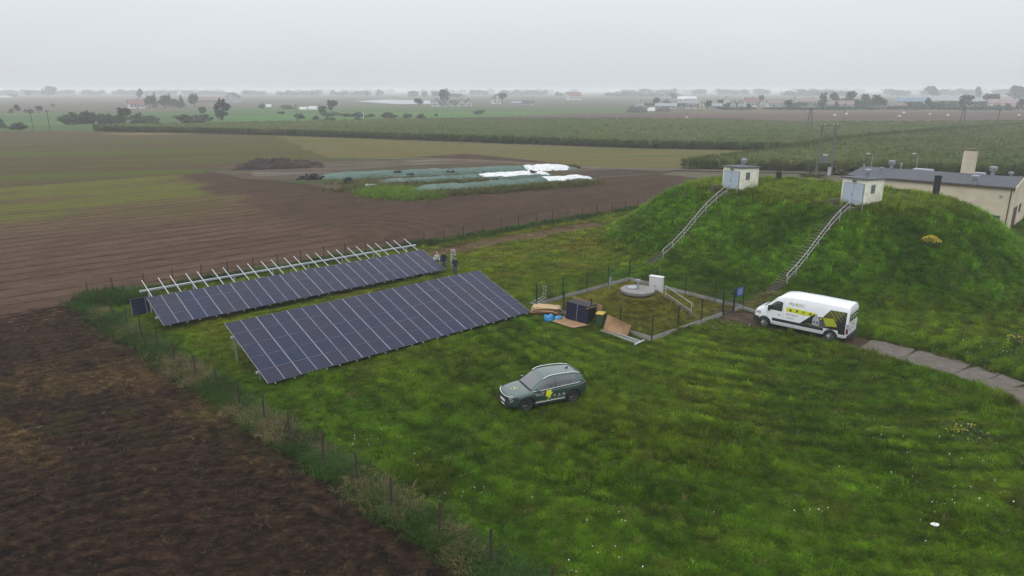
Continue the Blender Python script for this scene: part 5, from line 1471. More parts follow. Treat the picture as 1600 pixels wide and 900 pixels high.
# ================================================================== TREES AND BUSHES
def crown_me(kind, seed):
    r_ = np.random.default_rng(seed); V = []; F = []
    blobs = []
    if kind == 'round':
        for k in range(11):
            a = r_.uniform(0, 6.28); q = .30 * math.sqrt(r_.uniform()); blobs.append((q * math.cos(a), q * math.sin(a), r_.uniform(.38, .80), r_.uniform(.14, .24)))
        n = 560; sz = (.035, .085)
    elif kind == 'tall':
        for k in range(13):
            a = r_.uniform(0, 6.28); q = .26 * math.sqrt(r_.uniform()); blobs.append((q * math.cos(a), q * math.sin(a), r_.uniform(.14, .88), r_.uniform(.12, .22)))
        n = 620; sz = (.03, .075)
    elif kind == 'spruce':
        for k in range(16):
            z = .08 + .88 * k / 15; rr = .42 * (1 - z) + .05
            for j in range(2):
                a = r_.uniform(0, 6.28); blobs.append((rr * .5 * math.cos(a), rr * .5 * math.sin(a), z, rr * .62))
        n = 560; sz = (.025, .06)
    else:
        for k in range(12):
            a = r_.uniform(0, 6.28); q = .36 * math.sqrt(r_.uniform()); blobs.append((q * math.cos(a), q * math.sin(a), r_.uniform(.12, .68) * (1 - q * .9), r_.uniform(.14, .24)))
        n = 520; sz = (.035, .085)
    w = np.array([b_[3] ** 2 for b_ in blobs]); w /= w.sum()
    for i in range(n):
        b_ = blobs[r_.choice(len(blobs), p=w)]
        d = r_.normal(size=3); d /= np.linalg.norm(d); q = b_[3] * r_.uniform(.55, 1.05)
        c = np.array(b_[:3]) + d * q; c[2] = max(c[2], .02)
        nrm = d + r_.normal(size=3) * .5; nrm /= np.linalg.norm(nrm)
        t = np.cross(nrm, r_.normal(size=3)); t /= np.linalg.norm(t); bt = np.cross(nrm, t); s = r_.uniform(*sz)
        o = len(V); V += [c - t * s, c + bt * s * .8, c + t * s, c - bt * s * .8 + nrm * s * .3]; F.append((o, o + 1, o + 2, o + 3))
    me = bpy.data.meshes.new('crown'); me.from_pydata([tuple(v) for v in V], [], F); return me
def tree_leaf(name, c):
    m, n, bs = new_mat(name)
    g_ = n.nodes.new('ShaderNodeNewGeometry'); oi = n.nodes.new('ShaderNodeObjectInfo')
    mr_ = n.nodes.new('ShaderNodeMapRange'); mr_.inputs['To Min'].default_value = .6; mr_.inputs['To Max'].default_value = 1.4
    n.links.new(g_.outputs['Random Per Island'], mr_.inputs['Value'])
    mr2 = n.nodes.new('ShaderNodeMapRange'); mr2.inputs['To Min'].default_value = .8; mr2.inputs['To Max'].default_value = 1.2
    n.links.new(oi.outputs['Random'], mr2.inputs['Value'])
    mu = n.nodes.new('ShaderNodeMath'); mu.operation = 'MULTIPLY'; n.links.new(mr_.outputs[0], mu.inputs[0]); n.links.new(mr2.outputs[0], mu.inputs[1])
    s_ = n.nodes.new('ShaderNodeVectorMath'); s_.operation = 'SCALE'; s_.inputs[0].default_value = c; n.links.new(mu.outputs[0], s_.inputs['Scale'])
    n.links.new(s_.outputs[0], bs.inputs['Base Color']); bs.inputs['Roughness'].default_value = .85; bs.inputs['Specular IOR Level'].default_value = .1
    return m
LM = {'g': tree_leaf('m_leafgreen', (.042, .062, .024)), 'd': tree_leaf('m_leafdark', (.026, .042, .024)), 'o': tree_leaf('m_leafolive', (.060, .066, .028))}
bark = mat('m_bark', (.06, .045, .035), .9, var=.3)
CR = {}
for kd in ('round', 'tall', 'spruce', 'bush'):
    for lm in LM:
        for k in range(2):
            me = crown_me(kd, 700 + 10 * k + len(kd) * 3 + ord(lm)); me.materials.append(LM[lm]); CR[kd, lm, k] = me
tb = MB(); tb.tube([(0, 0, -.02), (.01, 0, .3), (0, .01, .62)], [.045, .032, .012], 7)
for a, z0 in ((.4, .3), (2.5, .36), (4.4, .32), (5.4, .45)): tb.tube([(0, 0, z0), (.13 * math.cos(a), .13 * math.sin(a), z0 + .16), (.22 * math.cos(a), .22 * math.sin(a), z0 + .34)], [.02, .013, .005], 5)
tm = tb.build('trunk', bark); trunk_me = tm.data; bpy.data.objects.remove(tm)
bb_ = MB()
for a in (.3, 1.6, 2.9, 4.1, 5.3): bb_.tube([(0, 0, -.02), (.1 * math.cos(a), .1 * math.sin(a), .25), (.24 * math.cos(a), .24 * math.sin(a), .5)], [.02, .014, .006], 5)
tm = bb_.build('stems', bark); stem_me = tm.data; bpy.data.objects.remove(tm)
NT = [0]
def tree(u, v, wpx, hpx, kind, lm, label, group=None):
    p = G(u, v); s = depth_scale(p); NT[0] += 1
    nm = {'round': 'broadleaf_tree', 'tall': 'tall_tree', 'spruce': 'spruce_tree', 'bush': 'bush'}[kind]
    t = thing(nm, label, 'bush' if kind == 'bush' else 'tree', (p.x, p.y, -.15), random.uniform(0, 6.28), group)
    wd = max(wpx * s / {'round': 1.0, 'tall': .9, 'spruce': .9, 'bush': 1.05}[kind], .6); hg = hpx * s / {'bush': .86}.get(kind, 1.0)
    t.scale = (wd, wd, hg)
    link('crown', CR[kind, lm, NT[0] % 2], t)
    link('stems' if kind == 'bush' else 'trunk', stem_me if kind == 'bush' else trunk_me, t)
    return t
TL = [
 (-2, 199.5, 26, 22, 'spruce', 'd', 'dark conifer cut by the left picture edge above the brown strip'),
 (28, 202, 34, 12, 'bush', 'd', 'low dark bush right of the conifer at the left edge'),
 (18, 176, 10, 8, 'bush', 'd', 'leftmost small tree on the far field edge at left'),
 (29, 176, 11, 13, 'round', 'd', 'taller narrow tree in the far left field edge row'),
 (46, 176, 15, 8, 'bush', 'g', 'wide low tree in the far left field edge row'),
 (61, 176, 13, 11, 'round', 'd', 'rounded tree ending the far left field edge row'),
 (83, 166, 6, 5, 'bush', 'g', 'tiny lone bush on the far left brown field'),
 (110, 194, 32, 19, 'bush', 'g', 'leftmost bush of the long hedge in the green meadow'),
 (131, 193, 46, 25, 'bush', 'g', 'largest domed bush of the long meadow hedge'),
 (156, 193, 38, 20, 'bush', 'g', 'middle bush of the long meadow hedge'),
 (178, 192, 38, 16, 'bush', 'g', 'low bush of the meadow hedge left of its dark round tree'),
 (194, 192, 24, 24, 'round', 'd', 'dark round tree standing in the long meadow hedge'),
 (215, 192, 30, 17, 'bush', 'd', 'dark bush right of the round hedge tree'),
 (236, 192, 34, 15, 'bush', 'g', 'rightmost low bush of the long meadow hedge'),
 (297, 191, 56, 15, 'bush', 'g', 'broad low bush left of the big poplar clump'),
 (324, 188, 24, 11, 'bush', 'd', 'small dark bush touching the big poplar clump'),
 (316, 180, 15, 14, 'round', 'd', 'small round tree just left of the big poplar clump'),
 (348, 187, 30, 32, 'tall', 'd', 'big dense poplar clump in the meadow left of centre'),
 (212, 169, 15, 12, 'bush', 'd', 'bush in front of the red roofed farmhouse'),
 (219, 157, 14, 19, 'round', 'g', 'hazy tree behind the red roofed farmhouse'),
 (234, 169, 20, 20, 'round', 'd', 'broad tree at the right of the red roofed farmhouse'),
 (243, 168, 11, 25, 'spruce', 'd', 'pointed spruce right of the red roofed farmhouse'),
 (258, 169, 24, 20, 'round', 'g', 'wide tree in the middle of the farm grove'),
 (266, 166, 13, 22, 'spruce', 'd', 'tall spruce in the middle of the farm grove'),
 (276, 168, 16, 14, 'round', 'g', 'low tree between the two right spruces of the farm grove'),
 (284, 168, 16, 20, 'spruce', 'd', 'broad spruce ending the farm grove'),
 (304, 168, 18, 22, 'round', 'd', 'lone dark tree right of the farm grove'),
 (76, 151, 27, 16, 'round', 'd', 'far hazy tree mass on the horizon at upper left'),
 (20, 152, 14, 7, 'bush', 'g', 'faint bush on the far left horizon'),
 (45, 151, 14, 10, 'round', 'g', 'faint tree left of the horizon tree mass'),
 (410, 169, 13, 9, 'bush', 'd', 'dark bush beside the small white tunnel at left centre'),
 (450, 170, 22, 8, 'bush', 'g', 'faint wide bush left of the white tunnels'),
 (440, 178, 12, 6, 'bush', 'g', 'small bush in the meadow below the white tunnels'),
 (519, 176, 19, 20, 'round', 'd', 'tall round tree right of the white tunnels'),
 (504, 180, 16, 15, 'round', 'g', 'tree leaning against the tall round tree at centre left'),
 (517, 181, 34, 7, 'bush', 'g', 'low bush under the tall round tree at centre left'),
 (468, 185, 20, 9, 'bush', 'd', 'left bush of three dark meadow bushes'),
 (493, 187, 14, 8, 'bush', 'd', 'middle bush of three dark meadow bushes'),
 (515, 192, 23, 11, 'bush', 'd', 'nearest of three dark meadow bushes, above the maize'),
 (546, 182, 26, 7, 'bush', 'g', 'left bush of the low centre hedge'),
 (560, 182, 22, 8, 'bush', 'd', 'dark middle bush of the low centre hedge'),
 (577, 183, 20, 7, 'bush', 'g', 'right bush of the low centre hedge'),
 (560, 188.5, 14, 7, 'bush', 'd', 'lone small bush in front of the centre hedge'),
 (609, 184, 32, 10, 'bush', 'd', 'wide dark bush right of the white meadow post'),
 (637, 184, 18, 8, 'bush', 'd', 'dark bush between the wide bush and the hedge end'),
 (658, 185, 20, 8, 'bush', 'd', 'last dark bush of the meadow line at centre'),
 (655, 166, 17, 13, 'round', 'd', 'round hazy tree left of the white gabled houses'),
 (696, 163, 20, 24, 'round', 'd', 'tall tree towering over the white gabled houses'),
 (747, 178, 18, 7, 'bush', 'd', 'small bush in the meadow below the white gabled houses'),
 (754, 176, 9, 6, 'bush', 'g', 'tiny bush beside the small meadow bush at centre'),
 (682, 181, 7, 5, 'bush', 'd', 'tiny dark bush at the end of the mauve field'),
 (784, 161, 17, 16, 'round', 'd', 'tree behind the lone white house right of centre'),
 (870, 152, 5, 9, 'tall', 'g', 'thin hazy tree left of the far red roofed house'),
 (591, 150, 7, 10, 'tall', 'g', 'thin tree on the horizon at centre'),
 (573, 151, 7, 9, 'tall', 'g', 'slim hazy tree left of the thin horizon tree'),
 (520, 149, 9, 9, 'round', 'g', 'hazy horizon tree above the white tunnels'),
 (487, 150, 9, 9, 'round', 'g', 'hazy round horizon tree at left centre'),
 (1024, 165, 14, 13, 'round', 'd', 'tree behind the low village shed beside the spoil heap'),
 (1041, 163, 12, 9, 'bush', 'd', 'dark bush behind the long low village shed'),
 (1052, 156, 12, 11, 'round', 'g', 'hazy tree left of the flat white village hall'),
 (1106, 170, 12, 14, 'round', 'd', 'dark tree right of the cream gabled village house'),
 (1125, 166, 12, 11, 'round', 'd', 'tree below the pink roofed village house'),
 (1137, 168, 11, 9, 'bush', 'd', 'bush left of the twin white village gables'),
 (1170, 169, 12, 8, 'bush', 'd', 'bush in front of the red roofed village house'),
 (1188, 163, 11, 15, 'round', 'd', 'tree behind the right white village gable'),
 (1233, 171, 16, 15, 'round', 'd', 'dark round tree on the village edge at right centre'),
 (1284, 170, 13, 25, 'tall', 'g', 'tall tree left of the broad brown village roof'),
 (1304, 166, 22, 22, 'round', 'g', 'broad tree over the left of the brown village roof'),
 (1325, 166, 22, 24, 'round', 'g', 'broad tree over the right of the brown village roof'),
 (1306, 171, 13, 16, 'spruce', 'd', 'dark spruce in front of the broad brown village roof'),
 (1339, 169, 10, 13, 'round', 'd', 'small tree at the right end of the brown village roof'),
 (1352, 168, 18, 22, 'round', 'g', 'round tree between brown roof and the village willow'),
 (1371, 170, 26, 22, 'round', 'd', 'wide dark willow like tree in the village edge'),
 (1419, 170, 20, 12, 'bush', 'd', 'bush below the blue roofed hall'),
 (1449, 170, 12, 18, 'round', 'd', 'upright tree in front of the blue roofed hall'),
 (1466, 170, 20, 14, 'bush', 'g', 'wide bush right of the blue roofed hall'),
 (1507, 172, 26, 24, 'round', 'g', 'large pale tree left of the yellow village block'),
 (1456, 154, 30, 20, 'round', 'g', 'hazy large tree beyond the blue roofed hall'),
 (1528, 155, 13, 20, 'round', 'g', 'lone tall hazy tree right of the grey village roof'),
 (1545, 166, 28, 20, 'round', 'd', 'broad tree behind the left end of the yellow village block'),
 (1592, 158, 40, 24, 'round', 'g', 'big dark tree mass above the yellow village block at right edge'),
 (1559, 171, 16, 9, 'bush', 'd', 'bush at the left end of the yellow village block'),
 (1574, 172, 16, 12, 'bush', 'd', 'dark bush before the middle of the yellow village block'),
 (1592, 172, 14, 18, 'round', 'd', 'dark tree before the right end of the yellow village block'),
 (1268, 275, 44, 8, 'bush', 'o', 'low scrubby bush under the transformer frame'),
 (1312, 272, 30, 9, 'bush', 'o', 'brownish scrub left of the long building'),
]
for row in TL: tree(*row)
# far woods that read as one mass
def wood(name, label, rows, lm, seed):
    r_ = np.random.default_rng(seed); V = []; F = []
    for u0, u1, v, h0, h1 in rows:
        p0, p1 = G(u0, v), G(u1, v); s = depth_scale(p0); L = (p1 - p0).length; n = int((u1 - u0) * 3.0) + 10
        for k in range(n):
            t = r_.uniform()
            if float(fbm(np.array(t * (u1 - u0) / 16. + u0 * .07), np.array(seed * .7), seed + 3, 2)) < .40: continue
            c0 = p0.lerp(p1, t); hh = (h0 + (h1 - h0) * float(vnoise(np.array([t * (u1 - u0) / 9.]), np.array([seed * 1.3]), seed)[0])) * s
            for j in range(7):
                c = np.array([c0.x + r_.normal() * 1.5 * s, c0.y + r_.normal() * 6, hh * r_.uniform(.1, 1) ** .7]); t_ = r_.normal(size=3); t_ /= np.linalg.norm(t_); b_ = np.cross(t_, r_.normal(size=3)); b_ /= np.linalg.norm(b_); q = r_.uniform(.7, 1.5) * s
                o = len(V); V += [tuple(c - t_ * q), tuple(c + b_ * q), tuple(c + t_ * q), tuple(c - b_ * q)]; F.append((o, o + 1, o + 2, o + 3))
    me = bpy.data.meshes.new(name); me.from_pydata(V, [], F); me.materials.append(LM[lm])
    o = link(name, me); o['kind'] = 'stuff'; o['label'] = label
wood('far_wood', 'hazy line of trees along the horizon', [(-80, 300, 145.5, 2, 6), (250, 700, 145, 2, 5.5), (650, 1100, 145.5, 2, 6), (1050, 1680, 145, 2.5, 7), (-80, 600, 142.8, 1.5, 4), (550, 1680, 142.8, 1.5, 4.5), (-80, 210, 149, 3, 9), (200, 420, 149, 3, 8), (380, 640, 149.5, 3, 8), (640, 690, 152, 6, 10), (690, 735, 153, 4, 8), (735, 1000, 149, 3, 9), (860, 1060, 151, 2, 7), (1000, 1300, 149, 4, 11), (1180, 1420, 151, 5, 10), (1380, 1680, 150, 5, 12)], 'g', 61)
wood('village_wood', 'mass of trees between the houses of the village', [(1010, 1240, 166, 2, 6), (1230, 1300, 167, 4, 9), (1280, 1400, 167.5, 7, 15), (1395, 1480, 168.5, 4, 10), (1475, 1680, 168, 6, 13)], 'g', 71)
wood('village_hedge', 'dark hedge line along the edge of the village', [(1110, 1240, 171, 1.5, 4), (1225, 1340, 171.5, 2, 5), (1330, 1480, 171.5, 2.5, 6), (1470, 1680, 172, 2.5, 6)], 'd', 67)

# ================================================================== FAR HOUSES
hw = mat('m_hwhite', (.48, .475, .455), .85, var=.05, scale=.4); hc = mat('m_hcream', (.52, .47, .36), .85, var=.05, scale=.4); hgy = mat('m_hgrey', (.34, .34, .35), .85, var=.08, scale=.4)
rr_ = mat('m_rred', (.17, .085, .075), .8, var=.15, scale=.6); rp = mat('m_rpink', (.19, .13, .125), .8, var=.12, scale=.6); rd_ = mat('m_rdark', (.055, .052, .055), .8, var=.15, scale=.6); rbn = mat('m_rbrown', (.16, .11, .09), .8, var=.15, scale=.6); rbl = mat('m_rblue', (.10, .15, .23), .7, var=.08, scale=.4); rg_ = mat('m_rgrey', (.22, .23, .25), .8, var=.1, scale=.6)
wdk = mat('m_hglass', (.03, .035, .04), .2)
def house(name, label, u, v, wpx, hpx, wall, roof, gable='front', yaw=0.0, ridge=.45, chim=True, wins=True, cat='house', depth=None):
    """wpx is the seen front width, hpx the height to the ridge"""
    p = G(u, v); s = depth_scale(p); W = wpx * s; Ht = hpx * s; he = Ht * (1 - ridge); D = depth or max(7.0, W * .8)
    fa = math.atan2(p.x, p.y)
    t = thing(name, label, cat, (p.x, p.y, -.15), -fa + yaw)
    b = MB(); x, y = W / 2, D
    if gable == 'front':
        b.add([(-x, 0, 0), (x, 0, 0), (x, y, 0), (-x, y, 0), (-x, 0, he), (x, 0, he), (x, y, he), (-x, y, he), (0, 0, Ht), (0, y, Ht)], [(0, 1, 5, 8, 4), (1, 2, 6, 5), (2, 3, 7, 9, 6), (3, 0, 4, 7)])
        rv = [(-x - .5, -.5, he - .25), (0, -.5, Ht + .05), (x + .5, -.5, he - .25), (x + .5, y + .5, he - .25), (0, y + .5, Ht + .05), (-x - .5, y + .5, he - .25)]
        up = [(a, c, d + .3) for a, c, d in rv]
        rb = MB().add(rv + up, [(6, 7, 10, 11), (7, 8, 9, 10), (0, 5, 4, 1), (1, 4, 3, 2), (0, 1, 7, 6), (1, 2, 8, 7), (3, 4, 10, 9), (4, 5, 11, 10), (5, 0, 6, 11), (2, 3, 9, 8)])
        wl = [(-.24, .45), (.24, .45), (-.24, 1.0) if he > 5 else (0, 1.05), (.24, 1.0) if he > 5 else None]
    else:
        b.add([(-x, 0, 0), (x, 0, 0), (x, y, 0), (-x, y, 0), (-x, 0, he), (x, 0, he), (x, y, he), (-x, y, he), (-x, y / 2, Ht), (x, y / 2, Ht)], [(0, 1, 5, 4), (1, 2, 6, 9, 5), (2, 3, 7, 6), (3, 0, 4, 8, 7)])
        rv = [(-x - .5, -.6, he - .25), (-x - .5, y / 2, Ht + .05), (-x - .5, y + .6, he - .25), (x + .5, y + .6, he - .25), (x + .5, y / 2, Ht + .05), (x + .5, -.6, he - .25)]
        up = [(a, c, d + .3) for a, c, d in rv]
        rb = MB().add(rv + up, [(6, 11, 10, 7), (7, 10, 9, 8), (0, 1, 4, 5), (1, 2, 3, 4), (0, 5, 11, 6), (2, 8, 9, 3), (0, 6, 7, 1), (1, 7, 8, 2), (5, 4, 10, 11), (4, 3, 9, 10)])
        wl = [(-.36, .5), (-.12, .5), (.12, .5), (.36, .5)]
    b.build('wall', wall, t); ro = rb.build('roof', roof, t)
    if wins:
        for q in wl:
            if q is None: continue
            f = MB().box((q[0] * W, -.04, q[1] * he + .3), (min(1.6, W * .16) + .2, .12, min(1.7, he * .3) + .2)).build('window', hw, t)
            MB().box((q[0] * W, -.12, q[1] * he + .3), (min(1.6, W * .16), .06, min(1.7, he * .3))).build('pane', wdk, f)
        MB().box((0, -.05, 1.05), (1.1, .12, 2.1)).build('door', rbn, t)
    if chim: MB().box((W * .18 if gable == 'side' else W * .12, D * .55, Ht + .4), (.8, .8, 1.8)).build('chimney', rbn, ro)
    return t
HL = [
 ('farmhouse', 'white farmhouse with faded red roof beside the farm grove', 215, 169.5, 21, 13, hw, rr_, 'side', .2),
 ('farmhouse', 'grey gabled farmhouse left of centre on the horizon', 361, 159.5, 20, 14, hgy, rd_, 'front', -.4),
 ('farm_shed', 'long dark brown farm shed left of the grey gabled farmhouse', 331, 161, 38, 9, rbn, rbn, 'side', .0),
 ('farmhouse', 'white gabled house with dark roof under the tall tree at centre', 680, 166.5, 12, 11, hw, rd_, 'front', -.3),
 ('farmhouse', 'dark roofed house directly beside the tall tree at centre', 692, 166.5, 12, 9, hgy, rd_, 'side', .0),
 ('farmhouse', 'long white house right of the tall tree at centre', 711, 166, 15, 9, hw, rd_, 'side', .1),
 ('farmhouse', 'double white gabled house at the right of the centre group', 722, 166, 10, 11, hw, rd_, 'front', .2),
 ('farmhouse', 'rightmost white gable of the centre house group', 733, 166, 9, 10, hw, rd_, 'front', .3),
 ('farmhouse', 'lone white house with dark roof right of the centre group', 777, 162.5, 13, 14, hw, rd_, 'front', .3),
 ('farm_shed', 'low grey shed right of the lone white house', 808, 164, 16, 5, hgy, rg_, 'side', 0.0),
 ('farm_shed', 'low dark shed farther right of the lone white house', 825, 164, 18, 7, hgy, rd_, 'side', 0.0),
 ('farmhouse', 'far white house with red roof on the hazy rise', 899, 156.5, 20, 12, hw, rr_, 'side', .3),
 ('village_house', 'white gabled house with reddish roof behind the spoil heap', 1001, 168, 10, 10, hw, rp, 'front', .2),
 ('village_shed', 'long low grey village shed between the two spoil heaps', 1040, 170, 32, 8, hgy, rg_, 'side', 0),
 ('village_hall', 'boxy pale village warehouse with big doors', 1080, 170, 18, 15, hgy, rg_, 'side', 0),
 ('village_hall', 'flat white village hall behind the boxy warehouse', 1073, 160, 28, 9, hw, hw, 'side', 0),
 ('village_house', 'cream gabled village house right of the boxy warehouse', 1096, 170, 9, 10, hc, rg_, 'front', .2),
 ('village_house', 'small grey house between the village trees', 1120, 170, 15, 8, hgy, rg_, 'side', .1),
 ('village_house', 'pink roofed house above the small grey village house', 1133, 163, 12, 11, hw, rp, 'front', .0),
 ('village_house', 'left one of the twin white village gables', 1145, 169, 8, 11, hw, rd_, 'front', -.2),
 ('village_house', 'right one of the twin white village gables', 1157, 169, 10, 11, hw, rd_, 'front', .2),
 ('village_house', 'white village house with bright red roof', 1174, 167, 18, 14, hw, rr_, 'side', .2),
 ('village_house', 'white gable with dark roof right of the red roofed house', 1192, 167, 11, 11, hw, rd_, 'front', .2),
 ('village_house', 'pinkish roofed house left of the dark round village tree', 1209, 168, 17, 12, hw, rp, 'side', .2),
 ('village_house', 'brown roofed house behind the dark round village tree', 1240, 166, 14, 13, hw, rp, 'front', .2),
 ('village_house', 'pale house left of the tall village tree', 1268, 163, 15, 9, hw, rp, 'side', .1),
 ('village_house', 'broad low house with wide brown roof', 1312, 170, 38, 12, hgy, rbn, 'side', 0),
 ('village_hall', 'large hall with blue roof among the village trees', 1421, 164, 40, 11, hgy, rbl, 'side', 0),
 ('village_house', 'brown roofed cottage below the blue hall', 1409, 170, 14, 8, hc, rbn, 'side', .1),
 ('village_hall', 'second hall with white strip roof right of the blue hall', 1467, 163, 50, 11, hgy, rg_, 'side', 0),
 ('village_house', 'house with wide grey roof right of the halls', 1524, 165, 27, 12, hc, rg_, 'side', .1),
 ('village_block', 'long yellow building with pink roof at the right edge', 1580, 169, 62, 13, hc, rp, 'side', .05),
]
for row in HL:
    o = house(*row, cat='building' if 'hall' in row[0] or 'block' in row[0] else 'shed' if 'shed' in row[0] else 'house', chim='shed' not in row[0] and 'hall' not in row[0])
    if row[2] in (1421, 1467):
        p = G(row[2], row[3]); s = depth_scale(p)
        for k in range(5):
            MB().box(((k - 2) * row[4] * s * .19, max(7, row[4] * s * .8) * .5, row[5] * s + .45), (row[4] * s * .12, 4, 1.0), taper=.8).build('skylight', hw, o)
# white plastic tunnels
for u, v, w_, h_, lab in ((474, 171, 12, 4, 'left white plastic tunnel in the meadow'), (489, 171, 14, 5, 'right white plastic tunnel in the meadow'), (418, 167, 12, 4, 'small white plastic tunnel beside the dark bush'), (5, 152.5, 22, 2.6, 'long white tunnel at the far left edge')):
    p = G(u, v); s = depth_scale(p); t = thing('plastic_tunnel', lab, 'tunnel', (p.x, p.y, -.15), -math.atan2(p.x, p.y))
    b = MB(); n = 8; W, Hh_ = w_ * s, h_ * s; vs = []
    for x in (-W / 2, W / 2):
        for k in range(n + 1): a = math.pi * k / n; vs.append((x, 4 - 4 * math.cos(a), Hh_ * math.sin(a)))
    b.add(vs, [(k, k + 1, n + 2 + k, n + 1 + k) for k in range(n)]).build('cover', hw, t)
    MB().add([vs[k] for k in range(n + 1)], [tuple(range(n + 1))]).build('end_wall', hgy, t); MB().add([vs[k + n + 1] for k in range(n + 1)], [tuple(range(n + 1))[::-1]]).build('end_wall', hgy, t)
sheet('plastic_rows', px([(556, 158), (600, 155.5), (672, 157), (674, 162), (620, 162.5)]), Z0 + .03, mat('m_plastrow', (.24, .26, .28), .5, var=.1, scale=.05), 'pale plastic covered beds far behind the meadow')
# spoil heaps and bales
def heap(name, label, cat, u, v, wpx, hpx, dpt, m, rough=.35, seed=1, tint=None):
    p = G(u, v); s = depth_scale(p); n, k = 36, 18; W, Ht = wpx * s, hpx * s; V = []
    for i in range(n + 1):
        for j in range(k + 1):
            x = (i / n - .5); y = (j / k - .5); e = max(0, 1 - (2 * x) ** 4) ** .6 * max(0, 1 - (2 * y) ** 2) ** .7
            nz_ = float(fbm(np.array(x * W * .9), np.array(y * dpt * .9 + seed * 7), seed, 4))
            top = .72 + .5 * float(vnoise(np.array(x * W * .22), np.array(seed * 3.3), seed + 2))
            V.append((x * W, y * dpt, e * Ht * top * (1 + rough * 2 * (nz_ - .5)) - .03))
    F = [(i * (k + 1) + j, (i + 1) * (k + 1) + j, (i + 1) * (k + 1) + j + 1, i * (k + 1) + j + 1) for i in range(n) for j in range(k)]
    b = MB(); b.add(V, F); return tag(b.build(name, m, None, False, loc=(p.x, p.y + dpt * .4, 0), rz=-math.atan2(p.x, p.y)), label, cat)
dheap = mat('m_spoil', (.05, .045, .042), .95, var=.3, scale=.4)
heap('spoil_heap', 'left dark spoil heap at the village edge', 'heap', 997, 175.5, 34, 8, 12, dheap, .2, 3)
heap('spoil_heap', 'right dark spoil heap in front of the low village shed', 'heap', 1037, 174, 24, 6, 10, dheap, .2, 4)
heap('lime_heap', 'white heap between the two spoil heaps', 'heap', 1019, 173.5, 14, 5, 8, hw, .2, 5)
bale_b = MB(); bale_b.lathe([(0, -.6), (.5, -.6), (.6, -.5), (.62, 0), (.6, .5), (.5, .6), (0, .6)], (0, 0, .58), 14, axis='y')
bo = bale_b.build('wrapped_bale', hw); bale_me = bo.data; bpy.data.objects.remove(bo)
for k, (u, v, lab) in enumerate(((1073, 185, 'lone white bale on the mauve field below the boxy warehouse'), (1304, 181.5, 'white bale left of the single pole on the mauve field'), (1322, 179.5, 'white bale right of the single pole on the mauve field'), (1405, 183, 'nearer bale of the pair below the blue hall'), (1412, 177.5, 'farther bale of the pair below the blue hall'), (1453, 179.5, 'white bale left of the tall double pole'), (1481, 181, 'white bale just beside the tall double pole'), (1592, 181.5, 'white bale at the right picture edge'))):
    p = G(u, v); o = tag(link('wrapped_bale', bale_me, None, (p.x, p.y, -.15), k * 1.1), lab, 'bale', 'white bales on the mauve field'); o.scale = (1.25, 1.25, 1.15)

# ================================================================== POWER POLES
polem = mat('m_pole', (.11, .10, .095), .85, var=.2)
insul = mat('m_insul', (.45, .46, .47), .4)
def pole(label, u, v, hgt, kind):
    p = G(u, v); t = thing('power_pole', label, 'power pole', (p.x, p.y, -.1), -math.atan2(p.x, p.y))
    if kind == 'A':
        for s in (-1, 1): MB().tube([(s * 1.3, 0, 0), (s * .12, 0, hgt)], [.24, .18], 8).build('leg', polem, t)
        MB().box((0, 0, hgt * .5), (1.5, .14, .16)).build('tie_beam', polem, t)
    else: MB().tube([(0, 0, 0), (.05, 0, hgt)], [.22, .15], 8).build('leg', polem, t)
    MB().box((0, -.12, hgt * .84 if kind == 'A' else hgt - .9), (2.1, .12, .14)).build('crossarm', polem, t)
    for x in (-.95, 0, .95):
        MB().lathe([(.05, 0), (.08, .1), (.06, .16), (.08, .2), (.0, .3)], (x, -.12, (hgt * .84 if kind == 'A' else hgt - .9) + .07 if x else hgt), 8).build('insulator', insul, t)
pole('leaning double leg power pole in the maize left of the transformer', 1263, 212, 9.8, 'A')
pole('single wooden power pole on the mauve field edge', 1317.5, 192, 9.8, 'I')
pole('double leg power pole in the maize at right', 1501, 206, 9.9, 'A')
pole('single power pole in the maize near the right edge', 1556, 207, 9.2, 'I')
pole('left one of the two thin poles in the far left meadow', 52.5, 205, 8.2, 'I')
pole('right one of the two thin poles in the far left meadow', 78.5, 205, 8.6, 'I')
pole('thin grey pole in the meadow beyond the maize, left centre', 464, 191, 9.0, 'I')
p = G(568, 184.5); tag(MB().box((0, 0, 1.9), (.5, .3, 4.2), taper=.8).build('marker_post', hw, None, loc=tuple(p)), 'short white post between meadow hedge and dark bush', 'post')
# transformer frame
p = G(1286.5, 271); t = thing('transformer_frame', 'tall twin pole frame carrying a transformer behind the sheds', 'transformer', (p.x, p.y, -.1), -math.atan2(p.x, p.y))
for s in (-1, 1): MB().tube([(s * 1.35, 0, 0), (s * 1.15, 0, 9.3)], [.25, .2], 8).build('leg', polem, t)
MB().box((0, 0, 9.25), (3.8, .16, .18)).build('crossarm', polem, t)
for z_ in (5.3, 7.0): MB().box((0, 0, z_), (2.3, .12, .12)).build('tie_beam', polem, t)
MB().box((0, -.1, 2.25), (2.6, .9, .14)).build('platform', polem, t)
tr_ = MB().box((0, -.15, 2.95), (1.0, .75, 1.15)).build('transformer_tank', mat('m_tank', (.10, .12, .15), .6, .2), t)
for x in (-.3, 0, .3): MB().lathe([(.07, 0), (.11, .12), (.07, .2), (.1, .28), (0, .42)], (x, -.15, 3.52), 8).build('bushing', insul, tr_)
for x in (-1.5, -.8, .8, 1.5): MB().lathe([(.06, 0), (.09, .12), (.06, .2), (0, .35)], (x, 0, 9.33), 8).build('insulator', insul, t)
p = G(1295, 274); t = thing('switch_cabinet', 'white switch cabinet at the foot of the transformer frame', 'cabinet', (p.x, p.y, 0), -math.atan2(p.x, p.y))
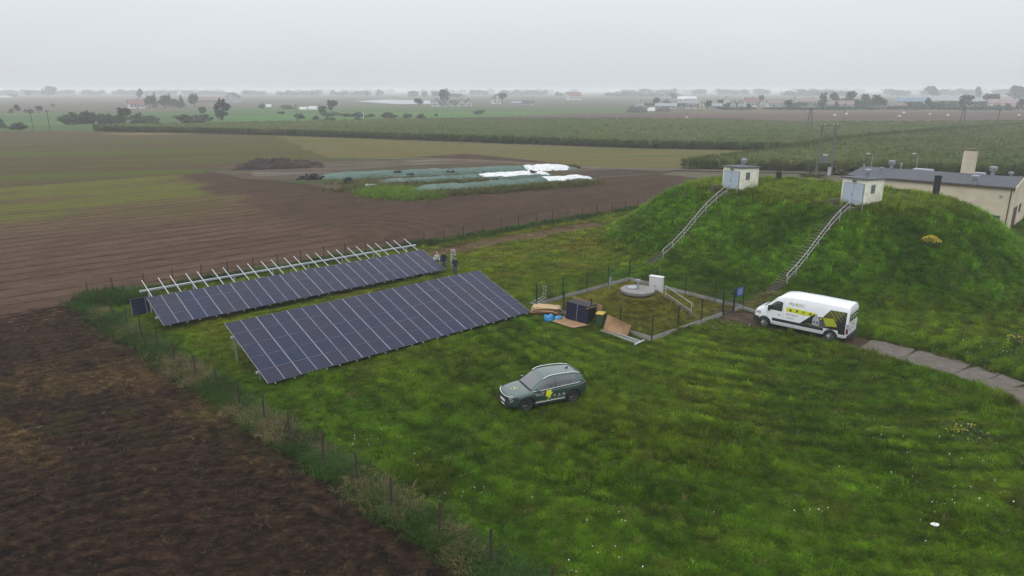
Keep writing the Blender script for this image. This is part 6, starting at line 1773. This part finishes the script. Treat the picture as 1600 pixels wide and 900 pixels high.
MB().box((0, 0, .72), (.6, .4, 1.4)).build('body', whitep, t); MB().box((0, -.21, .75), (.5, .02, 1.2)).build('door', whitep, t); MB().box((0, 0, 1.45), (.7, .5, .06)).build('lid', zinc, t)

# ================================================================== SILAGE CLAMPS
tarp = mat('m_tarp', alb(74, 104, 90, .60), .8, var=.35, scale=1.1, bump=1.0, dirt=alb(108, 124, 112, .6))
tarpw = mat('m_tarpwhite', (.55, .56, .55), .6, var=.25, scale=1.6, bump=1.0)
def clamp(name, label, cat, pa, pb, wid, hgt, m, seed, taper_=(.12, .12), off=0.0, rag=0.0, t0=0.0, t1=1.0):
    a, b_ = G(*pa), G(*pb); L = (b_ - a).length; n = max(20, int(L / .5)); k = 20; V = []; F = []
    for i in range(n + 1):
        t = t0 + (t1 - t0) * i / n; e = min(1, t / taper_[0], (1 - t) / taper_[1]); e = max(0, e); e = (e * (2 - e)) ** .6
        for j in range(k + 1):
            q = -1 + 2 * j / k
            if rag:
                jit = rag * (float(fbm(np.array(t * 22.), np.array(j * .9 + seed), seed, 3)) - .5)
                tt = min(max(t + jit * (1 if i in (0, n) else .3), 0), 1)
            else: tt = t
            y = q * wid / 2 * (.65 + .35 * e); z_ = hgt * e * max(0, 1 - abs(q) ** 2.6) ** .75
            nz_ = float(fbm(np.array(tt * L * .5), np.array(q * 2.2 + seed * 3), seed, 4)) - .5
            fz_ = float(fbm(np.array(tt * L * 1.7), np.array(q * 6 + seed), seed + 4, 3)) - .5
            V.append((tt * L, y + nz_ * .9, z_ * (1 + .55 * nz_ + (.3 if rag else .15) * fz_) + off + (.02 if z_ > .05 else 0)))
    F = [(i * (k + 1) + j, (i + 1) * (k + 1) + j, (i + 1) * (k + 1) + j + 1, i * (k + 1) + j + 1) for i in range(n) for j in range(k)]
    if rag:
        keep_ = []
        for f in F:
            i, j = f[0] // (k + 1), f[0] % (k + 1)
            edge_ = min(i, n - 1 - i) / n * 4 + min(j, k - 1 - j) / k * 2.2
            if edge_ + 1.5 * (float(fbm(np.array(i * .22), np.array(j * .35 + seed), seed, 3)) - .5) > .10: keep_.append(f)
        F = keep_
    b = MB(); b.add(V, F)
    o = b.build(name, m, None, True, loc=(a.x, a.y, .0), rz=math.atan2((b_ - a).y, (b_ - a).x))
    return tag(o, label, cat)
clamp('silage_clamp', 'far silage clamp under green tarpaulin, longest of the three', 'silage clamp', (498, 277.5), (900, 263), 6.5, .8, tarp, 11)
clamp('silage_clamp', 'middle silage clamp under green tarpaulin with tyres on it', 'silage clamp', (588, 288), (858, 273), 6.0, .72, tarp, 12)
clamp('silage_clamp', 'near silage clamp under green tarpaulin beside the brown field', 'silage clamp', (638, 301), (925, 280.5), 6.0, .85, tarp, 13)
clamp('white_sheeting', 'white plastic sheeting crumpled over the middle clamp', 'plastic sheet', (588, 288), (858, 273), 5.4, .78, tarpw, 12, off=.06, rag=.03, t0=.56, t1=.97)
clamp('white_sheeting', 'white plastic sheeting over the right end of the far clamp', 'plastic sheet', (498, 277.5), (900, 263), 6.4, .85, tarpw, 11, off=.06, rag=.02, t0=.77, t1=.955)
clamp('white_sheeting', 'white plastic sheeting over the right end of the near clamp', 'plastic sheet', (638, 301), (925, 280.5), 5.4, .9, tarpw, 13, off=.06, rag=.02, t0=.70, t1=.97)
heap('manure_heap', 'long dark brown manure heap on the yard', 'manure heap', 430, 264, 142, 11, 6, mat('m_manure', alb(50, 36, 30, .6), .95, var=.6, scale=1.6, bump=1.0, dirt=alb(92, 60, 36)), 1.0, 8)
tyb = MB(); tyb.lathe([(.20, -.1), (.30, -.11), (.33, 0), (.30, .11), (.20, .1), (.19, 0), (.20, -.1)], n=14)
to = tyb.build('tyre', tyre_m); tyre_me = to.data; bpy.data.objects.remove(to)
def tyre_pile(label, u, v, n, w_, h_):
    p = G(u, v); t = thing('tyre_pile', label, 'tyre pile', (p.x, p.y, 0), .2)
    for k in range(n):
        x = random.gauss(0, w_ * .28); z_ = .12 + random.random() * h_ * max(.15, 1 - abs(x) / w_ * 1.8)
        o = link('tyre', tyre_me, t, (x, random.gauss(0, .5), z_)); o.rotation_euler = (random.gauss(0, .7), random.gauss(0, .7), 0); o.scale = (1.3,) * 3
tyre_pile('dark pile of old tyres at the left end of the silage clamps', 487, 280, 42, 3.6, 1.1)
tyre_pile('small reddish brown pile of tyres in the grass left of the near clamp', 544, 285.5, 16, 1.9, .7)
for u, v, z_, lab in ((621, 275, .7, 'left pair of loose tyres on the middle clamp'), (642, 279, .7, 'right loose tyres on the middle clamp'), (703, 275, .7, 'loose tyres high on the middle clamp right part'), (832, 275, .85, 'dark tyres on the right of the near clamp')):
    p = G(u, v - 6, z_); t = thing('ballast_heap', lab, 'tyre heap', (p.x, p.y, z_ - .05))
    for k in range(5):
        o = link('tyre', tyre_me, t, (random.uniform(-.6, .6), random.uniform(-.3, .3), .12 + .1 * (k % 2))); o.rotation_euler = (random.gauss(0, .25), random.gauss(0, .25), 0)
# rank grass round the clamps
N = 5200
qx = rng.uniform(0, 1, N); sel = rng.integers(0, 4, N)
lines_ = [((560, 292), (760, 283), 3.0), ((590, 300), (660, 305), 2.0), ((650, 306), (925, 286), 1.2), ((700, 270), (900, 262), .6)]
x = np.zeros(N); y = np.zeros(N)
for k, (a, b_, sp__) in enumerate(lines_):
    m_ = sel == k; A0, B0 = G(*a), G(*b_); x[m_] = A0.x + (B0.x - A0.x) * qx[m_] + rng.normal(0, sp__, m_.sum()); y[m_] = A0.y + (B0.y - A0.y) * qx[m_] + rng.normal(0, sp__ * 1.3, m_.sum())
c = (s2l((96, 108, 50))[None] + (s2l((120, 112, 66)) - s2l((96, 108, 50)))[None] * rng.uniform(0, 1, (N, 1))) * .64
m_ = (sel == 1); c[m_] = s2l((118, 150, 44)) * .64
scatter('yard_weeds', np.stack([x, y, np.full(N, -.02)], -1), np.stack([rng.normal(0, .15, N), rng.normal(0, .15, N), rng.uniform(0, 6.28, N)], -1), rng.uniform(.7, 1.6, (N, 1)) * np.array([[1.6, 1.6, 1.3]]), c, [blades('yard_weed', 14, .18, .42, .03, .8, gm, 350 + i, hv=.5) for i in range(2)], 'rank weeds growing between the silage clamps')
p = G(579, 291); tag(MB().box((0, 0, .2), (2.2, 1.2, .3), Matrix.Rotation(.2, 3, 'Z'), taper=.9).build('white_slab', tarpw, None, loc=tuple(p)), 'small white sheet lying in weeds left of the near clamp', 'plastic sheet')

# ================================================================== HAZE
hb_ = MB().box((0, 6000 - 300, (22.0 - 1.3) / 2), (17000, 12600, 22.0 + 1.3))
hz_ = hb_.build('haze', [])
mh = bpy.data.materials.new('m_haze'); mh.use_nodes = True; nh = mh.node_tree; nh.nodes.clear()
oh = nh.nodes.new('ShaderNodeOutputMaterial'); vh = nh.nodes.new('ShaderNodeVolumePrincipled')
vh.inputs['Color'].default_value = (.97, .98, 1.0, 1); vh.inputs['Density'].default_value = .00048; vh.inputs['Anisotropy'].default_value = 0.0
nh.links.new(vh.outputs[0], oh.inputs['Volume'])
hz_.data.materials.clear(); hz_.data.materials.append(mh)
hz_['kind'] = 'stuff'; hz_['label'] = 'pale haze hanging over the fields'

# ================================================================== THINGS LEFT BY THE WORK CREW
card = mat('m_cardboard', alb(186, 146, 108, .6), .9, var=.08, scale=3, dirt=alb(150, 118, 84))
card2 = mat('m_cardpale', alb(206, 176, 132, .62), .9, var=.08, scale=3)
# pallet of panels standing on edge
p, q = G(882.5, 500.5), G(914.5, 509.5); d = q - p; yw = math.atan2(d.y, d.x)
t = thing('panel_stack', 'stack of black solar panels standing on edge on cardboard by the mesh fence', 'panel stack', (p.x, p.y, .06), yw)
for k in range(20):
    o = link('solar_panel', glass_me, t); o.rotation_euler = (R(84), 0, 0); o.location = (random.uniform(-.012, .012), .05 + k * .047, .08)
    f = link('frame', frame_me, o)
    f.active_material if False else None
blackf = mat('m_blackframe', (.02, .02, .022), .35, .4)
fm2 = frame_me.copy(); fm2.materials.clear(); fm2.materials.append(blackf)
for o in kids(t):
    for f in kids(o): f.data = fm2
MB().box((PW / 2, .52, .03), (PW + .1, 1.1, .09)).build('pallet', mat('m_wood', alb(150, 122, 92, .6), .85, var=.2), t)
MB().box((PW * .995, .5, PHT * .97), (.02, 1.0, .05)).build('strap', card2, t)
def sheet_thing(name, label, cat, pts, m, th=.012, sag=0.0, n=8):
    """a limp sheet of board through four corners, with thickness"""
    a, b_, c, d_ = [Vector(v) for v in pts]; c0 = (a + b_ + c + d_) / 4; base = Vector((c0.x, c0.y, min(v.z for v in (a, b_, c, d_))))
    vs = []; nrm = (b_ - a).cross(d_ - a).normalized()
    for i in range(n + 1):
        for j in range(n + 1):
            u, v = i / n, j / n
            P = a.lerp(b_, u).lerp(d_.lerp(c, u), v) - base
            P -= nrm * sag * math.sin(math.pi * u) * math.sin(math.pi * v * .9)
            P += nrm * .015 * math.sin(7 * u + 3 * v)
            vs.append(P)
    vs2 = [v - nrm * th for v in vs]; k = (n + 1) ** 2; st_ = n + 1
    fs = [(i * st_ + j, (i + 1) * st_ + j, (i + 1) * st_ + j + 1, i * st_ + j + 1) for i in range(n) for j in range(n)]
    fs += [tuple(x + k for x in f[::-1]) for f in fs]
    rim = [i * st_ for i in range(n + 1)] + [n * st_ + j for j in range(1, n + 1)] + [i * st_ + n for i in range(n - 1, -1, -1)] + [j for j in range(n - 1, 0, -1)]
    fs += [(rim[i], rim[(i + 1) % len(rim)], rim[(i + 1) % len(rim)] + k, rim[i] + k)[::-1] for i in range(len(rim))]
    b = MB(); b.add(vs + vs2, fs)
    return tag(b.build(name, m, None, False, loc=base), label, cat)
fw = Vector((-d.y, d.x, 0)).normalized(); dn = d.normalized()
z = lambda v, h: Vector((v.x, v.y, h))
sheet_thing('cardboard_sheet', 'flat cardboard sheet lying under the front of the panel stack', 'cardboard', [z(p - fw * 1.1 - dn * .3, .13), z(q - fw * 1.15 - dn * .1, .13), z(q + fw * .3 + dn * .35, .145), z(p + fw * .3 - dn * .35, .145)], card)
sheet_thing('cardboard_sheet', 'cardboard sheet standing upright behind the panel stack', 'cardboard', [z(p + fw * 1.18 - dn * .25, .05), z(q + fw * 1.18 + dn * .45, .05), z(q + fw * 1.30 + dn * .45, 1.32), z(p + fw * 1.30 - dn * .25, 1.42)], card)
# bent board leaning on the mesh fence
s0, s1 = G(941.5, 519), G(980, 527.5); f0_, f1_ = Vector((*EN[0], 0)).lerp(Vector((*EN[1], 0)), .66), Vector((*EN[0], 0)).lerp(Vector((*EN[1], 0)), .40)
off = (Vector((*EN[0], 0)) - Vector((*EN[1], 0))).normalized(); nf = Vector((-off.y, off.x, 0)); nf = nf if nf.dot(Vector((-1, -1, 0))) > 0 else -nf
sheet_thing('cardboard_sheet', 'large curved brown board leaning on the mesh fence beside the green bin', 'cardboard', [z(s0, .04), z(s1, .04), G(986.5, 508.5, .85), G(949.5, 491.5, 1.15)], card, sag=.22)
# pile of flattened cartons
c = G(853, 489)
t = thing('cardboard_pile', 'pile of flattened pale cartons at the corner of the front solar table', 'cardboard pile', c, R(-8))
for k in range(15):
    MB().box((random.uniform(-.16, .16), random.uniform(-.12, .12), .03 + k * .034), (1.95 + random.uniform(-.35, .15), 1.15 + random.uniform(-.3, .12), .022), Matrix.Rotation(random.uniform(-.2, .2), 3, 'Z') @ Matrix.Rotation(random.uniform(-.025, .025), 3, 'Y')).build('carton', card2 if k > 11 else card, t)
# blue plastic bag
c = G(862, 501.5)
b = MB(); bm = bmesh.new()
for (x, y, r_) in ((-.25, 0, .42), (.45, .15, .30)):
    bmesh.ops.create_icosphere(bm, subdivisions=5, radius=r_, matrix=Matrix.Translation((x, y, r_ * .62)))
for v in bm.verts:
    n_ = float(fbm(v.co.x * 3.3 + 9, v.co.y * 3.3 + v.co.z * 2.9, 151, 4)); v.co *= 1 + (n_ - .5) * .7 + .10 * abs(float(vnoise(v.co.x * 14, v.co.y * 14 + v.co.z * 13, 155)) - .5); v.co.z = max(v.co.z * .85, .01); v.co.x *= 1.1; v.co *= .82
me = bpy.data.meshes.new('plastic_bag'); bm.to_mesh(me); bm.free(); me.materials.append(mat('m_bluebag', alb(48, 146, 204, .66), .35, var=.15, scale=4)); 
me.polygons.foreach_set('use_smooth', [True] * len(me.polygons))
tag(link('plastic_bag', me, None, c), 'crumpled bright blue plastic bag on the grass by the cartons', 'bag')
# wheelie bin
c = G(938, 511)
t = thing('wheelie_bin', 'dark green wheelie bin with yellow lid between panel stack and brown board', 'bin', (c.x, c.y, .02), R(-25))
bg_ = mat('m_bingreen', alb(44, 86, 58, .6), .55, var=.06)
MB().box((0, 0, .52), (.46, .52, .92)).build('body', bg_, t)
MB().box((0, 0, .96), (.56, .62, .06)).build('rim', bg_, t)
MB().box((0, -.02, 1.02), (.58, .66, .07), taper=.88).build('lid', mat('m_binlid', alb(214, 178, 60, .62), .5, var=.05), t)
for s in (-1, 1): MB().lathe([(0, -.03), (.1, -.03), (.1, .03), (0, .03)], (s * .24, .26, .1), 12, axis='y').build('wheel', tyre_m, t)
MB().tube([(-.22, .36, .92), (-.22, .4, .98), (.22, .4, .98), (.22, .36, .92)], .018, 6).build('handle', bg_, t)
# aluminium ladder lying in front of the brown board
a, b_ = G(938.5, 518.5), G(996, 538.5); d = b_ - a; L = d.length
t = thing('ladder', 'aluminium ladder lying on the grass in front of the brown board', 'ladder', (a.x, a.y, .05), math.atan2(d.y, d.x))
for y in (0, .44): MB().box((L / 2, y, .05), (L, .035, .09)).build('rail', galv, t)
for k in range(12): MB().tube([(.15 + (L - .3) * k / 11, 0, .05), (.15 + (L - .3) * k / 11, .44, .05)], .022, 6).build('rung', galv, t)
MB().box((L - .05, .25, .04), (.09, 1.15, .06), Matrix.Rotation(R(8), 3, 'Z')).build('foot_bar', galv, t)
# white tube frame leaning at the enclosure corner
a, b_ = G(833, 476), G(853, 471)
t = thing('ladder', 'bent white tube ladder leaning at the left corner of the mesh fence', 'ladder', (a.x, a.y, 0), R(25))
for y in (0, .38): MB().tube([(0, y, .05), (1.05, y, .42), (1.15, y + .1, 1.25)], .026, 6).build('rail', whitep, t)
for k in range(7):
    f_ = k / 6
    pz = Vector((1.05 * f_ * 2, 0, .05 + .37 * f_ * 2)) if f_ < .5 else Vector((1.05 + .1 * (f_ * 2 - 1), .1 * (f_ * 2 - 1), .42 + .83 * (f_ * 2 - 1)))
    MB().tube([pz + Vector((0, -.12, 0)), pz + Vector((0, .5, 0))], .02, 6).build('rung', whitep, t)
# step ladder beyond the panels
c = G(708.5, 417)
t = thing('step_ladder', 'pale folding step ladder standing behind the walking person', 'ladder', (c.x, c.y, 0), R(10))
for s in (-1, 1):
    MB().tube([(s * .26, -.35, 0), (s * .2, 0, 1.75)], .022, 6).build('rail', galv, t)
    MB().tube([(s * .3, .45, 0), (s * .2, .04, 1.7)], .02, 6).build('rear_rail', galv, t)
for k in range(6): MB().box((0, -.31 + .055 * k, .25 + .26 * k), (.46, .08, .03)).build('step', galv, t)
MB().box((0, .02, 1.74), (.44, .14, .05)).build('top_cap', galv, t)
t.scale = (.85, .85, .92)
# white sack scrap far right in the grass
c = G(1460, 823)
bm = bmesh.new(); bmesh.ops.create_icosphere(bm, subdivisions=3, radius=.11)
for v in bm.verts: v.co.z *= .35; v.co.x *= 1.35; v.co *= 1 + .5 * (float(fbm(v.co.x * 9, v.co.y * 9, 161, 3)) - .5)
me = bpy.data.meshes.new('plastic_scrap'); bm.to_mesh(me); bm.free(); me.materials.append(mat('m_scrap', (.62, .62, .60), .6, var=.05))
tag(link('plastic_scrap', me, None, (c.x, c.y, float(height(c.x, c.y)) + .12)), 'white scrap of plastic lying in the lawn at lower right', 'scrap')
# flowering clumps
def clump(label, pos, r_, n_, hgt, cg, cf, frac=.5):
    t = thing('flowering_bush', label, 'bush', pos)
    bl = MB()
    for k in range(n_):
        a = random.uniform(0, 6.28); q = r_ * math.sqrt(random.random()); z0 = hgt * (1 - (q / r_) ** 2 * .6) * random.uniform(.3, 1)
        c_ = Vector((q * math.cos(a), q * math.sin(a), z0)); dx = Vector((random.gauss(0, 1), random.gauss(0, 1), random.gauss(0, .5))).normalized() * .07; dy = dx.cross(Vector((random.gauss(0, 1), random.gauss(0, 1), random.gauss(0, 1)))).normalized() * .035
        bl.add([c_ - dx, c_ + dy, c_ + dx, c_ - dy], [(0, 1, 2, 3)])
    bl.build('foliage', cg, t)
    fl_ = MB()
    for k in range(int(n_ * frac)):
        a = random.uniform(0, 6.28); q = r_ * math.sqrt(random.random()); z0 = hgt * (1 - (q / r_) ** 2 * .55) * random.uniform(.9, 1.15)
        fl_.lathe([(0, 0), (.032, .008), (.022, .022), (0, .026)], (q * math.cos(a), q * math.sin(a), z0), 6)
    fl_.build('flowers', cf, t)
lf_m = mat('m_bushleaf', alb(66, 92, 34, .66), .8, var=.3, scale=9)
yf = mat('m_yellowflower', alb(236, 206, 40, .75), .7, var=.15)
clump('round clump of bright yellow flowers on the right mound slope', mound_hit(1453, 384), .75, 420, .7, lf_m, yf, .55)
clump('sparse yellow flowering weeds in the lawn near the path at right', G(1508, 678), 1.1, 420, .32, lf_m, yf, .05)
clump('low yellowish weeds at the top of the mound left of the right shed', mound_hit(1302, 286), .8, 260, .5, lf_m, yf, .22)
clump('yellow flecked weed clump on the verge beyond the path at right', mound_hit(1590, 535), .7, 260, .4, lf_m, yf, .15)

# ================================================================== PEOPLE
def person(label, pos, yaw, jacket, trousers, hair, skin, step, bag=None, bend=0.0):
    t = thing('person', label, 'person', pos, yaw)
    J = {}
    B = bend
    pts_ = dict(pel=(0, 0, .94, .155, .12), waist=(.02 + B * .1, 0, 1.08, .15, .115), chest=(.03 + B * .35, 0, 1.32, .175, .125), neck=(.04 + B * .5, 0, 1.50, .06, .06), head0=(.06 + B * .58, 0, 1.57, .075, .08), head1=(.07 + B * .62, 0, 1.66, .088, .10), head2=(.06 + B * .64, 0, 1.755, .06, .07),
                hl=(0, .10, .88, .095, .095), kl=(.06 * step + .04, .11, .50, .068, .068), al=(.14 * step - .04, .11, .09, .045, .045), tl=(.14 * step + .12, .12, .04, .04, .035),
                hr=(0, -.10, .88, .095, .095), kr=(-.10 * step + .05, -.11, .50, .068, .068), ar=(-.26 * step - .03, -.11, .10, .045, .045), tr_=(-.26 * step + .12, -.12, .04, .04, .035),
                sl=(.03 + B * .42, .19, 1.42, .07, .07), el=(-.06 * step + B * .3, .27, 1.14, .05, .05), wl=(.06 - .08 * step + B * .5, .27, .90, .036, .036), fl=(.10 - .08 * step + B * .55, .27, .80, .035, .025),
                sr=(.03 + B * .42, -.19, 1.42, .07, .07), er=(.04 * step + B * .3, -.28, 1.14, .05, .05), wr=(.14 + .06 * step + B * .5, -.27, .91, .036, .036), fr=(.18 + .06 * step + B * .55, -.26, .81, .035, .025))
    ed = [('pel', 'waist'), ('waist', 'chest'), ('chest', 'neck'), ('neck', 'head0'), ('head0', 'head1'), ('head1', 'head2'), ('pel', 'hl'), ('hl', 'kl'), ('kl', 'al'), ('al', 'tl'), ('pel', 'hr'), ('hr', 'kr'), ('kr', 'ar'), ('ar', 'tr_'),
          ('chest', 'sl'), ('sl', 'el'), ('el', 'wl'), ('wl', 'fl'), ('chest', 'sr'), ('sr', 'er'), ('er', 'wr'), ('wr', 'fr')]
    names = list(pts_); me = bpy.data.meshes.new('body')
    me.from_pydata([pts_[n][:3] for n in names], [(names.index(a), names.index(b)) for a, b in ed], [])
    o = bpy.data.objects.new('body', me); COL.objects.link(o)
    sk = o.modifiers.new('skin', 'SKIN'); sb = o.modifiers.new('sub', 'SUBSURF'); sb.levels = 2; sb.render_levels = 2
    for i, n in enumerate(names):
        sv = me.skin_vertices[0].data[i]; sv.radius = (pts_[n][3], pts_[n][4]); sv.use_root = (n == 'pel')
    dg = bpy.context.evaluated_depsgraph_get(); dg.update()
    m2 = bpy.data.meshes.new_from_object(o.evaluated_get(dg)); bpy.data.objects.remove(o)
    m2.name = 'body'; m2.materials.clear()
    for m_ in (jacket, trousers, skin, mat('m_shoe', (.03, .028, .026), .7)): m2.materials.append(m_)
    for pl in m2.polygons:
        c = pl.center; pl.use_smooth = True
        arm = abs(c.y) > .2 and c.z > .7
        if c.z > 1.52: k = 2
        elif arm and c.z < .90: k = 2
        elif c.z > .93 or (arm): k = 0
        elif c.z > .10: k = 1
        else: k = 3
        pl.material_index = k
    link('body', m2, t)
    hx, hz = pts_['head2'][0], 1.70
    MB().lathe([(0, .125), (.06, .115), (.098, .06), (.105, 0), (.095, -.03), (.0, -.02)], (hx - .025, 0, hz - .01), 12).build('hair', hair, t, True)
    for s in (-1, 1):
        MB().lathe([(0, -.012), (.012, 0), (0, .012)], (hx + .095, s * .035, hz - .03), 6).build('eye', MATS['m_black'], t)
        MB().lathe([(0, -.03), (.018, 0), (0, .03)], (hx - .0, s * .098, hz - .05), 6).build('ear', skin, t)
        for k, (dx, dz, ln) in enumerate(((.03, -.02, .06), (.015, -.05, .075), (0, -.055, .08), (-.015, -.05, .07))):
            w_ = pts_['fl' if s > 0 else 'fr']
            MB().tube([(w_[0] + dx * .6, w_[1], w_[2]), (w_[0] + dx + .01, w_[1], w_[2] - ln * .6), (w_[0] + dx + .03, w_[1] - s * .01, w_[2] - ln)], .009, 5).build('finger', skin, t)
    MB().add([(hx + .10, .014, hz - .06), (hx + .10, -.014, hz - .06), (hx + .125, 0, hz - .055), (hx + .095, 0, hz - .015)], [(0, 1, 2), (0, 2, 3), (1, 3, 2)]).build('nose', skin, t)
    if bag: MB().box(bag, (.26, .14, .34), taper=.85).build('shoulder_bag', mat('m_bagblue', alb(40, 72, 130, .6), .7, var=.2), t)
    return t
skin = mat('m_skin', (.42, .25, .17), .6, var=.05)
blk = mat('m_clothblack', (.014, .014, .016), .85, var=.2); nav = mat('m_clothnavy', (.014, .016, .024), .85, var=.2); jean = mat('m_jeans', (.03, .05, .10), .85, var=.25, scale=20); wht = mat('m_clothwhite', (.60, .60, .60), .85, var=.06)
hb = mat('m_hairbrown', (.05, .03, .02), .7); hg = mat('m_hairfair', (.30, .24, .17), .7)
person('person in a white shirt and dark trousers standing behind the rear solar table', G(682.5, 419.5), R(-70), wht, blk, hg, skin, .1, bend=.38).scale = (.92, .92, .9)
person('person in a black coat and jeans with a blue bag beside the rear solar table', G(694.5, 422), R(-120), blk, jean, hb, skin, .25, bag=(.12, -.24, .98))
person('person in dark jacket and blue jeans walking past the front solar table top', G(711.5, 431.5), R(-95), nav, jean, hb, skin, .9)

# repeats share a group
GROUPS = {'solar_array': 'solar tables on the lawn', 'field_fence': 'wire fences round the lawn', 'pump_shed': 'pump sheds on the mound', 'stairs': 'concrete stairs on the mounds', 'handrail': 'white handrails beside the stairs',
          'vent_stack': 'black vent stacks on the mound', 'lamp_post': 'lamp posts behind the long building', 'cardboard_sheet': 'cardboard sheets by the mesh fence', 'flowering_bush': 'yellow flowering clumps', 'person': 'people behind the solar tables',
          'broadleaf_tree': 'trees in the distance', 'tall_tree': 'trees in the distance', 'spruce_tree': 'trees in the distance', 'bush': 'bushes in the distance', 'farmhouse': 'farmhouses in the distance', 'farm_shed': 'farm sheds in the distance',
          'village_house': 'houses of the village', 'village_hall': 'large halls of the village', 'plastic_tunnel': 'white plastic tunnels in the fields', 'spoil_heap': 'spoil heaps at the village edge', 'power_pole': 'power poles in the fields',
          'silage_clamp': 'silage clamps on the yard', 'white_sheeting': 'white sheets over the silage clamps', 'tyre_pile': 'tyre piles by the clamps', 'ballast_heap': 'loose tyres on the clamps', 'ladder': 'ladders left by the crew'}
for o in list(COL.objects):
    k = o.name.split('.')[0]
    if o.parent is None and k in GROUPS and 'category' in o: o['group'] = GROUPS[k]
